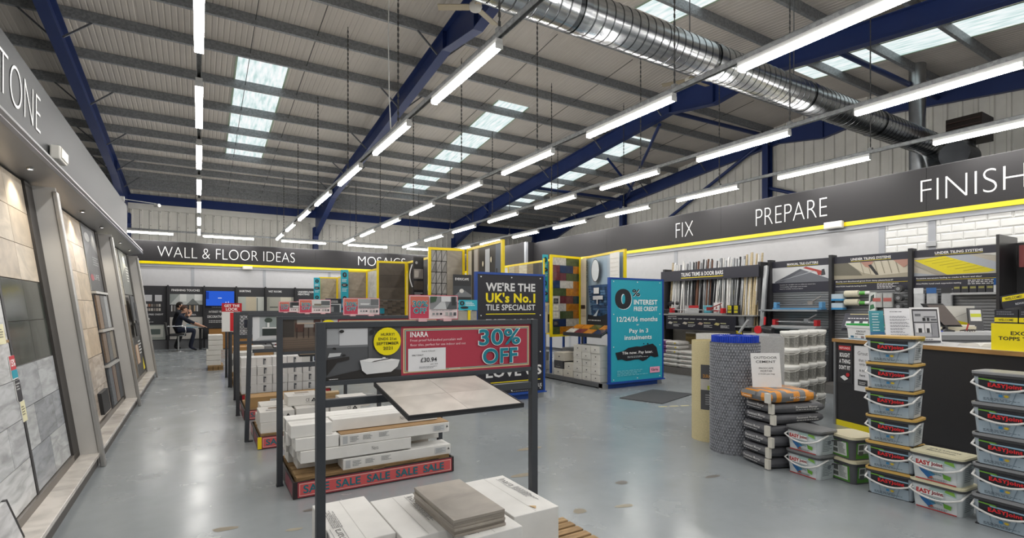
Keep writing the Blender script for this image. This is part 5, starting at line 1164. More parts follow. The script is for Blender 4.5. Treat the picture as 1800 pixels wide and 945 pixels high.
# products on the under tiling bay with the knife photo
for k, (y, z) in enumerate(((4.90, 1.62), (4.90, 1.46), (4.68, 1.68), (4.68, 1.53))):
    def rl(t, k=k):
        if k < 2:
            m = MB(); m.rbox(.16, .2, 0, .12, .03, '#b9c9d4', 'gloss'); m.build('body', t); m = MB(); m.rbox(.165, .205, 0, .035, .03, '#3f8fc4', 'gloss'); m.build('band', t)
        else:
            m = MB(); m.tube([(0, -.11, .06), (0, .11, .06)], .058, '#d9d3bd', 'fabric', 16); m.build('roll', t)
    simple('joint_tape' if k > 1 else 'tape_pack', ['blue and white tape pack, upper on the knife photo bay', 'blue and white tape pack, lower on the knife photo bay', 'cream roll of joint tape, upper on the knife photo bay', 'cream roll of joint tape, lower on the knife photo bay'][k], 'tape', (9.84, y, z), rl)
for k, (y, z, c) in enumerate(((4.52, 1.72, '#5fae4a'), (4.52, 1.55, '#5fae4a'))):
    simple('sealant_tube', 'white sealant tube with green band, %s on the knife photo bay' % ('upper', 'lower')[k], 'tube', (9.85, y, z), lambda t: (MB().tube([(0, -.12, .03), (0, .12, .03)], .03, '#e2e2df', 'gloss', 12).build('barrel', t), MB().tube([(0, -.05, .03), (0, .04, .03)], .032, '#5fae4a', 'gloss', 12).build('band', t), MB().tube([(0, .12, .03), (0, .18, .03)], [.012, .005], '#e2e2df', 'gloss', 8).build('nozzle', t)))
simple('backing_board_pack', 'tall white and green pack beside the sealant tubes', 'box', (9.86, 4.42, 1.42), lambda t: bx(t, .1, .06, .34, '#d8dcd8', [('r', '#d8dcd8', 0, 0, 1, 1), ('p', '#3f7a52', [(.1, .1), (.9, .2), (.7, .4), (.2, .35)]), ('p', '#3b4a44', [(.2, .5), (.8, .6), (.8, .9), (.3, .8)])]), -math.pi / 2)
for k, y in enumerate((4.3, 4.14)):
    simple('fixing_bag', 'clear bag of white fixings with red print, %s on the knife photo bay' % ORD[k], 'bag', (9.9, y, 1.5), lambda t: (MB().rbox(.08, .15, 0, .24, .025, '#b9bab8', 'bag').build('pouch', t), MB().box(-.045, -.041, -.06, .06, .1, .16, '#b5605a', 'print').build('label', t)), 0, 'fixing bags')
for k, z in enumerate((1.75, 1.6, 1.46)):
    simple('washer_reel', 'dark grey reel, %s down at the upright of the knife photo bay' % ORD[k], 'reel', (9.82, 3.95, z), lambda t: (MB().tube([(-.05, 0, .055), (.05, 0, .055)], .055, '#4a4b4d', 'gloss', 16).build('flange', t), MB().tube([(-.056, 0, .055), (-.05, 0, .055)], .028, '#8d8e90', 'gloss', 12).build('hub', t)), 0, 'reels')
# products on the matting photo bay
for k, (y, c) in enumerate(((3.70, '#c9cbcd'), (3.53, '#b7b9bb'), (3.34, '#aeb0b2'))):
    simple('grout_bag', ['white card topped pack of clips', 'clear bag of wedges with blue card', 'clear bag of grey levelling clips'][k] + ' on the matting photo bay', 'bag', (9.88, y, 1.48), lambda t: (MB().rbox(.06, .14, 0, .24, .02, c, 'bag').build('pouch', t), MB().box(-.035, -.031, -.065, .065, .24, .33, ['#d9dbdd', '#2c5f9b', '#2e2f33'][k], 'print').build('header_card', t)))
for k in range(5):
    simple('levelling_pack', 'small black pack on the short shelf of the matting bay, %s from the upright' % ORD[k], 'pack', (9.76, 3.14 - .095 * k, 1.7205), lambda t: (MB().box(0, .09, 0, .085, 0, .11, '#33343a', 'gloss').build('box', t), MB().box(-.001, 0, .01, .075, .06, .09, '#8f8c4a', 'print').build('label', t)), 0, 'small black packs')
simple('boxed_tool', 'blue and white box at the end of the short shelf', 'box', (9.72, 2.66, 1.7205), lambda t: (MB().box(0, .12, 0, .09, 0, .1, '#d6d8da', 'card').build('box', t), MB().box(0, .12, 0, .09, .1005, .2, '#2a5ea0', 'card').build('upper_box', t)))
# leaflet desk on the cutters bay end
ld = thing('guide_lectern', 'sloping dark guide board with small white icons before the knife photo bay', 'guide board', (8.6, 4.1, 0), -math.pi / 2 + .2)
m = MB(); m.box(.02, .5, .12, .16, 0, 1.2, '#35363a', 'matte'); m.build('stand', ld)
m = MB(); sk = lambda x, y, z: (x, y, z + y * 1.1)
m.box(-.12, .62, -.05, .16, 1.2, 1.22, '#33343f', 'print', skew=sk); m.pic((-.12, -.05, 1.165), (.74, 0, 0), (0, .21, .231), [('r', '#34353f', 0, 0, 1, 1), ('r', '#b9ae7d', .1, .9, .95, .95), ('l', '#dddddd', .08, .6, .6, .7, 1), ('r', '#d9dadb', .76, .1, .9, .8)] + [('r', '#cfd1d3', .06 + .15 * k, .15, .15 + .15 * k, .45) for k in range(4)], d0=.022); m.build('board', ld)
# mitre saw and table behind the white tubs
st = thing('tool_table', 'low grey table carrying the red mitre saw behind the white tubs', 'table', (8.3, 5.1, 0))
m = MB(); m.box(0, .6, 0, 1.5, .93, .97, '#a8a9aa', 'satin'); m.build('top', st)
for x, y in ((.03, .03), (.53, .03), (.03, 1.43), (.53, 1.43)):
    m = MB(); m.box(x, x + .04, y, y + .04, 0, .93, '#6d6f72', 'matte'); m.build('leg', st)
def mitre(t):
    m = MB(); m.box(0, .5, 0, .35, 0, .06, '#b9babb', 'paint'); m.build('bed', t)
    m = MB(); m.tube([(.2, .13, .13), (.2, .19, .13)], .07, '#c22a30', 'gloss', 20); m.build('blade_guard', t)
    m = MB(); m.tube([(.24, .2, .15), (.45, .2, .12)], [.06, .055], '#2a2a2d', 'gloss', 14); m.build('motor', t)
    m = MB(); m.tube([(.32, .15, .22), (.33, .15, .36)], .018, '#c22a30', 'gloss', 10); m.build('handle', t)
    m = MB(); m.bar((-.15, .1, .06), (.02, .12, .3), .05, .03, '#a9aaab', 'paint'); m.build('arm', t)
simple('mitre_saw', 'red and black mitre saw on the low table behind the blue roll', 'saw', (8.45, 5.85, .9705), mitre, -math.pi / 2)
simple('tile_cutter', 'black and grey tile cutter lying on the low table', 'tile cutter', (8.4, 5.9, .9705), lambda t: cutter(t, .0 + .7, '#3a3b3d', '#8d8f91', '#b3242a', '#55565a'), -math.pi / 2) if 0 else None
tp = thing('trade_sign', 'small black sign lettered trade in yellow under the lower shelf', 'sign', (9.32, 6.62, .75), -math.pi / 2)
m = MB(); m.box(0, .16, -.004, .004, 0, .3, '#28282a', 'print'); m.pic((0, -.004, 0), (.16, 0, 0), (0, 0, .3), [('r', '#28282a', 0, 0, 1, 1), ('t', '#e8d21a', 'TRADE', .08, .72, .92, .92, .03), ('r', '#d8c41c', .05, .42, .95, .6), ('l', '#bbbbbb', .1, .1, .9, .3, 3)]); m.build('board', tp)
# bags of adhesive on the base shelf
def sackgeo(L, D, H, col, mat='bag', n=12):
    m = MB(); q = (n + 1) ** 2
    for s in (-1, 1):
        for i in range(n + 1):
            for j in range(n + 1):
                x, y = math.sin((i / n * 2 - 1) * 1.5708), math.sin((j / n * 2 - 1) * 1.5708)
                e = max(0, (1 - abs(x) ** 7) * (1 - abs(y) ** 7))
                z = s * H / 2 * e ** .28 * (1 + .05 * math.sin(5 * x + 3 * y + s)) + H / 2
                m.v.append((x * L / 2 * (1 - .04 * abs(y) ** 5), y * D / 2 * (1 - .04 * abs(x) ** 5), max(z, 0)))
    for k in (0, 1):
        for i in range(n):
            for j in range(n):
                a = k * q + i * (n + 1) + j; f = (a, a + n + 1, a + n + 2, a + 1)
                m.face(f[::-1] if k == 0 else f, col(i / n, j / n, k) if callable(col) else col, mat, True)
    return m
def sack(loc, rz, label, group, L, D, H, col, lines, base=[]):
    t = thing('powder_bag', label, 'bag', loc, rz, group)
    sackgeo(L, D, H, col).build('bag', t)
    if lines:
        m = MB(); m.pic((-L * .42, -D / 2 - .001, H * .2), (L * .84, 0, 0), (0, 0, H * .6), lines); m.build('printing', t)
    return t
s0 = {}
for st_, (y, n) in enumerate(((8.75, 6), (8.25, 6), (7.78, 4))):
    for r in range(n):
        pur = st_ < 2 and r >= 3
        lab_ = '%s bag of adhesive, %s up in the %s stack under the guide board' % ('purple and white' if pur else 'plain white', ORD[r], ORD[st_])
        loc = (9.45 - .02 * st_, y, .1505 + .098 * r)
        key = pur
        if key in s0: o = dup(s0[key], loc, -math.pi / 2 + R.uniform(-.04, .04), lab_)
        else:
            c = (lambda u, v, k: '#8d5a94' if u < .26 else '#dedbd6') if pur else '#d9d7d2'
            s0[key] = sack(loc, -math.pi / 2, lab_, 'bags of adhesive on the base shelf', .47, .42, .0976, c, [('r', '#6f3f78', .0, .0, .2, 1), ('l', '#7d5a3f', .3, .2, .8, .8, 2), ('c', '#d7bd2c', .9, .5, .06, .3)] if pur else [('l', '#a5817a', .2, .3, .7, .7, 2)])
su = thing('powder_bag', 'upright white and yellow bag with a green top behind the purple bags', 'bag', (9.82, 8.1, .1505), -math.pi / 2)
m = MB(); m.rbox(.34, .12, 0, .78, .04, '#d5d0cb', 'bag'); m.build('bag', su); m = MB(); m.rbox(.342, .122, .5, .74, .04, '#7d6a3a', 'bag'); m.build('printed_band', su)

# ================================================================ rolls, tubs, bags on the shop floor
def rollthing(loc, r, h, label, col, mat, name='matting_roll', coil=True):
    t = thing(name, label, 'roll', loc)
    m = MB(); m.lathe([(r, 0), (r, h)], col, mat, 40, cap=False); m.build('outer_wrap', t)
    m = MB(); n = 160; T = 5; pts = []
    for k in range(n + 1):
        a = k / n * T * 6.2832; q = r * (.35 + .63 * k / n); pts.append((q * math.cos(a), q * math.sin(a)))
    for a, b in zip(pts, pts[1:]): m.poly([(a[0], a[1], .02), (b[0], b[1], .02), (b[0], b[1], h - .004), (a[0], a[1], h - .004)], col, mat)
    if coil: m.build('inner_coil', t)
    return t
y_ = rollthing((5.03, 3.885, 0), .215, 1.125, 'tall cream roll of underlay with a grey printed label', '#d8cb9f', 'fabric')
m = MB(); rl_ = .217
def curve_label(m, r, a0, a1, z0, z1, col, n=10, mat='print'):
    for k in range(n):
        p, q = a0 + (a1 - a0) * k / n, a0 + (a1 - a0) * (k + 1) / n
        m.poly([(r * math.cos(p), r * math.sin(p), z0), (r * math.cos(q), r * math.sin(q), z0), (r * math.cos(q), r * math.sin(q), z1), (r * math.cos(p), r * math.sin(p), z1)], col, mat)
A0 = math.radians(-142)
curve_label(m, .217, A0 - .55, A0 + .5, .36, .86, '#4c4d50'); curve_label(m, .218, A0 - .55, A0 + .5, .58, .70, '#b9b5ac'); curve_label(m, .2185, A0 - .2, A0 + .4, .585, .63, '#a9b03f')
curve_label(m, .2185, A0 - .1, A0 + .4, .585, .60, '#c9c36a')
for k in range(5): curve_label(m, .2185, A0 - .3, A0 + .35 - .04 * (k % 3), .42 + .025 * k, .43 + .025 * k, '#9a9b9d')
m.build('label', y_)
m = MB(); L_ = [('t', '#c98f3f', 'DURABASE CI', 0, 0, 1, 1, .02)]
p0 = Vector((.2205 * math.cos(A0 - .42), .2205 * math.sin(A0 - .42), .72)); p1 = Vector((.2205 * math.cos(A0 + .3), .2205 * math.sin(A0 + .3), .72))
vs, fs, a_ = textgeo('DURABASE CI', .02)
for v in vs:
    an = A0 - .42 + .8 * v[0]; m.v.append((.2195 * math.cos(an), .2195 * math.sin(an), .715 + .04 * v[1]))
for f in fs: m.face(f, '#c98f3f', 'print')
m.build('lettering', y_)
m = MB(); m.tube([(.216 * math.cos(A0 + .35), .216 * math.sin(A0 + .35), 1.0), (.226 * math.cos(A0 + .35), .226 * math.sin(A0 + .35), 1.0)], .018, '#f0efe6', 'gloss', 10); m.build('white_tag', y_)
bl = rollthing((4.83, 3.44, 0), .245, 1.14, 'dark grey dimpled roll of membrane in front of the cream roll', '#777a81', 'mesh', coil=False)
# dimples of the membrane as real studs
m = MB(); rows, per = 38, 54
for j in range(rows):
    for k in range(per):
        a = 6.2832 * (k + .5 * (j % 2)) / per
        if math.cos(a - math.radians(-145)) < -.1: continue
        z = .02 + j * .0294; c_, s__ = math.cos(a), math.sin(a); r = .2455
        p = Vector((r * c_, r * s__, z + .008)); tx, ty = -s__ * .009, c_ * .009
        ap = tuple(p + Vector((c_, s__, 0)) * .006)
        q = [tuple(p + Vector((tx, ty, -.008))), tuple(p + Vector((tx * .3, ty * .3, .012))), tuple(p - Vector((tx, ty, .006))), tuple(p + Vector((0, 0, -.012)))]
        for i in range(4): m.poly([q[i], q[(i + 1) % 4], ap], '#a3a6ac', 'matte')
m.build('stud', bl, kind='stuff')
br = thing('matting_roll', 'bright blue studded matting roll showing above the dark grey roll', 'roll', (4.83, 3.44, 0))
m = MB(); m.lathe([(.222, .012), (.222, 1.20), (.21, 1.20), (.21, .9)], '#1d3fae', 'gloss', 48, cap=False); m.build('outer_wrap', br)
m = MB(); n = 60
for k in range(n):
    a = 6.2832 * k / n; m.bar((.224 * math.cos(a), .224 * math.sin(a), 1.0), (.224 * math.cos(a), .224 * math.sin(a), 1.207), .012, .012, '#2449c4', 'gloss')
m.build('rib', br, kind='stuff')
m = MB()
for q in (.17, .14, .11): m.lathe([(q, .02), (q, 1.19), (q - .006, 1.19)], '#1b3a9f', 'gloss', 32, cap=False)
m.build('inner_coil', br)
rollthing((5.62, 3.62, 0), .21, 1.16, 'pale grey fleece roll behind the blue roll', '#bcbcbc', 'fabric')
rollthing((5.53, 4.25, 0), .2, 1.17, 'white roll behind the cream roll', '#dcdbd6', 'fabric')
# mortar bags
g = 'grey bags of mortar'; s1 = None
for r in range(7):
    loc = (4.84 + R.uniform(-.012, .012) + (.03 if r > 3 else 0), 2.94 + R.uniform(-.01, .01), .0005 + .101 * r - (0.0 if r < 6 else .0))
    if r < 6:
        lab_ = 'dark grey bag of mortar with white print, %s up in the cement stack' % ORD[r]
        if s1: dup(s1, loc, -.30 + R.uniform(-.05, .05), lab_)
        else:
            s1 = sack(loc, -.30, lab_, g, .60, .40, .1006, '#5a5b60', [('t', '#d3d3d3', 'Pavement Mortar', .42, .5, .9, .85, .01), ('l', '#bdbdbd', .42, .15, .95, .42, 1)])
            m = MB(); m.pic((-.303, .16, .025), (0, -.32, 0), (0, 0, .06), [('t', '#d6d6d6', 'Pavement Mortar', .08, .5, .8, .95, .01), ('l', '#bdbdbd', .08, .1, .85, .4, 1)]); m.build('end_printing', s1)
            m = MB(); m.box(-.305, -.275, -.203, -.155, .006, .098, '#d3d0c6', 'card'); m.build('paper_seam', s1)
    else:
        c = lambda u, v, k: ['#e0912a', '#77787a'][int((u * 9 + v * 3)) % 2]
        t = sack((4.80, 2.95, loc[2]), -.28, 'orange and grey striped bag of cement, topmost of the cement stack', g, .56, .40, .115, c, [('t', '#e8e8e8', 'Sand Cement', .4, .3, .8, .6, .01)])
        m = MB(); m.pic((-.283, .16, .03), (0, -.32, 0), (0, 0, .07), [('r', '#8b8c8d', 0, .45, .6, 1), ('r', '#d98a24', .0, .0, .45, .45), ('t', '#f1e9dc', 'Cement', .05, .08, .4, .35, .01)]); m.build('end_printing', t)
        m = MB(); m.box(-.286, -.26, -.205, -.15, .01, .1, '#d8d6ce', 'card'); m.build('paper_seam', t)
sg = thing('paper_sign', 'white outdoor cement notice propped on the striped cement bag', 'sign', (4.615, 3.09, .7225), -.545)
m = MB(); sk = lambda x, y, z: (x + z * -.02, y + z * .1, z)
m.box(0, .284, 0, .004, 0, .33, '#f0f0f0', 'print', skew=sk)
m.pic((0, 0, 0), (.284, 0, 0), (-.0066, .033, .33), [('r', '#ececec', 0, 0, 1, 1), ('t', '#3a3a3c', 'OUTDOOR', .1, .83, .9, .9, .008), ('t', '#3a3a3c', 'CEMENT', .16, .71, .84, .78, .008), ('t', '#5a5a5c', 'PROSCAPE', .25, .53, .75, .58, 0), ('t', '#5a5a5c', 'MORTAR', .3, .45, .7, .5, 0), ('t', '#5a5a5c', '\u00a310.00 per bag', .22, .36, .78, .41, 0)]); m.build('card', sg)
# white tubs of ready mixed adhesive
def whitetub(label, loc):
    t = thing('white_tub', label, 'tub', loc, 0, 'white tubs behind the counter end')
    m = MB(); m.lathe([(.108, 0), (.122, .2)], '#dfddd8', 'gloss', 24); m.build('body', t)
    m = MB(); m.lathe([(.128, .192), (.13, .2), (.13, .228), (.118, .2335)], '#ecebe6', 'gloss', 24); m.build('lid', t)
    m = MB(); a = math.radians(-151)
    for q in range(6):
        b0 = a - 1.65 + .55 * q
        for s in range(4):
            p, e = b0 + .1375 * s, b0 + .1375 * (s + 1)
            def P(an, z): rr_ = .109 + .014 * z / .2 + .001; return (rr_ * math.cos(an), rr_ * math.sin(an), z)
            m.poly([P(p, .015), P(e, .015), P(e, .172), P(p, .172)], ['#aeaca5', '#8f8d87', '#a5a39c', '#8b8a84'][q % 4], 'print')
        for l in range(7):
            p, e = b0 + .06, b0 + .45 - .08 * (l % 3)
            rr_ = .1125 + .014 * (.04 + .017 * l) / .2
            z = .045 + .016 * l
            m.poly([(rr_ * math.cos(p), rr_ * math.sin(p), z), (rr_ * math.cos(e), rr_ * math.sin(e), z), (rr_ * math.cos(e), rr_ * math.sin(e), z + .007), (rr_ * math.cos(p), rr_ * math.sin(p), z + .007)], '#5f5e5a', 'print')
    m.build('label', t)
    m = MB(); m.tube([(.131 * math.cos(a - 1.3 + .26 * k), .131 * math.sin(a - 1.3 + .26 * k), .19 - .045 * math.sin(math.pi * k / 10)) for k in range(11)], .003, '#e4e3de', 'gloss', 6); m.build('handle', t)
    return t
w0 = None
for k in range(4):
    for r in range(5):
        lab_ = 'white lidded tub with grey print, %s up in the %s column by the counter' % (ORD[r], ORD[3 - k])
        loc = (7.05 + .275 * k + R.uniform(-.008, .008), 4.15 + .03 * k, .0005 + .2342 * r)
        w0 = dup(w0, loc, R.uniform(-.1, .1), lab_) if w0 else whitetub(lab_, loc)
# jointing compound tubs
def easytub(label, loc, rz, style, lidc, group=None, lid_print=False):
    t = thing('jointing_tub', label, 'tub', loc, rz, group)
    w, d, h = .325, .235, .212
    m = MB(); body = '#a9b5bf' if style == 'grey' else '#ccd4d8'
    m.rbox(w, d, 0, .178, .035, body, 'gloss', taper=.014); m.build('body', t)
    m = MB(); m.rbox(w + .016, d + .016, .176, .196, .04, '#3a3b3e' if style == 'grey' else '#47494c', 'gloss'); m.build('rim', t)
    m = MB(); m.rbox(w + .022, d + .022, .194, .2095, .042, lidc, 'gloss'); m.rbox(w - .02, d - .02, .2095, .2112, .03, lidc, 'gloss')
    if lid_print: m.pic((-.1, -.06, .2113), (.2, 0, 0), (0, .12, 0), [('t', '#5b594c', 'EASYJoint', 0, .55, 1, .95, .02), ('t', '#5b594c', 'Mushroom', .05, .1, .95, .4, .01)])
    m.build('lid', t)
    # printed wrap on front and side, following the tapered faces
    def wrap(m, O, U, V, items): m.pic(O, U, V, items)
    m = MB(); x = w / 2 - .036
    y0 = -d / 2 + .014; dy = -.014 * (.17 / .178)
    if style == 'grey':
        it = [('r', '#8fa3b3', 0, 0, 1, 1), ('p', '#a3b4c1', [(0, 0), (1, 0), (1, .55), (.0, .55)]), ('p', '#7c8f9d', [(.2, .55), (.22, .55), (.3, .02), (.28, .02)]), ('p', '#7c8f9d', [(.78, .55), (.8, .55), (.68, .02), (.66, .02)]), ('r', '#25262c', 0, .5, 1, 1), ('p', '#8fb2c8', [(.25, .82), (1, .80), (1, .86), (.22, .88)]), ('p', '#6fa83a', [(0, .9), (.4, .86), (.35, .92), (0, .95)]), ('t', '#e02a30', 'EASYJoint', .2, .58, .9, .79, .035), ('t', '#26282c', 'THIS IS SO EASY', .34, .44, .68, .48, .0), ('t', '#26282c', 'SIMPLE TO USE', .36, .38, .66, .42, 0), ('r', '#3f8fc4', .42, .26, .5, .36), ('c', '#e0c23a', .58, .31, .05, .05), ('l', '#33404a', .1, .08, .9, .2, 3)]
    else:
        it = [('r', '#d2d9dc', 0, 0, 1, 1), ('p', '#a9c3c0', [(.3, .85), (1, .75), (1, 1), (.4, 1)]), ('p', '#7fb04a', [(.72, .9), (.98, .8), (.95, .98), (.75, 1)]), ('p', '#2d6fb0', [(.06, .55), (.3, .42), (.42, .2), (.32, .08), (.14, .35)]), ('p', '#4d94c8', [(.1, .58), (.34, .5), (.5, .3), (.4, .22), (.3, .42)]), ('p', '#c9542c', [(.3, .1), (.45, .12), (.4, .22)]), ('p', '#6fb03a', [(.68, .42), (.88, .35), (.86, .18), (.7, .22)]), ('l', '#3c7f86', .35, .3, .75, .55, 5), ('l', '#55606a', .3, .06, .8, .16, 2), ('r', '#b3262b', 0, 0, 1, .045), ('r', '#e8ebea', .03, .62, .7, .86), ('t', '#b3262b', 'EASY', .03, .66, .40, .86, .05), ('t', '#8d2f38', 'Joint', .41, .66, .70, .86, .04)]
    m.pic((-x, y0 - .0005, .004), (2 * x, 0, 0), (0, dy, .17), it)
    m.pic((w / 2 - .0135, -d / 2 + .04, .004), (0, d - .08, 0), (.0135, 0, .17), [('r', '#c3c9ce' if style == 'grey' else '#b9c3c6', 0, 0, 1, 1), ('l', '#5d666d', .1, .15, .9, .9, 9), ('c', '#6a737a', .6, .6, .15, .12)])
    m.pic((-w / 2 + .0135, d / 2 - .04, .004), (0, -d + .08, 0), (-.0135, 0, .17), [('r', '#c3c9ce', 0, 0, 1, 1), ('l', '#5d666d', .1, .15, .9, .9, 9)])
    if style == 'grey':
        m.box(-w / 2 + .012, w / 2 - .012, -d / 2 + .012, d / 2 - .012, -.0004, .006, '#25262a', 'gloss')
    m.build('printed_wrap', t)
    m = MB(); pts = [(-w / 2 - .004, -.01, .172)]
    for k in range(9):
        f = k / 8; pts.append((-w / 2 + .002 + (w - .004) * f, -d / 2 - .016, .086 + .045 * (2 * f - 1) ** 2))
    pts += [(w / 2 + .004, -.01, .172)]
    m.tube(pts, .0075, '#e4e4e2', 'gloss', 8); m.build('handle', t)
    return t
RZ = -math.pi / 2 - .16     # the tubs face the aisle
def stack(style, lidc, x, y, n, rz, where, group, dark=False):
    f = None
    for r in range(n):
        lab_ = 'tub with %s, %s up in the %s' % (where[0], ORD[r], where[1])
        loc = (x + R.uniform(-.004, .004), y + R.uniform(-.004, .004), .0006 + .2122 * r); a = rz + R.uniform(-.025, .025)
        f = dup(f, loc, a, lab_) if f else easytub(lab_, loc, a, style, lidc, group, lid_print=(lidc == '#d9d3b4'))
stack('grey', '#cfa95c', 4.775, 1.955, 6, RZ + .22, ('a tan lid and black band', 'stack of six'), 'tan lidded tubs')
stack('colour', '#d9d3b4', 4.75, 1.625, 2, RZ + .1, ('a cream lid and coloured wrap', 'pair between taller stacks'), 'cream lidded tubs')
stack('grey', '#8f9194', 4.72, 1.25, 5, RZ + .1, ('a grey lid and black band', 'tall end stack'), 'grey lidded tubs')
stack('colour', '#77797b', 4.71, 2.585, 2, RZ + .04, ('a dark lid and coloured wrap', 'pair by cement bags'), 'dark lidded coloured tubs')
def squaretub(label, loc, rz):
    t = thing('square_tub', label, 'tub', loc, rz, 'grey square tubs'); w = .27
    m = MB(); m.rbox(w, w, 0, .165, .04, '#55565a', 'gloss', taper=.012); m.rbox(w + .01, w + .01, .15, .172, .042, '#4d4e52', 'gloss'); m.build('body', t)
    m = MB(); m.rbox(w + .03, w + .03, .178, .2, .05, '#d8d0b2', 'gloss'); m.rbox(w - .03, w - .03, .2, .2015, .03, '#d2caac', 'gloss'); m.build('lid', t)
    m = MB(); m.rbox(w + .024, w + .024, .164, .179, .048, '#47484b', 'gloss'); m.build('rim', t)
    for q in (0, 1):
        m = MB()
        O, U = ((-.09, -w / 2 + .0105, .012), (.18, 0, 0)) if q == 0 else ((w / 2 - .0105, -.09, .012), (0, .18, 0))
        V = (0, -.0095, .14) if q == 0 else (.0095, 0, .14)
        m.pic(O, U, V, [('r', '#4f8f2f', 0, 0, 1, 1), ('r', '#d5d8d5', .08, .1 if q == 0 else .3, .9, .92), ('r', '#5a5e5a', .12, .2, .4, .45), ('r', '#5a5e5a', .12, .55, .4, .85), ('l', '#77807a', .46, .2, .86, .85, 8)]); m.build('label', t)
    m = MB(); m.tube([(-w / 2 - .006, .02, .15), (-w / 2 - .03, -.06, .13), (-w / 2 - .02, -.15, .1), (0, -w / 2 - .03, .145), (w / 2 + .006, .02, .15)], .006, '#3e3f42', 'gloss', 8); m.build('handle', t)
    return t
q0 = squaretub('grey square tub with green edged label and cream lid, lower of the pair', (4.88, 2.32, .0006), RZ - .12)
dup(q0, (4.88, 2.322, .2026), RZ - .16, 'grey square tub with green edged label and cream lid, upper of the pair')

# ================================================================ service counter and what stands on it
CA = math.atan2(-.943, -.332)
def CL(s, y): return (7.0 - .332 * s + .943 * y, 3.55 - .943 * s - .332 * y)
sv = thing('service_counter', 'black fronted service counter with a wood edged white top', 'counter', (7.0, 3.55, 0), CA)
m = MB(); m.box(.02, 4.2, .02, .05, .07, 1.06, '#2b2a2c', 'gloss'); m.build('front_panel', sv)
m = MB(); m.box(.0, .03, .0, .72, 0, 1.06, '#9b9da0', 'satin'); m.build('end_panel', sv)
m = MB(); m.box(.03, .62, .012, .02, .0, .07, '#e3d11c', 'gloss'); m.build('yellow_kick', sv)
m = MB(); m.box(.62, 4.2, .015, .05, .0, .07, '#232224', 'gloss'); m.build('kick_board', sv)
m = MB(); m.box(-.01, 4.2, .0, .75, 1.0605, 1.1, '#d9d9da', 'gloss'); m.build('worktop', sv)
m = MB(); m.box(-.012, 4.2, -.008, -.0005, 1.058, 1.101, '#a97f47', 'wood'); m.box(-.018, -.0105, -.008, .75, 1.058, 1.101, '#a97f47', 'wood'); m.build('wood_edging', sv)
m = MB(); m.box(.03, 4.2, .06, .72, 0, .1, '#3a393b', 'matte'); m.build('plinth', sv)
for s, z in ((.66, 1.03), (.83, 1.02), (.86, 1.03), (.78, .77)):
    m = MB(); m.box(s, s + .014, .017, .0195, z, z + .022, '#e8e8e6', 'print'); m.build('sticker', sv)
for s0, s1, z0, z1, bg, it, lab_ in ((.05, .27, .55, 1.04, '#2d2c2f', [('r', '#2d2c2f', 0, 0, 1, 1), ('r', '#b7262c', .08, .84, .9, .95), ('t', '#f0d8d8', 'REFUNDS', .14, .87, .84, .92, .01), ('t', '#e3e3e3', 'BOUGHT', .15, .66, .85, .77, .03), ('t', '#e3e3e3', 'A THING', .12, .5, .88, .61, .03), ('t', '#e3e3e3', "DON'T FIT", .12, .34, .88, .45, .03), ('p', '#d9d9d9', [(.2, .14), (.5, .06), (.75, .12), (.45, .2)]), ('c', '#b7262c', .72, .22, .12, .05)], 'black refund notice with red heading stuck on the counter front'),
                              (.30, .55, .48, 1.03, '#d9d9da', [('r', '#d6d6d8', 0, 0, 1, 1), ('t', '#4a4a4c', 'Grout', .2, .8, .75, .88, .0), ('t', '#4a4a4c', 'that is', .25, .66, .7, .72, 0), ('t', '#4a4a4c', 'only 8', .3, .56, .75, .63, 0), ('t', '#4a4a4c', 'a tub', .3, .44, .7, .5, 0), ('t', '#4a4a4c', 'here', .33, .33, .62, .39, 0), ('r', '#3a3a3c', .22, .13, .75, .26), ('l', '#cccccc', .3, .15, .7, .22, 2)], 'white paper notice about grout stuck on the counter front')):
    q = thing('notice', lab_, 'notice', (*CL(s0, .0185), 0), CA)
    m = MB(); m.box(0, s1 - s0, -.003, 0, z0, z1, bg, 'print'); m.pic((0, -.003, z0), (s1 - s0, 0, 0), (0, 0, z1 - z0), it); m.build('sheet', q)
def oncounter(name, label, cat, s, y, fn, rz=0, z=1.1005, group=None):
    t = thing(name, label, cat, (*CL(s, y), z), CA + rz, group); fn(t); return t
def greentub(t):
    m = MB(); m.rbox(.36, .2, 0, .15, .03, '#e3e4e4', 'gloss', taper=.012); m.build('body', t)
    m = MB(); m.rbox(.375, .215, .148, .178, .035, '#e6e7e6', 'gloss'); m.build('rim', t)
    m = MB(); m.rbox(.378, .218, .178, .2, .035, '#2fa84f', 'gloss'); m.build('lid', t)
    m = MB(); m.pic((-.15, -.0885, .01), (.30, 0, 0), (0, -.011, .135), [('r', '#e6e7e7', 0, 0, 1, 1), ('r', '#2c7fa0', 0, .0, 1, .06), ('t', '#2b2d30', 'GROUT', .4, .62, .85, .8, .02), ('l', '#2b2d30', .35, .4, .8, .55, 1), ('r', '#3a6f8d', .12, .12, .28, .3), ('r', '#b9bcbd', .33, .12, .45, .3), ('r', '#8d7a76', .62, .1, .76, .3)]); m.build('label', t)
oncounter('grout_tub', 'white tub with a green lid on the counter end', 'tub', .34, .13, greentub)
def sheetstand(w, h, items, back=True, lean=.12, bg='#efefef'):
    def fn(t):
        m = MB(); sk = lambda x, y, z: (x, y + z * lean, z)
        m.box(0, w, 0, .006, .004, h, bg, 'print', skew=sk); m.pic((0, 0, .004), (w, 0, 0), (0, (h - .004) * lean, h - .004), items); m.build('sheet', t)
        m = MB(); m.box(0, w, -.02, .12, 0, .004, '#c9d2d6', 'gloss'); m.build('foot', t)
    return fn
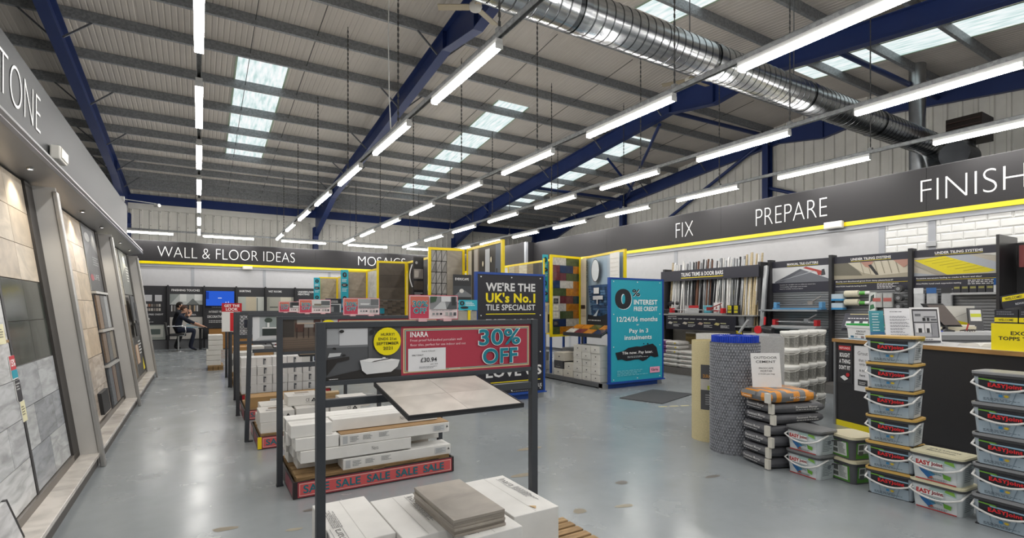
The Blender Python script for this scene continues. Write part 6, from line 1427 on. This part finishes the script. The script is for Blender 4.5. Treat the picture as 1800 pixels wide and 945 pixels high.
oncounter('leaflet_stand', 'narrow teal leaflet leaning on the counter beside the green lidded tub', 'leaflet', .545, -.0, sheetstand(.15, .36, [('r', '#3f8f9c', 0, 0, 1, 1), ('r', '#3a6f9a', 0, 0, 1, .3)] + [('l', '#dceef0', .2, .32 + .09 * k, .85, .38 + .09 * k, 1) for k in range(7)], lean=.2), 1.1)
oncounter('paper_stand', 'white typed notice in a clear stand on the counter', 'notice', .72, .035, sheetstand(.34, .39, [('r', '#e3e3e6', 0, 0, 1, 1), ('l', '#6a6a6e', .18, .87, .82, .92, 1)] + [('l', '#8a8a90', .15, .08 + .09 * k, .85, .14 + .09 * k, 2) for k in range(8)]), 1.36)
oncounter('paper_stand', 'grey framed price poster of tool pictures on the counter', 'poster', 1.03, .035, sheetstand(.32, .40, [('r', '#e2e2e4', 0, 0, 1, 1), ('r', '#3b3b40', .06, .16, .94, .95), ('r', '#b4b5ba', .1, .6, .9, .9), ('r', '#a9aab0', .1, .18, .9, .57), ('r', '#6d6e74', .15, .75, .35, .82), ('r', '#6d6e74', .45, .72, .85, .75), ('r', '#2f3034', .4, .62, .5, .71), ('r', '#2f3034', .55, .62, .63, .71), ('r', '#5a5b60', .68, .63, .88, .68), ('r', '#d3d3d6', .12, .3, .42, .55), ('r', '#2f3034', .22, .3, .34, .42), ('r', '#d3d3d6', .45, .3, .65, .55), ('r', '#2f3034', .5, .3, .6, .42), ('r', '#8d8e94', .68, .2, .88, .55), ('r', '#47484e', .06, .02, .94, .08), ('l', '#77777c', .3, .09, .9, .14, 1)]), 1.36)
def book(t):
    for s in (0, 1):
        m = MB(); pts = [(0, .0), (.03, .03), (.08, .035), (.2, .02), (.22, .004)]
        sg_ = 1 if s else -1
        for (a, b), (c, d) in zip(pts, pts[1:]): m.poly([(sg_ * a, 0, b + .004), (sg_ * c, 0, d + .004), (sg_ * c, .3, d + .004), (sg_ * a, .3, b + .004)], '#e6e4e0', 'card')
        m.poly([(sg_ * a, 0, b + .004) for a, b in pts] + [(sg_ * .22, 0, 0), (0, 0, 0)], '#d9d6d0', 'card'); m.build('page_block', t)
    m = MB(); m.box(-.225, .225, -.003, .303, 0, .004, '#c9c9c9', 'card'); m.build('cover', t)
oncounter('open_book', 'open white catalogue lying on the counter before the yellow leaflet box', 'book', 1.55, .26, book)
def ybox(t):
    m = MB(); m.box(0, .62, 0, .16, 0, .25, '#eedb10', 'print'); m.pic((0, 0, 0), (.62, 0, 0), (0, 0, .25), [('t', '#3a3620', 'EXCLUSIVE', .26, .58, .78, .72, .03), ('t', '#3a3620', 'TOPPS TILES CARD', .10, .38, .92, .52, .03)]); m.build('holder', t)
    m = MB(); m.box(0, .62, .14, .16, .25, .48, '#33343a', 'print', skew=lambda x, y, z: (x, y + (z - .25) * .2, z)); m.build('backboard', t)
oncounter('leaflet_holder', 'yellow leaflet box lettered exclusive on the counter', 'leaflet box', 1.80, .04, ybox)
for k in range(3):
    def lf(t):
        m = MB(); m.box(0, .19, 0, .03, .0, .38, '#2b2c33', 'print'); m.pic((0, 0, 0), (.19, 0, 0), (0, 0, .38), [('r', '#2b2c33', 0, 0, 1, 1), ('r', '#e6d416', 0, .68, 1, .75), ('t', '#3a3620', 'WELCOME', .15, .69, .85, .74, .02), ('r', '#474a55', .1, .78, .9, .96), ('p', '#b08d80', [(.5, .82), (.75, .84), (.7, .95), (.55, .93)])]); m.build('leaflet', t)
    oncounter('welcome_leaflet', 'dark welcome leaflet with a yellow band in the yellow box, %s along' % ORD[k], 'leaflet', 1.82 + .195 * k, .01 + .025, lf, 0, 1.1007 - .0, 'welcome leaflets') if 0 else None
wl = []
for k in range(3):
    q = thing('welcome_leaflet', 'dark welcome leaflet with a yellow band standing in the yellow box, %s along' % ORD[k], 'leaflet', (*CL(1.82 + .2 * k, .052), 1.3508), CA, 'welcome leaflets')
    m = MB(); m.box(0, .19, 0, .02, 0, .13, '#2b2c33', 'print'); m.pic((0, 0, 0), (.19, 0, 0), (0, 0, .13), [('r', '#2b2c33', 0, 0, 1, 1), ('r', '#e6d416', 0, .1, 1, .42), ('t', '#3a3620', 'WELCOME', .18, .17, .82, .34, .02), ('l', '#7d8088', .1, .6, .9, .9, 2)]); m.build('leaflet', q)
q = thing('welcome_leaflet', 'tilted dark leaflet with a tool photo and yellow tag above the others', 'leaflet', (*CL(1.86, .10), 1.485), CA)
m = MB(); m.box(0, .36, 0, .012, 0, .12, '#2b2d36', 'print', skew=lambda x, y, z: (x - z * .25, y, z + x * .18)); m.pic((0, 0, 0), (.36, 0, .0648), (-.03, 0, .12), [('r', '#2b2d36', 0, 0, 1, 1), ('p', '#e6d416', [(.02, .55), (.52, .55), (.55, .9), (.05, .9)]), ('t', '#3a3620', 'WELCOME!', .1, .62, .48, .82, .02), ('t', '#c9ccd2', 'REWARDS', .3, .15, .6, .3, .01), ('c', '#b08d80', .75, .6, .12, .25), ('p', '#55585f', [(.8, .1), (.9, .1), (.95, .9), (.85, .9)])]); m.build('leaflet', q)
tb2 = thing('till_desk', 'raised white till desk behind the counter', 'desk', (7.75, 2.95, 0), math.atan2(-.55, .83))
m = MB(); m.box(0, 1.3, 0, .6, 1.15, 1.19, '#d6d7d9', 'gloss'); m.build('top', tb2)
m = MB(); m.box(0, 1.3, .02, .58, 0, 1.15, '#8d8f92', 'matte'); m.build('cabinet', tb2)
m = MB(); m.box(.0, 1.3, -.006, .019, 1.09, 1.15, '#b9babd', 'satin'); m.build('front_rail', tb2)
def TD(x, y): c, s = math.cos(math.atan2(-.55, .83)), math.sin(math.atan2(-.55, .83)); return (7.75 + c * x - s * y, 2.95 + s * x + c * y)
TA = math.atan2(-.55, .83)
mo = thing('till_screen', 'black tilted till touchscreen behind the price poster', 'till screen', (*TD(.50, .17), 1.1905), TA)
m = MB(); m.lathe([(.1, 0), (.1, .015), (.03, .03), (.025, .1)], '#232325', 'gloss', 16); m.build('base', mo)
m = MB(); sk = lambda x, y, z: (x - (z - .06) * .45, y + (z - .06) * .5, z)
m.box(-.06, .20, -.03, .01, .06, .36, '#1f2022', 'gloss', skew=sk); m.build('housing', mo)
m = MB(); m.pic((-.04, -.0305, .08), (.22, 0, 0), (-.117, .13, .26), [('r', '#564c48', 0, 0, 1, 1)], d0=.003); m.build('screen', mo)
m2 = thing('till_screen', 'dark till monitor seen from behind next to the green lidded tub', 'till screen', (*CL(.62, .55), 1.1005), CA + .8)
m = MB(); m.box(-.05, .05, -.06, .06, 0, .015, '#2b2b2d', 'gloss'); m.box(-.02, .02, -.015, .015, .015, .12, '#2b2b2d', 'gloss'); m.build('base', m2)
m = MB(); m.box(-.15, .15, -.02, .02, .1, .38, '#35363a', 'gloss', skew=lambda x, y, z: (x, y + (z - .1) * .25, z)); m.build('housing', m2)
kb = thing('key_bundle', 'bundle of keys and cables on the till desk', 'keys', (*TD(.66, .06), 1.1905), TA)
m = MB()
for k in range(5): m.tube([(.03 * k, 0, .01), (.03 * k + .05, .04, .025), (.03 * k + .02, .1, .01)], .008, '#4a4644', 'matte', 6)
m.build('cable', kb); m = MB(); m.tube([(.02, .0, .02), (.06, .02, .1)], .01, '#a8322e', 'gloss', 6); m.build('red_fob', kb)
pn = thing('pen', 'blue pen lying on the till desk edge', 'pen', (*TD(.22, .04), 1.1905), TA)
m = MB(); m.tube([(0, 0, .006), (.1, 0, .006)], .006, '#e4e4e4', 'gloss', 8); m.build('barrel', pn); m = MB(); m.tube([(.1, 0, .006), (.15, 0, .006)], .007, '#2a49b8', 'gloss', 8); m.build('cap', pn)
rc = thing('paper_tray', 'cream paper tray on the till desk', 'tray', (*TD(.64, .30), 1.1905), TA)
m = MB(); m.box(0, .36, 0, .25, 0, .06, '#cfc8b2', 'card'); m.build('tray', rc); m = MB(); m.box(.01, .35, .01, .24, .0605, .075, '#e6e3da', 'card'); m.build('paper', rc)
ys_ = thing('yellow_poster', 'white and yellow slanted poster behind the till screen', 'poster', (*TD(.85, .66), 1.0), TA)
m = MB(); m.box(-.2, .42, -.005, .005, .0, .52, '#d8d6d0', 'print'); m.pic((-.2, -.005, 0), (.62, 0, 0), (0, 0, .52), [('r', '#d5d3cd', 0, 0, 1, 1), ('p', '#e9d81a', [(0, .38), (1, .38), (1, .52), (.6, .62), (0, .75)]), ('p', '#8d8b86', [(.4, .6), (1, .9), (1, .91), (.4, .61)])]); m.build('board', ys_)
m = MB(); m.box(.1, .14, .006, .03, -1.0, .4, '#55565a', 'matte'); m.build('leg', ys_)
cp = thing('card_reader', 'grey card reader with a yellow striped label on the till desk', 'card reader', (*TD(1.02, .42), 1.1905), TA)
m = MB(); sk = lambda x, y, z: (x + z * .15, y + z * .3, z)
m.box(0, .18, 0, .03, .0, .3, '#3a3b3e', 'gloss', skew=sk); m.pic((0, 0, 0), (.18, 0, 0), (.045, .09, .3), [('r', '#dcdbd6', .1, .42, .9, .92), ('r', '#c9cf3a', .12, .6, .88, .75)]); m.build('body', cp)
fm = thing('floor_mat', 'dark grey floor mat beyond the cream roll', 'mat', (6.15, 5.65, 0), .3)
m = MB(); m.box(0, 1.2, 0, .75, .0005, .012, '#4b4d50', 'fabric'); m.build('mat', fm)
for k in range(5):
    m = MB(); m.box(0, .14, 0, .05, .0005, .0018, '#cfc79a', 'print'); o = m.build('floor_tape', None, (5.93 + .17 * k, 5.5 - .06 * k, 0), -.35)
    tag(o, 'pale yellow tape dash on the floor before the mat, %s from the teal sign' % ORD[k], 'floor tape', 'floor tape dashes')
# ================================================================ back wall displays, computer desk and people
YD = YS - .1
def back_bay(x0, x1, title, label, items, z0=.33, z1=2.27):
    b = thing('wall_display', label, 'display', (x0, YD, 0)); w = x1 - x0
    m = MB(); m.box(0, w, 0, .08, z0, z1, '#343438', 'matte'); m.build('board', b)
    m = MB(); m.box(-.05, -.002, -.12, .08, 0, z1 + .03, '#29292c', 'matte'); m.build('upright', b)
    m = MB(); m.box(0, w, .01, .08, 0, z0, '#77787b', 'matte'); m.build('kick_panel', b)
    m = MB(); m.pic((.03, 0, z0 + .02), (w - .06, 0, 0), (0, 0, z1 - z0 - .04), [('t', '#f2f2f2', tl, .05, .955 - .05 * (k + 1) + .01, min(.05 + .055 * len(tl), .92), .955 - .05 * k, .02) for k, tl in enumerate(title)] + items, d0=.002); m.build('poster', b)
    return b
SW = []
for k in range(3): SW.append(('r', '#c9c9cc', .08 + .31 * k, .72, .30 + .31 * k, .84))
for k in range(10): SW += [('r', R.choice(['#8d8680', '#b5aca2', '#5f5a55', '#c9c4bd', '#a0705a']), .1 + .08 * k, .62, .16 + .08 * k, .67), ('r', R.choice(['#8d8680', '#b5aca2', '#5f5a55', '#c9c4bd']), .1 + .08 * k, .54, .16 + .08 * k, .59)]
room = [('r', '#a8ada6', 0, 0, .99, .28), ('p', '#7d857e', [(0, .0), (.5, .0), (.4, .28), (0, .28)]), ('r', '#cfd0c8', .55, .05, .95, .26), ('c', '#4a2b28', .5, .06, .12, .05), ('r', '#5f6a66', .65, .1, .9, .2)]
back_bay(-2.75, -.98, ['GROUTS &', 'SEALANTS'], 'black wall display headed grouts and sealants', [(q[0], q[1], .42 + q[2] * .55, q[3], .42 + q[4] * .55, q[5]) for q in SW] + [('t', '#eeeeee', 'INTEREST FREE CREDIT', .5, .46, .95, .49, .01), ('t', '#eeeeee', 'GROUTS', .5, .37, .72, .41, .02), ('l', '#bbbbbb', .5, .32, .9, .35, 1)] + room)
kitchen = [('r', '#b9bdbb', 0, .66, 1, .86), ('p', '#8f9694', [(0, .66), (.3, .86), (0, .86)]), ('r', '#d8dad6', .3, .72, .5, .86), ('p', '#6f7472', [(.5, .66), (.9, .66), (.7, .78)]), ('r', '#e3e5e4', .75, .74, 1, .86)]
bars = [('r', R.choice(['#d5d5d5', '#8d8d8d', '#55504c', '#b9a283', '#efefef', '#2f2f30']), .04 + .046 * k, .53, .075 + .046 * k, .645) for k in range(20)]
back_bay(-.93, .14, ['FINISHING TOUCHES'], 'black wall display headed finishing touches with sample bars', kitchen + bars + [('t', '#eeeeee', 'SERVICE AREA', .3, .45, .8, .48, .01), ('r', '#c9c5bf', .0, .0, 1, .42), ('l', '#6fa0b8', .5, .2, .9, .35, 3)])
back_bay(.19, 1.19, [], 'black wall display behind the blue television', [('l', '#dddddd', .2, .60, .8, .62, 1), ('t', '#eeeeee', 'INTEREST FREE CREDIT', .1, .50, .9, .54, .01), ('t', '#eeeeee', 'DECORATIVE PROFILES', .05, .40, .95, .45, .02), ('l', '#cccccc', .1, .3, .8, .36, 2)])
bathp = [('r', '#9ea6a0', 0, .0, 1, .5), ('r', '#c4b9a2', .3, .1, .7, .82), ('r', '#b4b9b1', 0, .5, .3, .82), ('r', '#c9cbc4', .7, .45, 1, .82), ('r', '#6e5f4e', .05, .3, .25, .36), ('c', '#dfe0dc', .2, .45, .12, .05), ('r', '#4a5550', .72, .4, .75, .8)]
back_bay(1.24, 2.20, ['SKIRTING'], 'black wall display headed skirting with a bathroom photo', bathp)
back_bay(2.25, 3.28, ['WET ROOMS'], 'black wall display headed wet rooms with a shower photo', [('r', '#a9a79c', 0, 0, 1, .82), ('r', '#cfc9b8', .5, .1, .9, .82), ('r', '#8d8f88', .05, .4, .08, .8), ('r', '#3b3f3d', .1, .6, .4, .62), ('r', '#d9dad5', .75, .2, 1, .7)])
back_bay(3.33, 4.5, ['UNDERFLOOR', 'HEATING'], 'black wall display headed underfloor heating', [('r', '#9ea2a6', 0, 0, 1, .74), ('r', '#c9cdd0', .2, .2, .8, .6)])
back_bay(4.55, 5.7, [], 'black wall display under the mosaics sign', [('r', '#8d9298', 0, 0, 1, .8)])
tv = thing('television', 'wall television showing a bright blue screen', 'television', (.20, YD - .05, 0))
m = MB(); m.box(0, .96, -.05, -.001, 1.545, 2.13, '#17181a', 'gloss'); m.build('casing', tv, bevel=.006)
m = MB(); m.pic((.02, -.0505, 1.565), (.92, 0, 0), (0, 0, .545), [('r', '#2f5fd0', 0, 0, 1, 1), ('r', '#1f3f9a', .0, .45, .1, .95), ('l', '#ffffff', .42, .48, .62, .57, 1), ('r', '#c9d8ff', .68, .06, .72, .12), ('r', '#c9d8ff', .68, .2, .72, .26), ('r', '#c9d8ff', .78, .1, .80, .3), ('l', '#8fb0f0', .74, .06, .9, .1, 1)], mat='screen', lift=.001); m.build('screen', tv)
dk = thing('computer_desk', 'oak fronted black topped computer desk by the back wall', 'desk', (.30, 21.3, 0))
m = MB(); m.box(-.32, 1.7, -.02, .55, .745, .785, '#242427', 'gloss'); m.build('top', dk)
m = MB(); m.box(0, 1.4, 0, .03, .02, .7445, '#b07c3d', 'wood'); m.build('front_panel', dk)
m = MB(); m.box(-.03, -.001, 0, .5, 0, .7445, '#202022', 'matte'); m.build('side_panel', dk)
m = MB(); m.box(-.30, -.22, .3, .38, 0, .7445, '#242427', 'matte'); m.build('leg', dk)
lp = thing('laptop', 'black laptop open on the computer desk', 'laptop', (.42, 21.45, .7855))
m = MB(); m.box(0, .34, -.12, .12, 0, .015, '#2b2b2e', 'gloss'); m.build('keyboard_deck', lp)
m = MB(); m.box(.3, .32, -.16, .16, .015, .34, '#1e1e20', 'gloss', skew=lambda x, y, z: (x + (z - .015) * .5, y, z)); m.build('screen_lid', lp)
cr = thing('desk_card', 'teal card stand on the computer desk', 'card stand', (.84, 21.4, .7855))
m = MB(); m.box(0, .22, 0, .02, 0, .24, '#2fb0b8', 'print'); m.pic((0, 0, 0), (.22, 0, 0), (0, 0, .24), [('c', '#cfeef0', .5, .55, .28, .3), ('c', '#3b6a8d', .5, .6, .14, .16), ('l', '#e6f6f6', .2, .05, .8, .2, 1)]); m.build('card', cr)
# bar stool
stl = thing('bar_stool', 'black padded bar stool with chrome pole and arms under the seated man', 'stool', (-.60, 20.95, 0))
m = MB(); m.lathe([(.2, 0), (.2, .012), (.05, .03), (.03, .05)], '#c9cbcd', 'metal', 24); m.build('base', stl)
m = MB(); m.tube([(0, 0, .04), (0, 0, .53)], .028, '#cfd1d3', 'metal', 14); m.build('pole', stl)
m = MB(); m.box(-.24, .22, -.22, .22, .53, .615, '#232325', 'gloss'); m.build('seat', stl, bevel=.02)
m = MB(); m.box(-.36, -.30, -.22, .22, .56, 1.0, '#29292c', 'gloss', skew=lambda x, y, z: (x - (z - .58) * .12, y, z)); m.build('backrest', stl, bevel=.015)
for y in (-.31, .31):
    m = MB(); m.tube([(-.32, y, .86), (.12, y, .87), (.2, y, .84), (.22, y, .7), (.18, y, .56), (.0, y * .6, .54)], .014, '#d3d5d7', 'metal', 8); m.build('arm', stl)
def skinned(name, parent, verts, edges, radii, col, mat, sub=2):
    me = bpy.data.meshes.new(name); me.from_pydata(verts, edges, [])
    o = bpy.data.objects.new(name, me)
    COL.objects.link(o)
    sk = o.modifiers.new('skin', 'SKIN'); sk.use_smooth_shade = True
    if not me.skin_vertices: 
        bm = bmesh.new(); bm.from_mesh(me); bm.verts.layers.skin.verify(); bm.to_mesh(me); bm.free()
    for v, r in zip(me.skin_vertices[0].data, radii): v.radius = (r, r) if not isinstance(r, tuple) else r
    me.skin_vertices[0].data[0].use_root = True
    ss = o.modifiers.new('sub', 'SUBSURF'); ss.levels = sub; ss.render_levels = sub
    dg = bpy.context.evaluated_depsgraph_get(); dg.update()
    m2 = bpy.data.meshes.new_from_object(o.evaluated_get(dg))
    o.modifiers.clear(); o.data = m2; m2.name = name
    m2.materials.clear(); m2.materials.append(MATS[mat])
    at = m2.color_attributes.new('Col', 'FLOAT_COLOR', 'CORNER'); c = lin(col)
    at.data.foreach_set('color', list(c) * len(m2.loops))
    m2.polygons.foreach_set('use_smooth', [True] * len(m2.polygons))
    o.parent = parent
    return o
def paint(o, fn):
    me = o.data; at = me.color_attributes['Col']
    for p in me.polygons:
        c = fn(p.center)
        if c:
            for li in p.loop_indices: at.data[li].color = lin(c)
def person(loc, rz, label, P, shirt, trouser, hair, hairlen=0):
    """P: joints in local space, facing +x"""
    t = thing('person', label, 'person', loc, rz)
    V = [P['pelvis'], P['waist'], P['chest'], P['neck'], P['skull0'], P['skull1'], P['skull2']]
    Rr = [(.15, .13), (.14, .12), (.165, .13), .055, (.075, .07), (.1, .085), (.07, .065)]
    E_ = [(0, 1), (1, 2), (2, 3), (3, 4), (4, 5), (5, 6)]
    for s in ('l', 'r'):
        n = len(V); V += [P['sh' + s], P['el' + s], P['wr' + s], P['ha' + s]]; Rr += [.075, .052, .036, (.04, .022)]
        E_ += [(2, n), (n, n + 1), (n + 1, n + 2), (n + 2, n + 3)]
        n = len(V); V += [P['hip' + s], P['kn' + s], P['an' + s], P['to' + s]]; Rr += [.105, .075, .05, (.045, .035)]
        E_ += [(0, n), (n, n + 1), (n + 1, n + 2), (n + 2, n + 3)]
    b = skinned('body', t, V, E_, Rr, shirt, 'fabric', 2)
    SK = '#c79a82'; hw = {s: (Vector(P['el' + s]) * .35 + Vector(P['wr' + s]) * .65) for s in 'lr'}
    nk = Vector(P['neck']); pv = Vector(P['pelvis'])
    def colour(c):
        if c.z > nk.z + .01 and (c - Vector(P['skull1'])).length < .24: return SK
        for s in 'lr':
            w = Vector(P['wr' + s]); e = Vector(P['el' + s]); f = (c - e).dot(w - e) / max((w - e).length_squared, 1e-6)
            if f > P.get('cuff', .45) and min((c - w).length, (c - Vector(P['ha' + s])).length, (c - hw[s]).length) < .14: return SK
            a, to = Vector(P['an' + s]), Vector(P['to' + s])
            if c.z < P.get('shoe', .09): return '#1c1c1e'
        if c.z < pv.z + .05 and c.z < P['waist'][2] - .02: return trouser
        return None
    paint(b, colour)
    # fingers
    for s in 'lr':
        w, h = Vector(P['wr' + s]), Vector(P['ha' + s]); d = (h - w).normalized(); sd = Vector((-d.y, d.x, 0)).normalized() if abs(d.z) < .9 else Vector((0, 1, 0))
        up = d.cross(sd)
        for k, Lf in enumerate((.065, .075, .07, .055)):
            o = h + sd * (.018 * (k - 1.5)) - d * .01
            m = MB(); m.tube([o, o + d * Lf * .55 - up * .004, o + d * Lf - up * .022], [.0095, .0088, .007], SK, 'skin', 8); m.build('finger', t)
        o = w * .5 + h * .5 + sd * .035; m = MB(); m.tube([o, o + sd * .02 + d * .03, o + sd * .022 + d * .06], [.011, .01, .008], SK, 'skin', 8); m.build('thumb', t)
    c = Vector(P['skull1']); f = Vector(P.get('face', (1, 0, 0))).normalized(); sd = Vector((0, 0, 1)).cross(f).normalized()
    upv = f.cross(sd) * 1
    # nose, ears, eyes, mouth, brows
    m = MB(); m.tube([c + f * .085 + Vector((0, 0, .01)), c + f * .118 + Vector((0, 0, -.025)), c + f * .088 + Vector((0, 0, -.035))], [.01, .017, .012], SK, 'skin', 8); m.build('nose', t)
    for s in (-1, 1):
        m = MB(); m.tube([c + sd * s * .083 + Vector((0, 0, .02)) - f * .01, c + sd * s * .094 - f * .015, c + sd * s * .083 - Vector((0, 0, .03)) - f * .005], [.012, .018, .01], SK, 'skin', 8); m.build('ear', t)
        m = MB(); m.tube([c + f * .088 + sd * s * .033 + Vector((0, 0, .008)), c + f * .096 + sd * s * .033 + Vector((0, 0, .008))], .011, '#2a2320', 'skin', 8); m.build('eye', t)
        m = MB(); m.tube([c + f * .09 + sd * s * .018 + Vector((0, 0, .03)), c + f * .088 + sd * s * .05 + Vector((0, 0, .028))], .006, hair, 'skin', 6); m.build('eyebrow', t)
    m = MB(); m.tube([c + f * .082 - sd * .025 - Vector((0, 0, .06)), c + f * .092 - Vector((0, 0, .062)), c + f * .082 + sd * .025 - Vector((0, 0, .06))], .007, '#a3665a', 'skin', 6); m.build('mouth', t)
    # hair cap: an ellipsoid shell cut away in front of the face
    m = MB(); n1, n2 = 14, 20; idx = {}
    for i in range(n1 + 1):
        for j in range(n2):
            th = math.pi * i / n1; ph = 6.2832 * j / n2
            d = Vector((math.sin(th) * math.cos(ph), math.sin(th) * math.sin(ph), math.cos(th)))
            p = c + Vector((0, 0, .025)) + f * (d.x * .118 - .012) + sd * d.y * .098 + Vector((0, 0, 1)) * d.z * .125
            idx[i, j] = len(m.v); m.v.append(tuple(p))
    for i in range(n1):
        for j in range(n2):
            th = math.pi * (i + .5) / n1; ph = 6.2832 * (j + .5) / n2; fx = math.cos(ph); zz = math.cos(th)
            low = -.35 - hairlen
            if zz > .42 or (fx < .35 and zz > low * (1 if fx < 0 else .3)):
                m.face((idx[i, j], idx[i + 1, j], idx[i + 1, (j + 1) % n2], idx[i, (j + 1) % n2]), hair, 'fabric', True)
    m.build('hair', t)
    return t
P1 = dict(pelvis=(0, 0, .76), waist=(.02, 0, .92), chest=(.10, 0, 1.14), neck=(.17, 0, 1.30), skull0=(.21, 0, 1.36), skull1=(.215, 0, 1.43), skull2=(.20, 0, 1.49),
          shl=(.10, .19, 1.20), ell=(.34, .24, .98), wrl=(.62, .10, .87), hal=(.72, .08, .84), shr=(.10, -.19, 1.20), elr=(.40, -.22, 1.02), wrr=(.72, -.12, .86), har=(.82, -.10, .835),
          hipl=(.08, .11, .73), knl=(.52, .13, .72), anl=(.36, .14, .14), tol=(.53, .15, .05), hipr=(.08, -.11, .73), knr=(.50, -.15, .70), anr=(.40, -.16, .13), tor=(.58, -.17, .045), cuff=.25)
person((-.64, 20.95, 0), 0, 'short haired man in navy work clothes seated on the stool, reaching to the desk', P1, '#1b2130', '#1a2033', '#4a352a')
P2 = dict(pelvis=(0, 0, .85), waist=(.02, 0, 1.02), chest=(.08, 0, 1.26), neck=(.12, 0, 1.42), skull0=(.15, 0, 1.48), skull1=(.155, 0, 1.55), skull2=(.14, 0, 1.61),
          shl=(.08, .18, 1.32), ell=(.28, .22, 1.08), wrl=(.36, .08, 1.30), hal=(.34, .05, 1.40), shr=(.08, -.18, 1.32), elr=(.30, -.22, 1.10), wrr=(.48, -.1, 1.28), har=(.46, -.06, 1.37),
          hipl=(.04, .10, .82), knl=(.16, .11, .47), anl=(.02, .12, .12), tol=(.17, .13, .05), hipr=(.04, -.10, .82), knr=(.14, -.11, .47), anr=(.0, -.12, .12), tor=(.15, -.13, .05), cuff=.5)
person((-.72, 21.55, 0), 0, 'dark haired person in black leaning behind the seated man, hand at face', P2, '#1c1e25', '#1c1d22', '#1d1713', .25)
# low shelf and side table things by the back wall
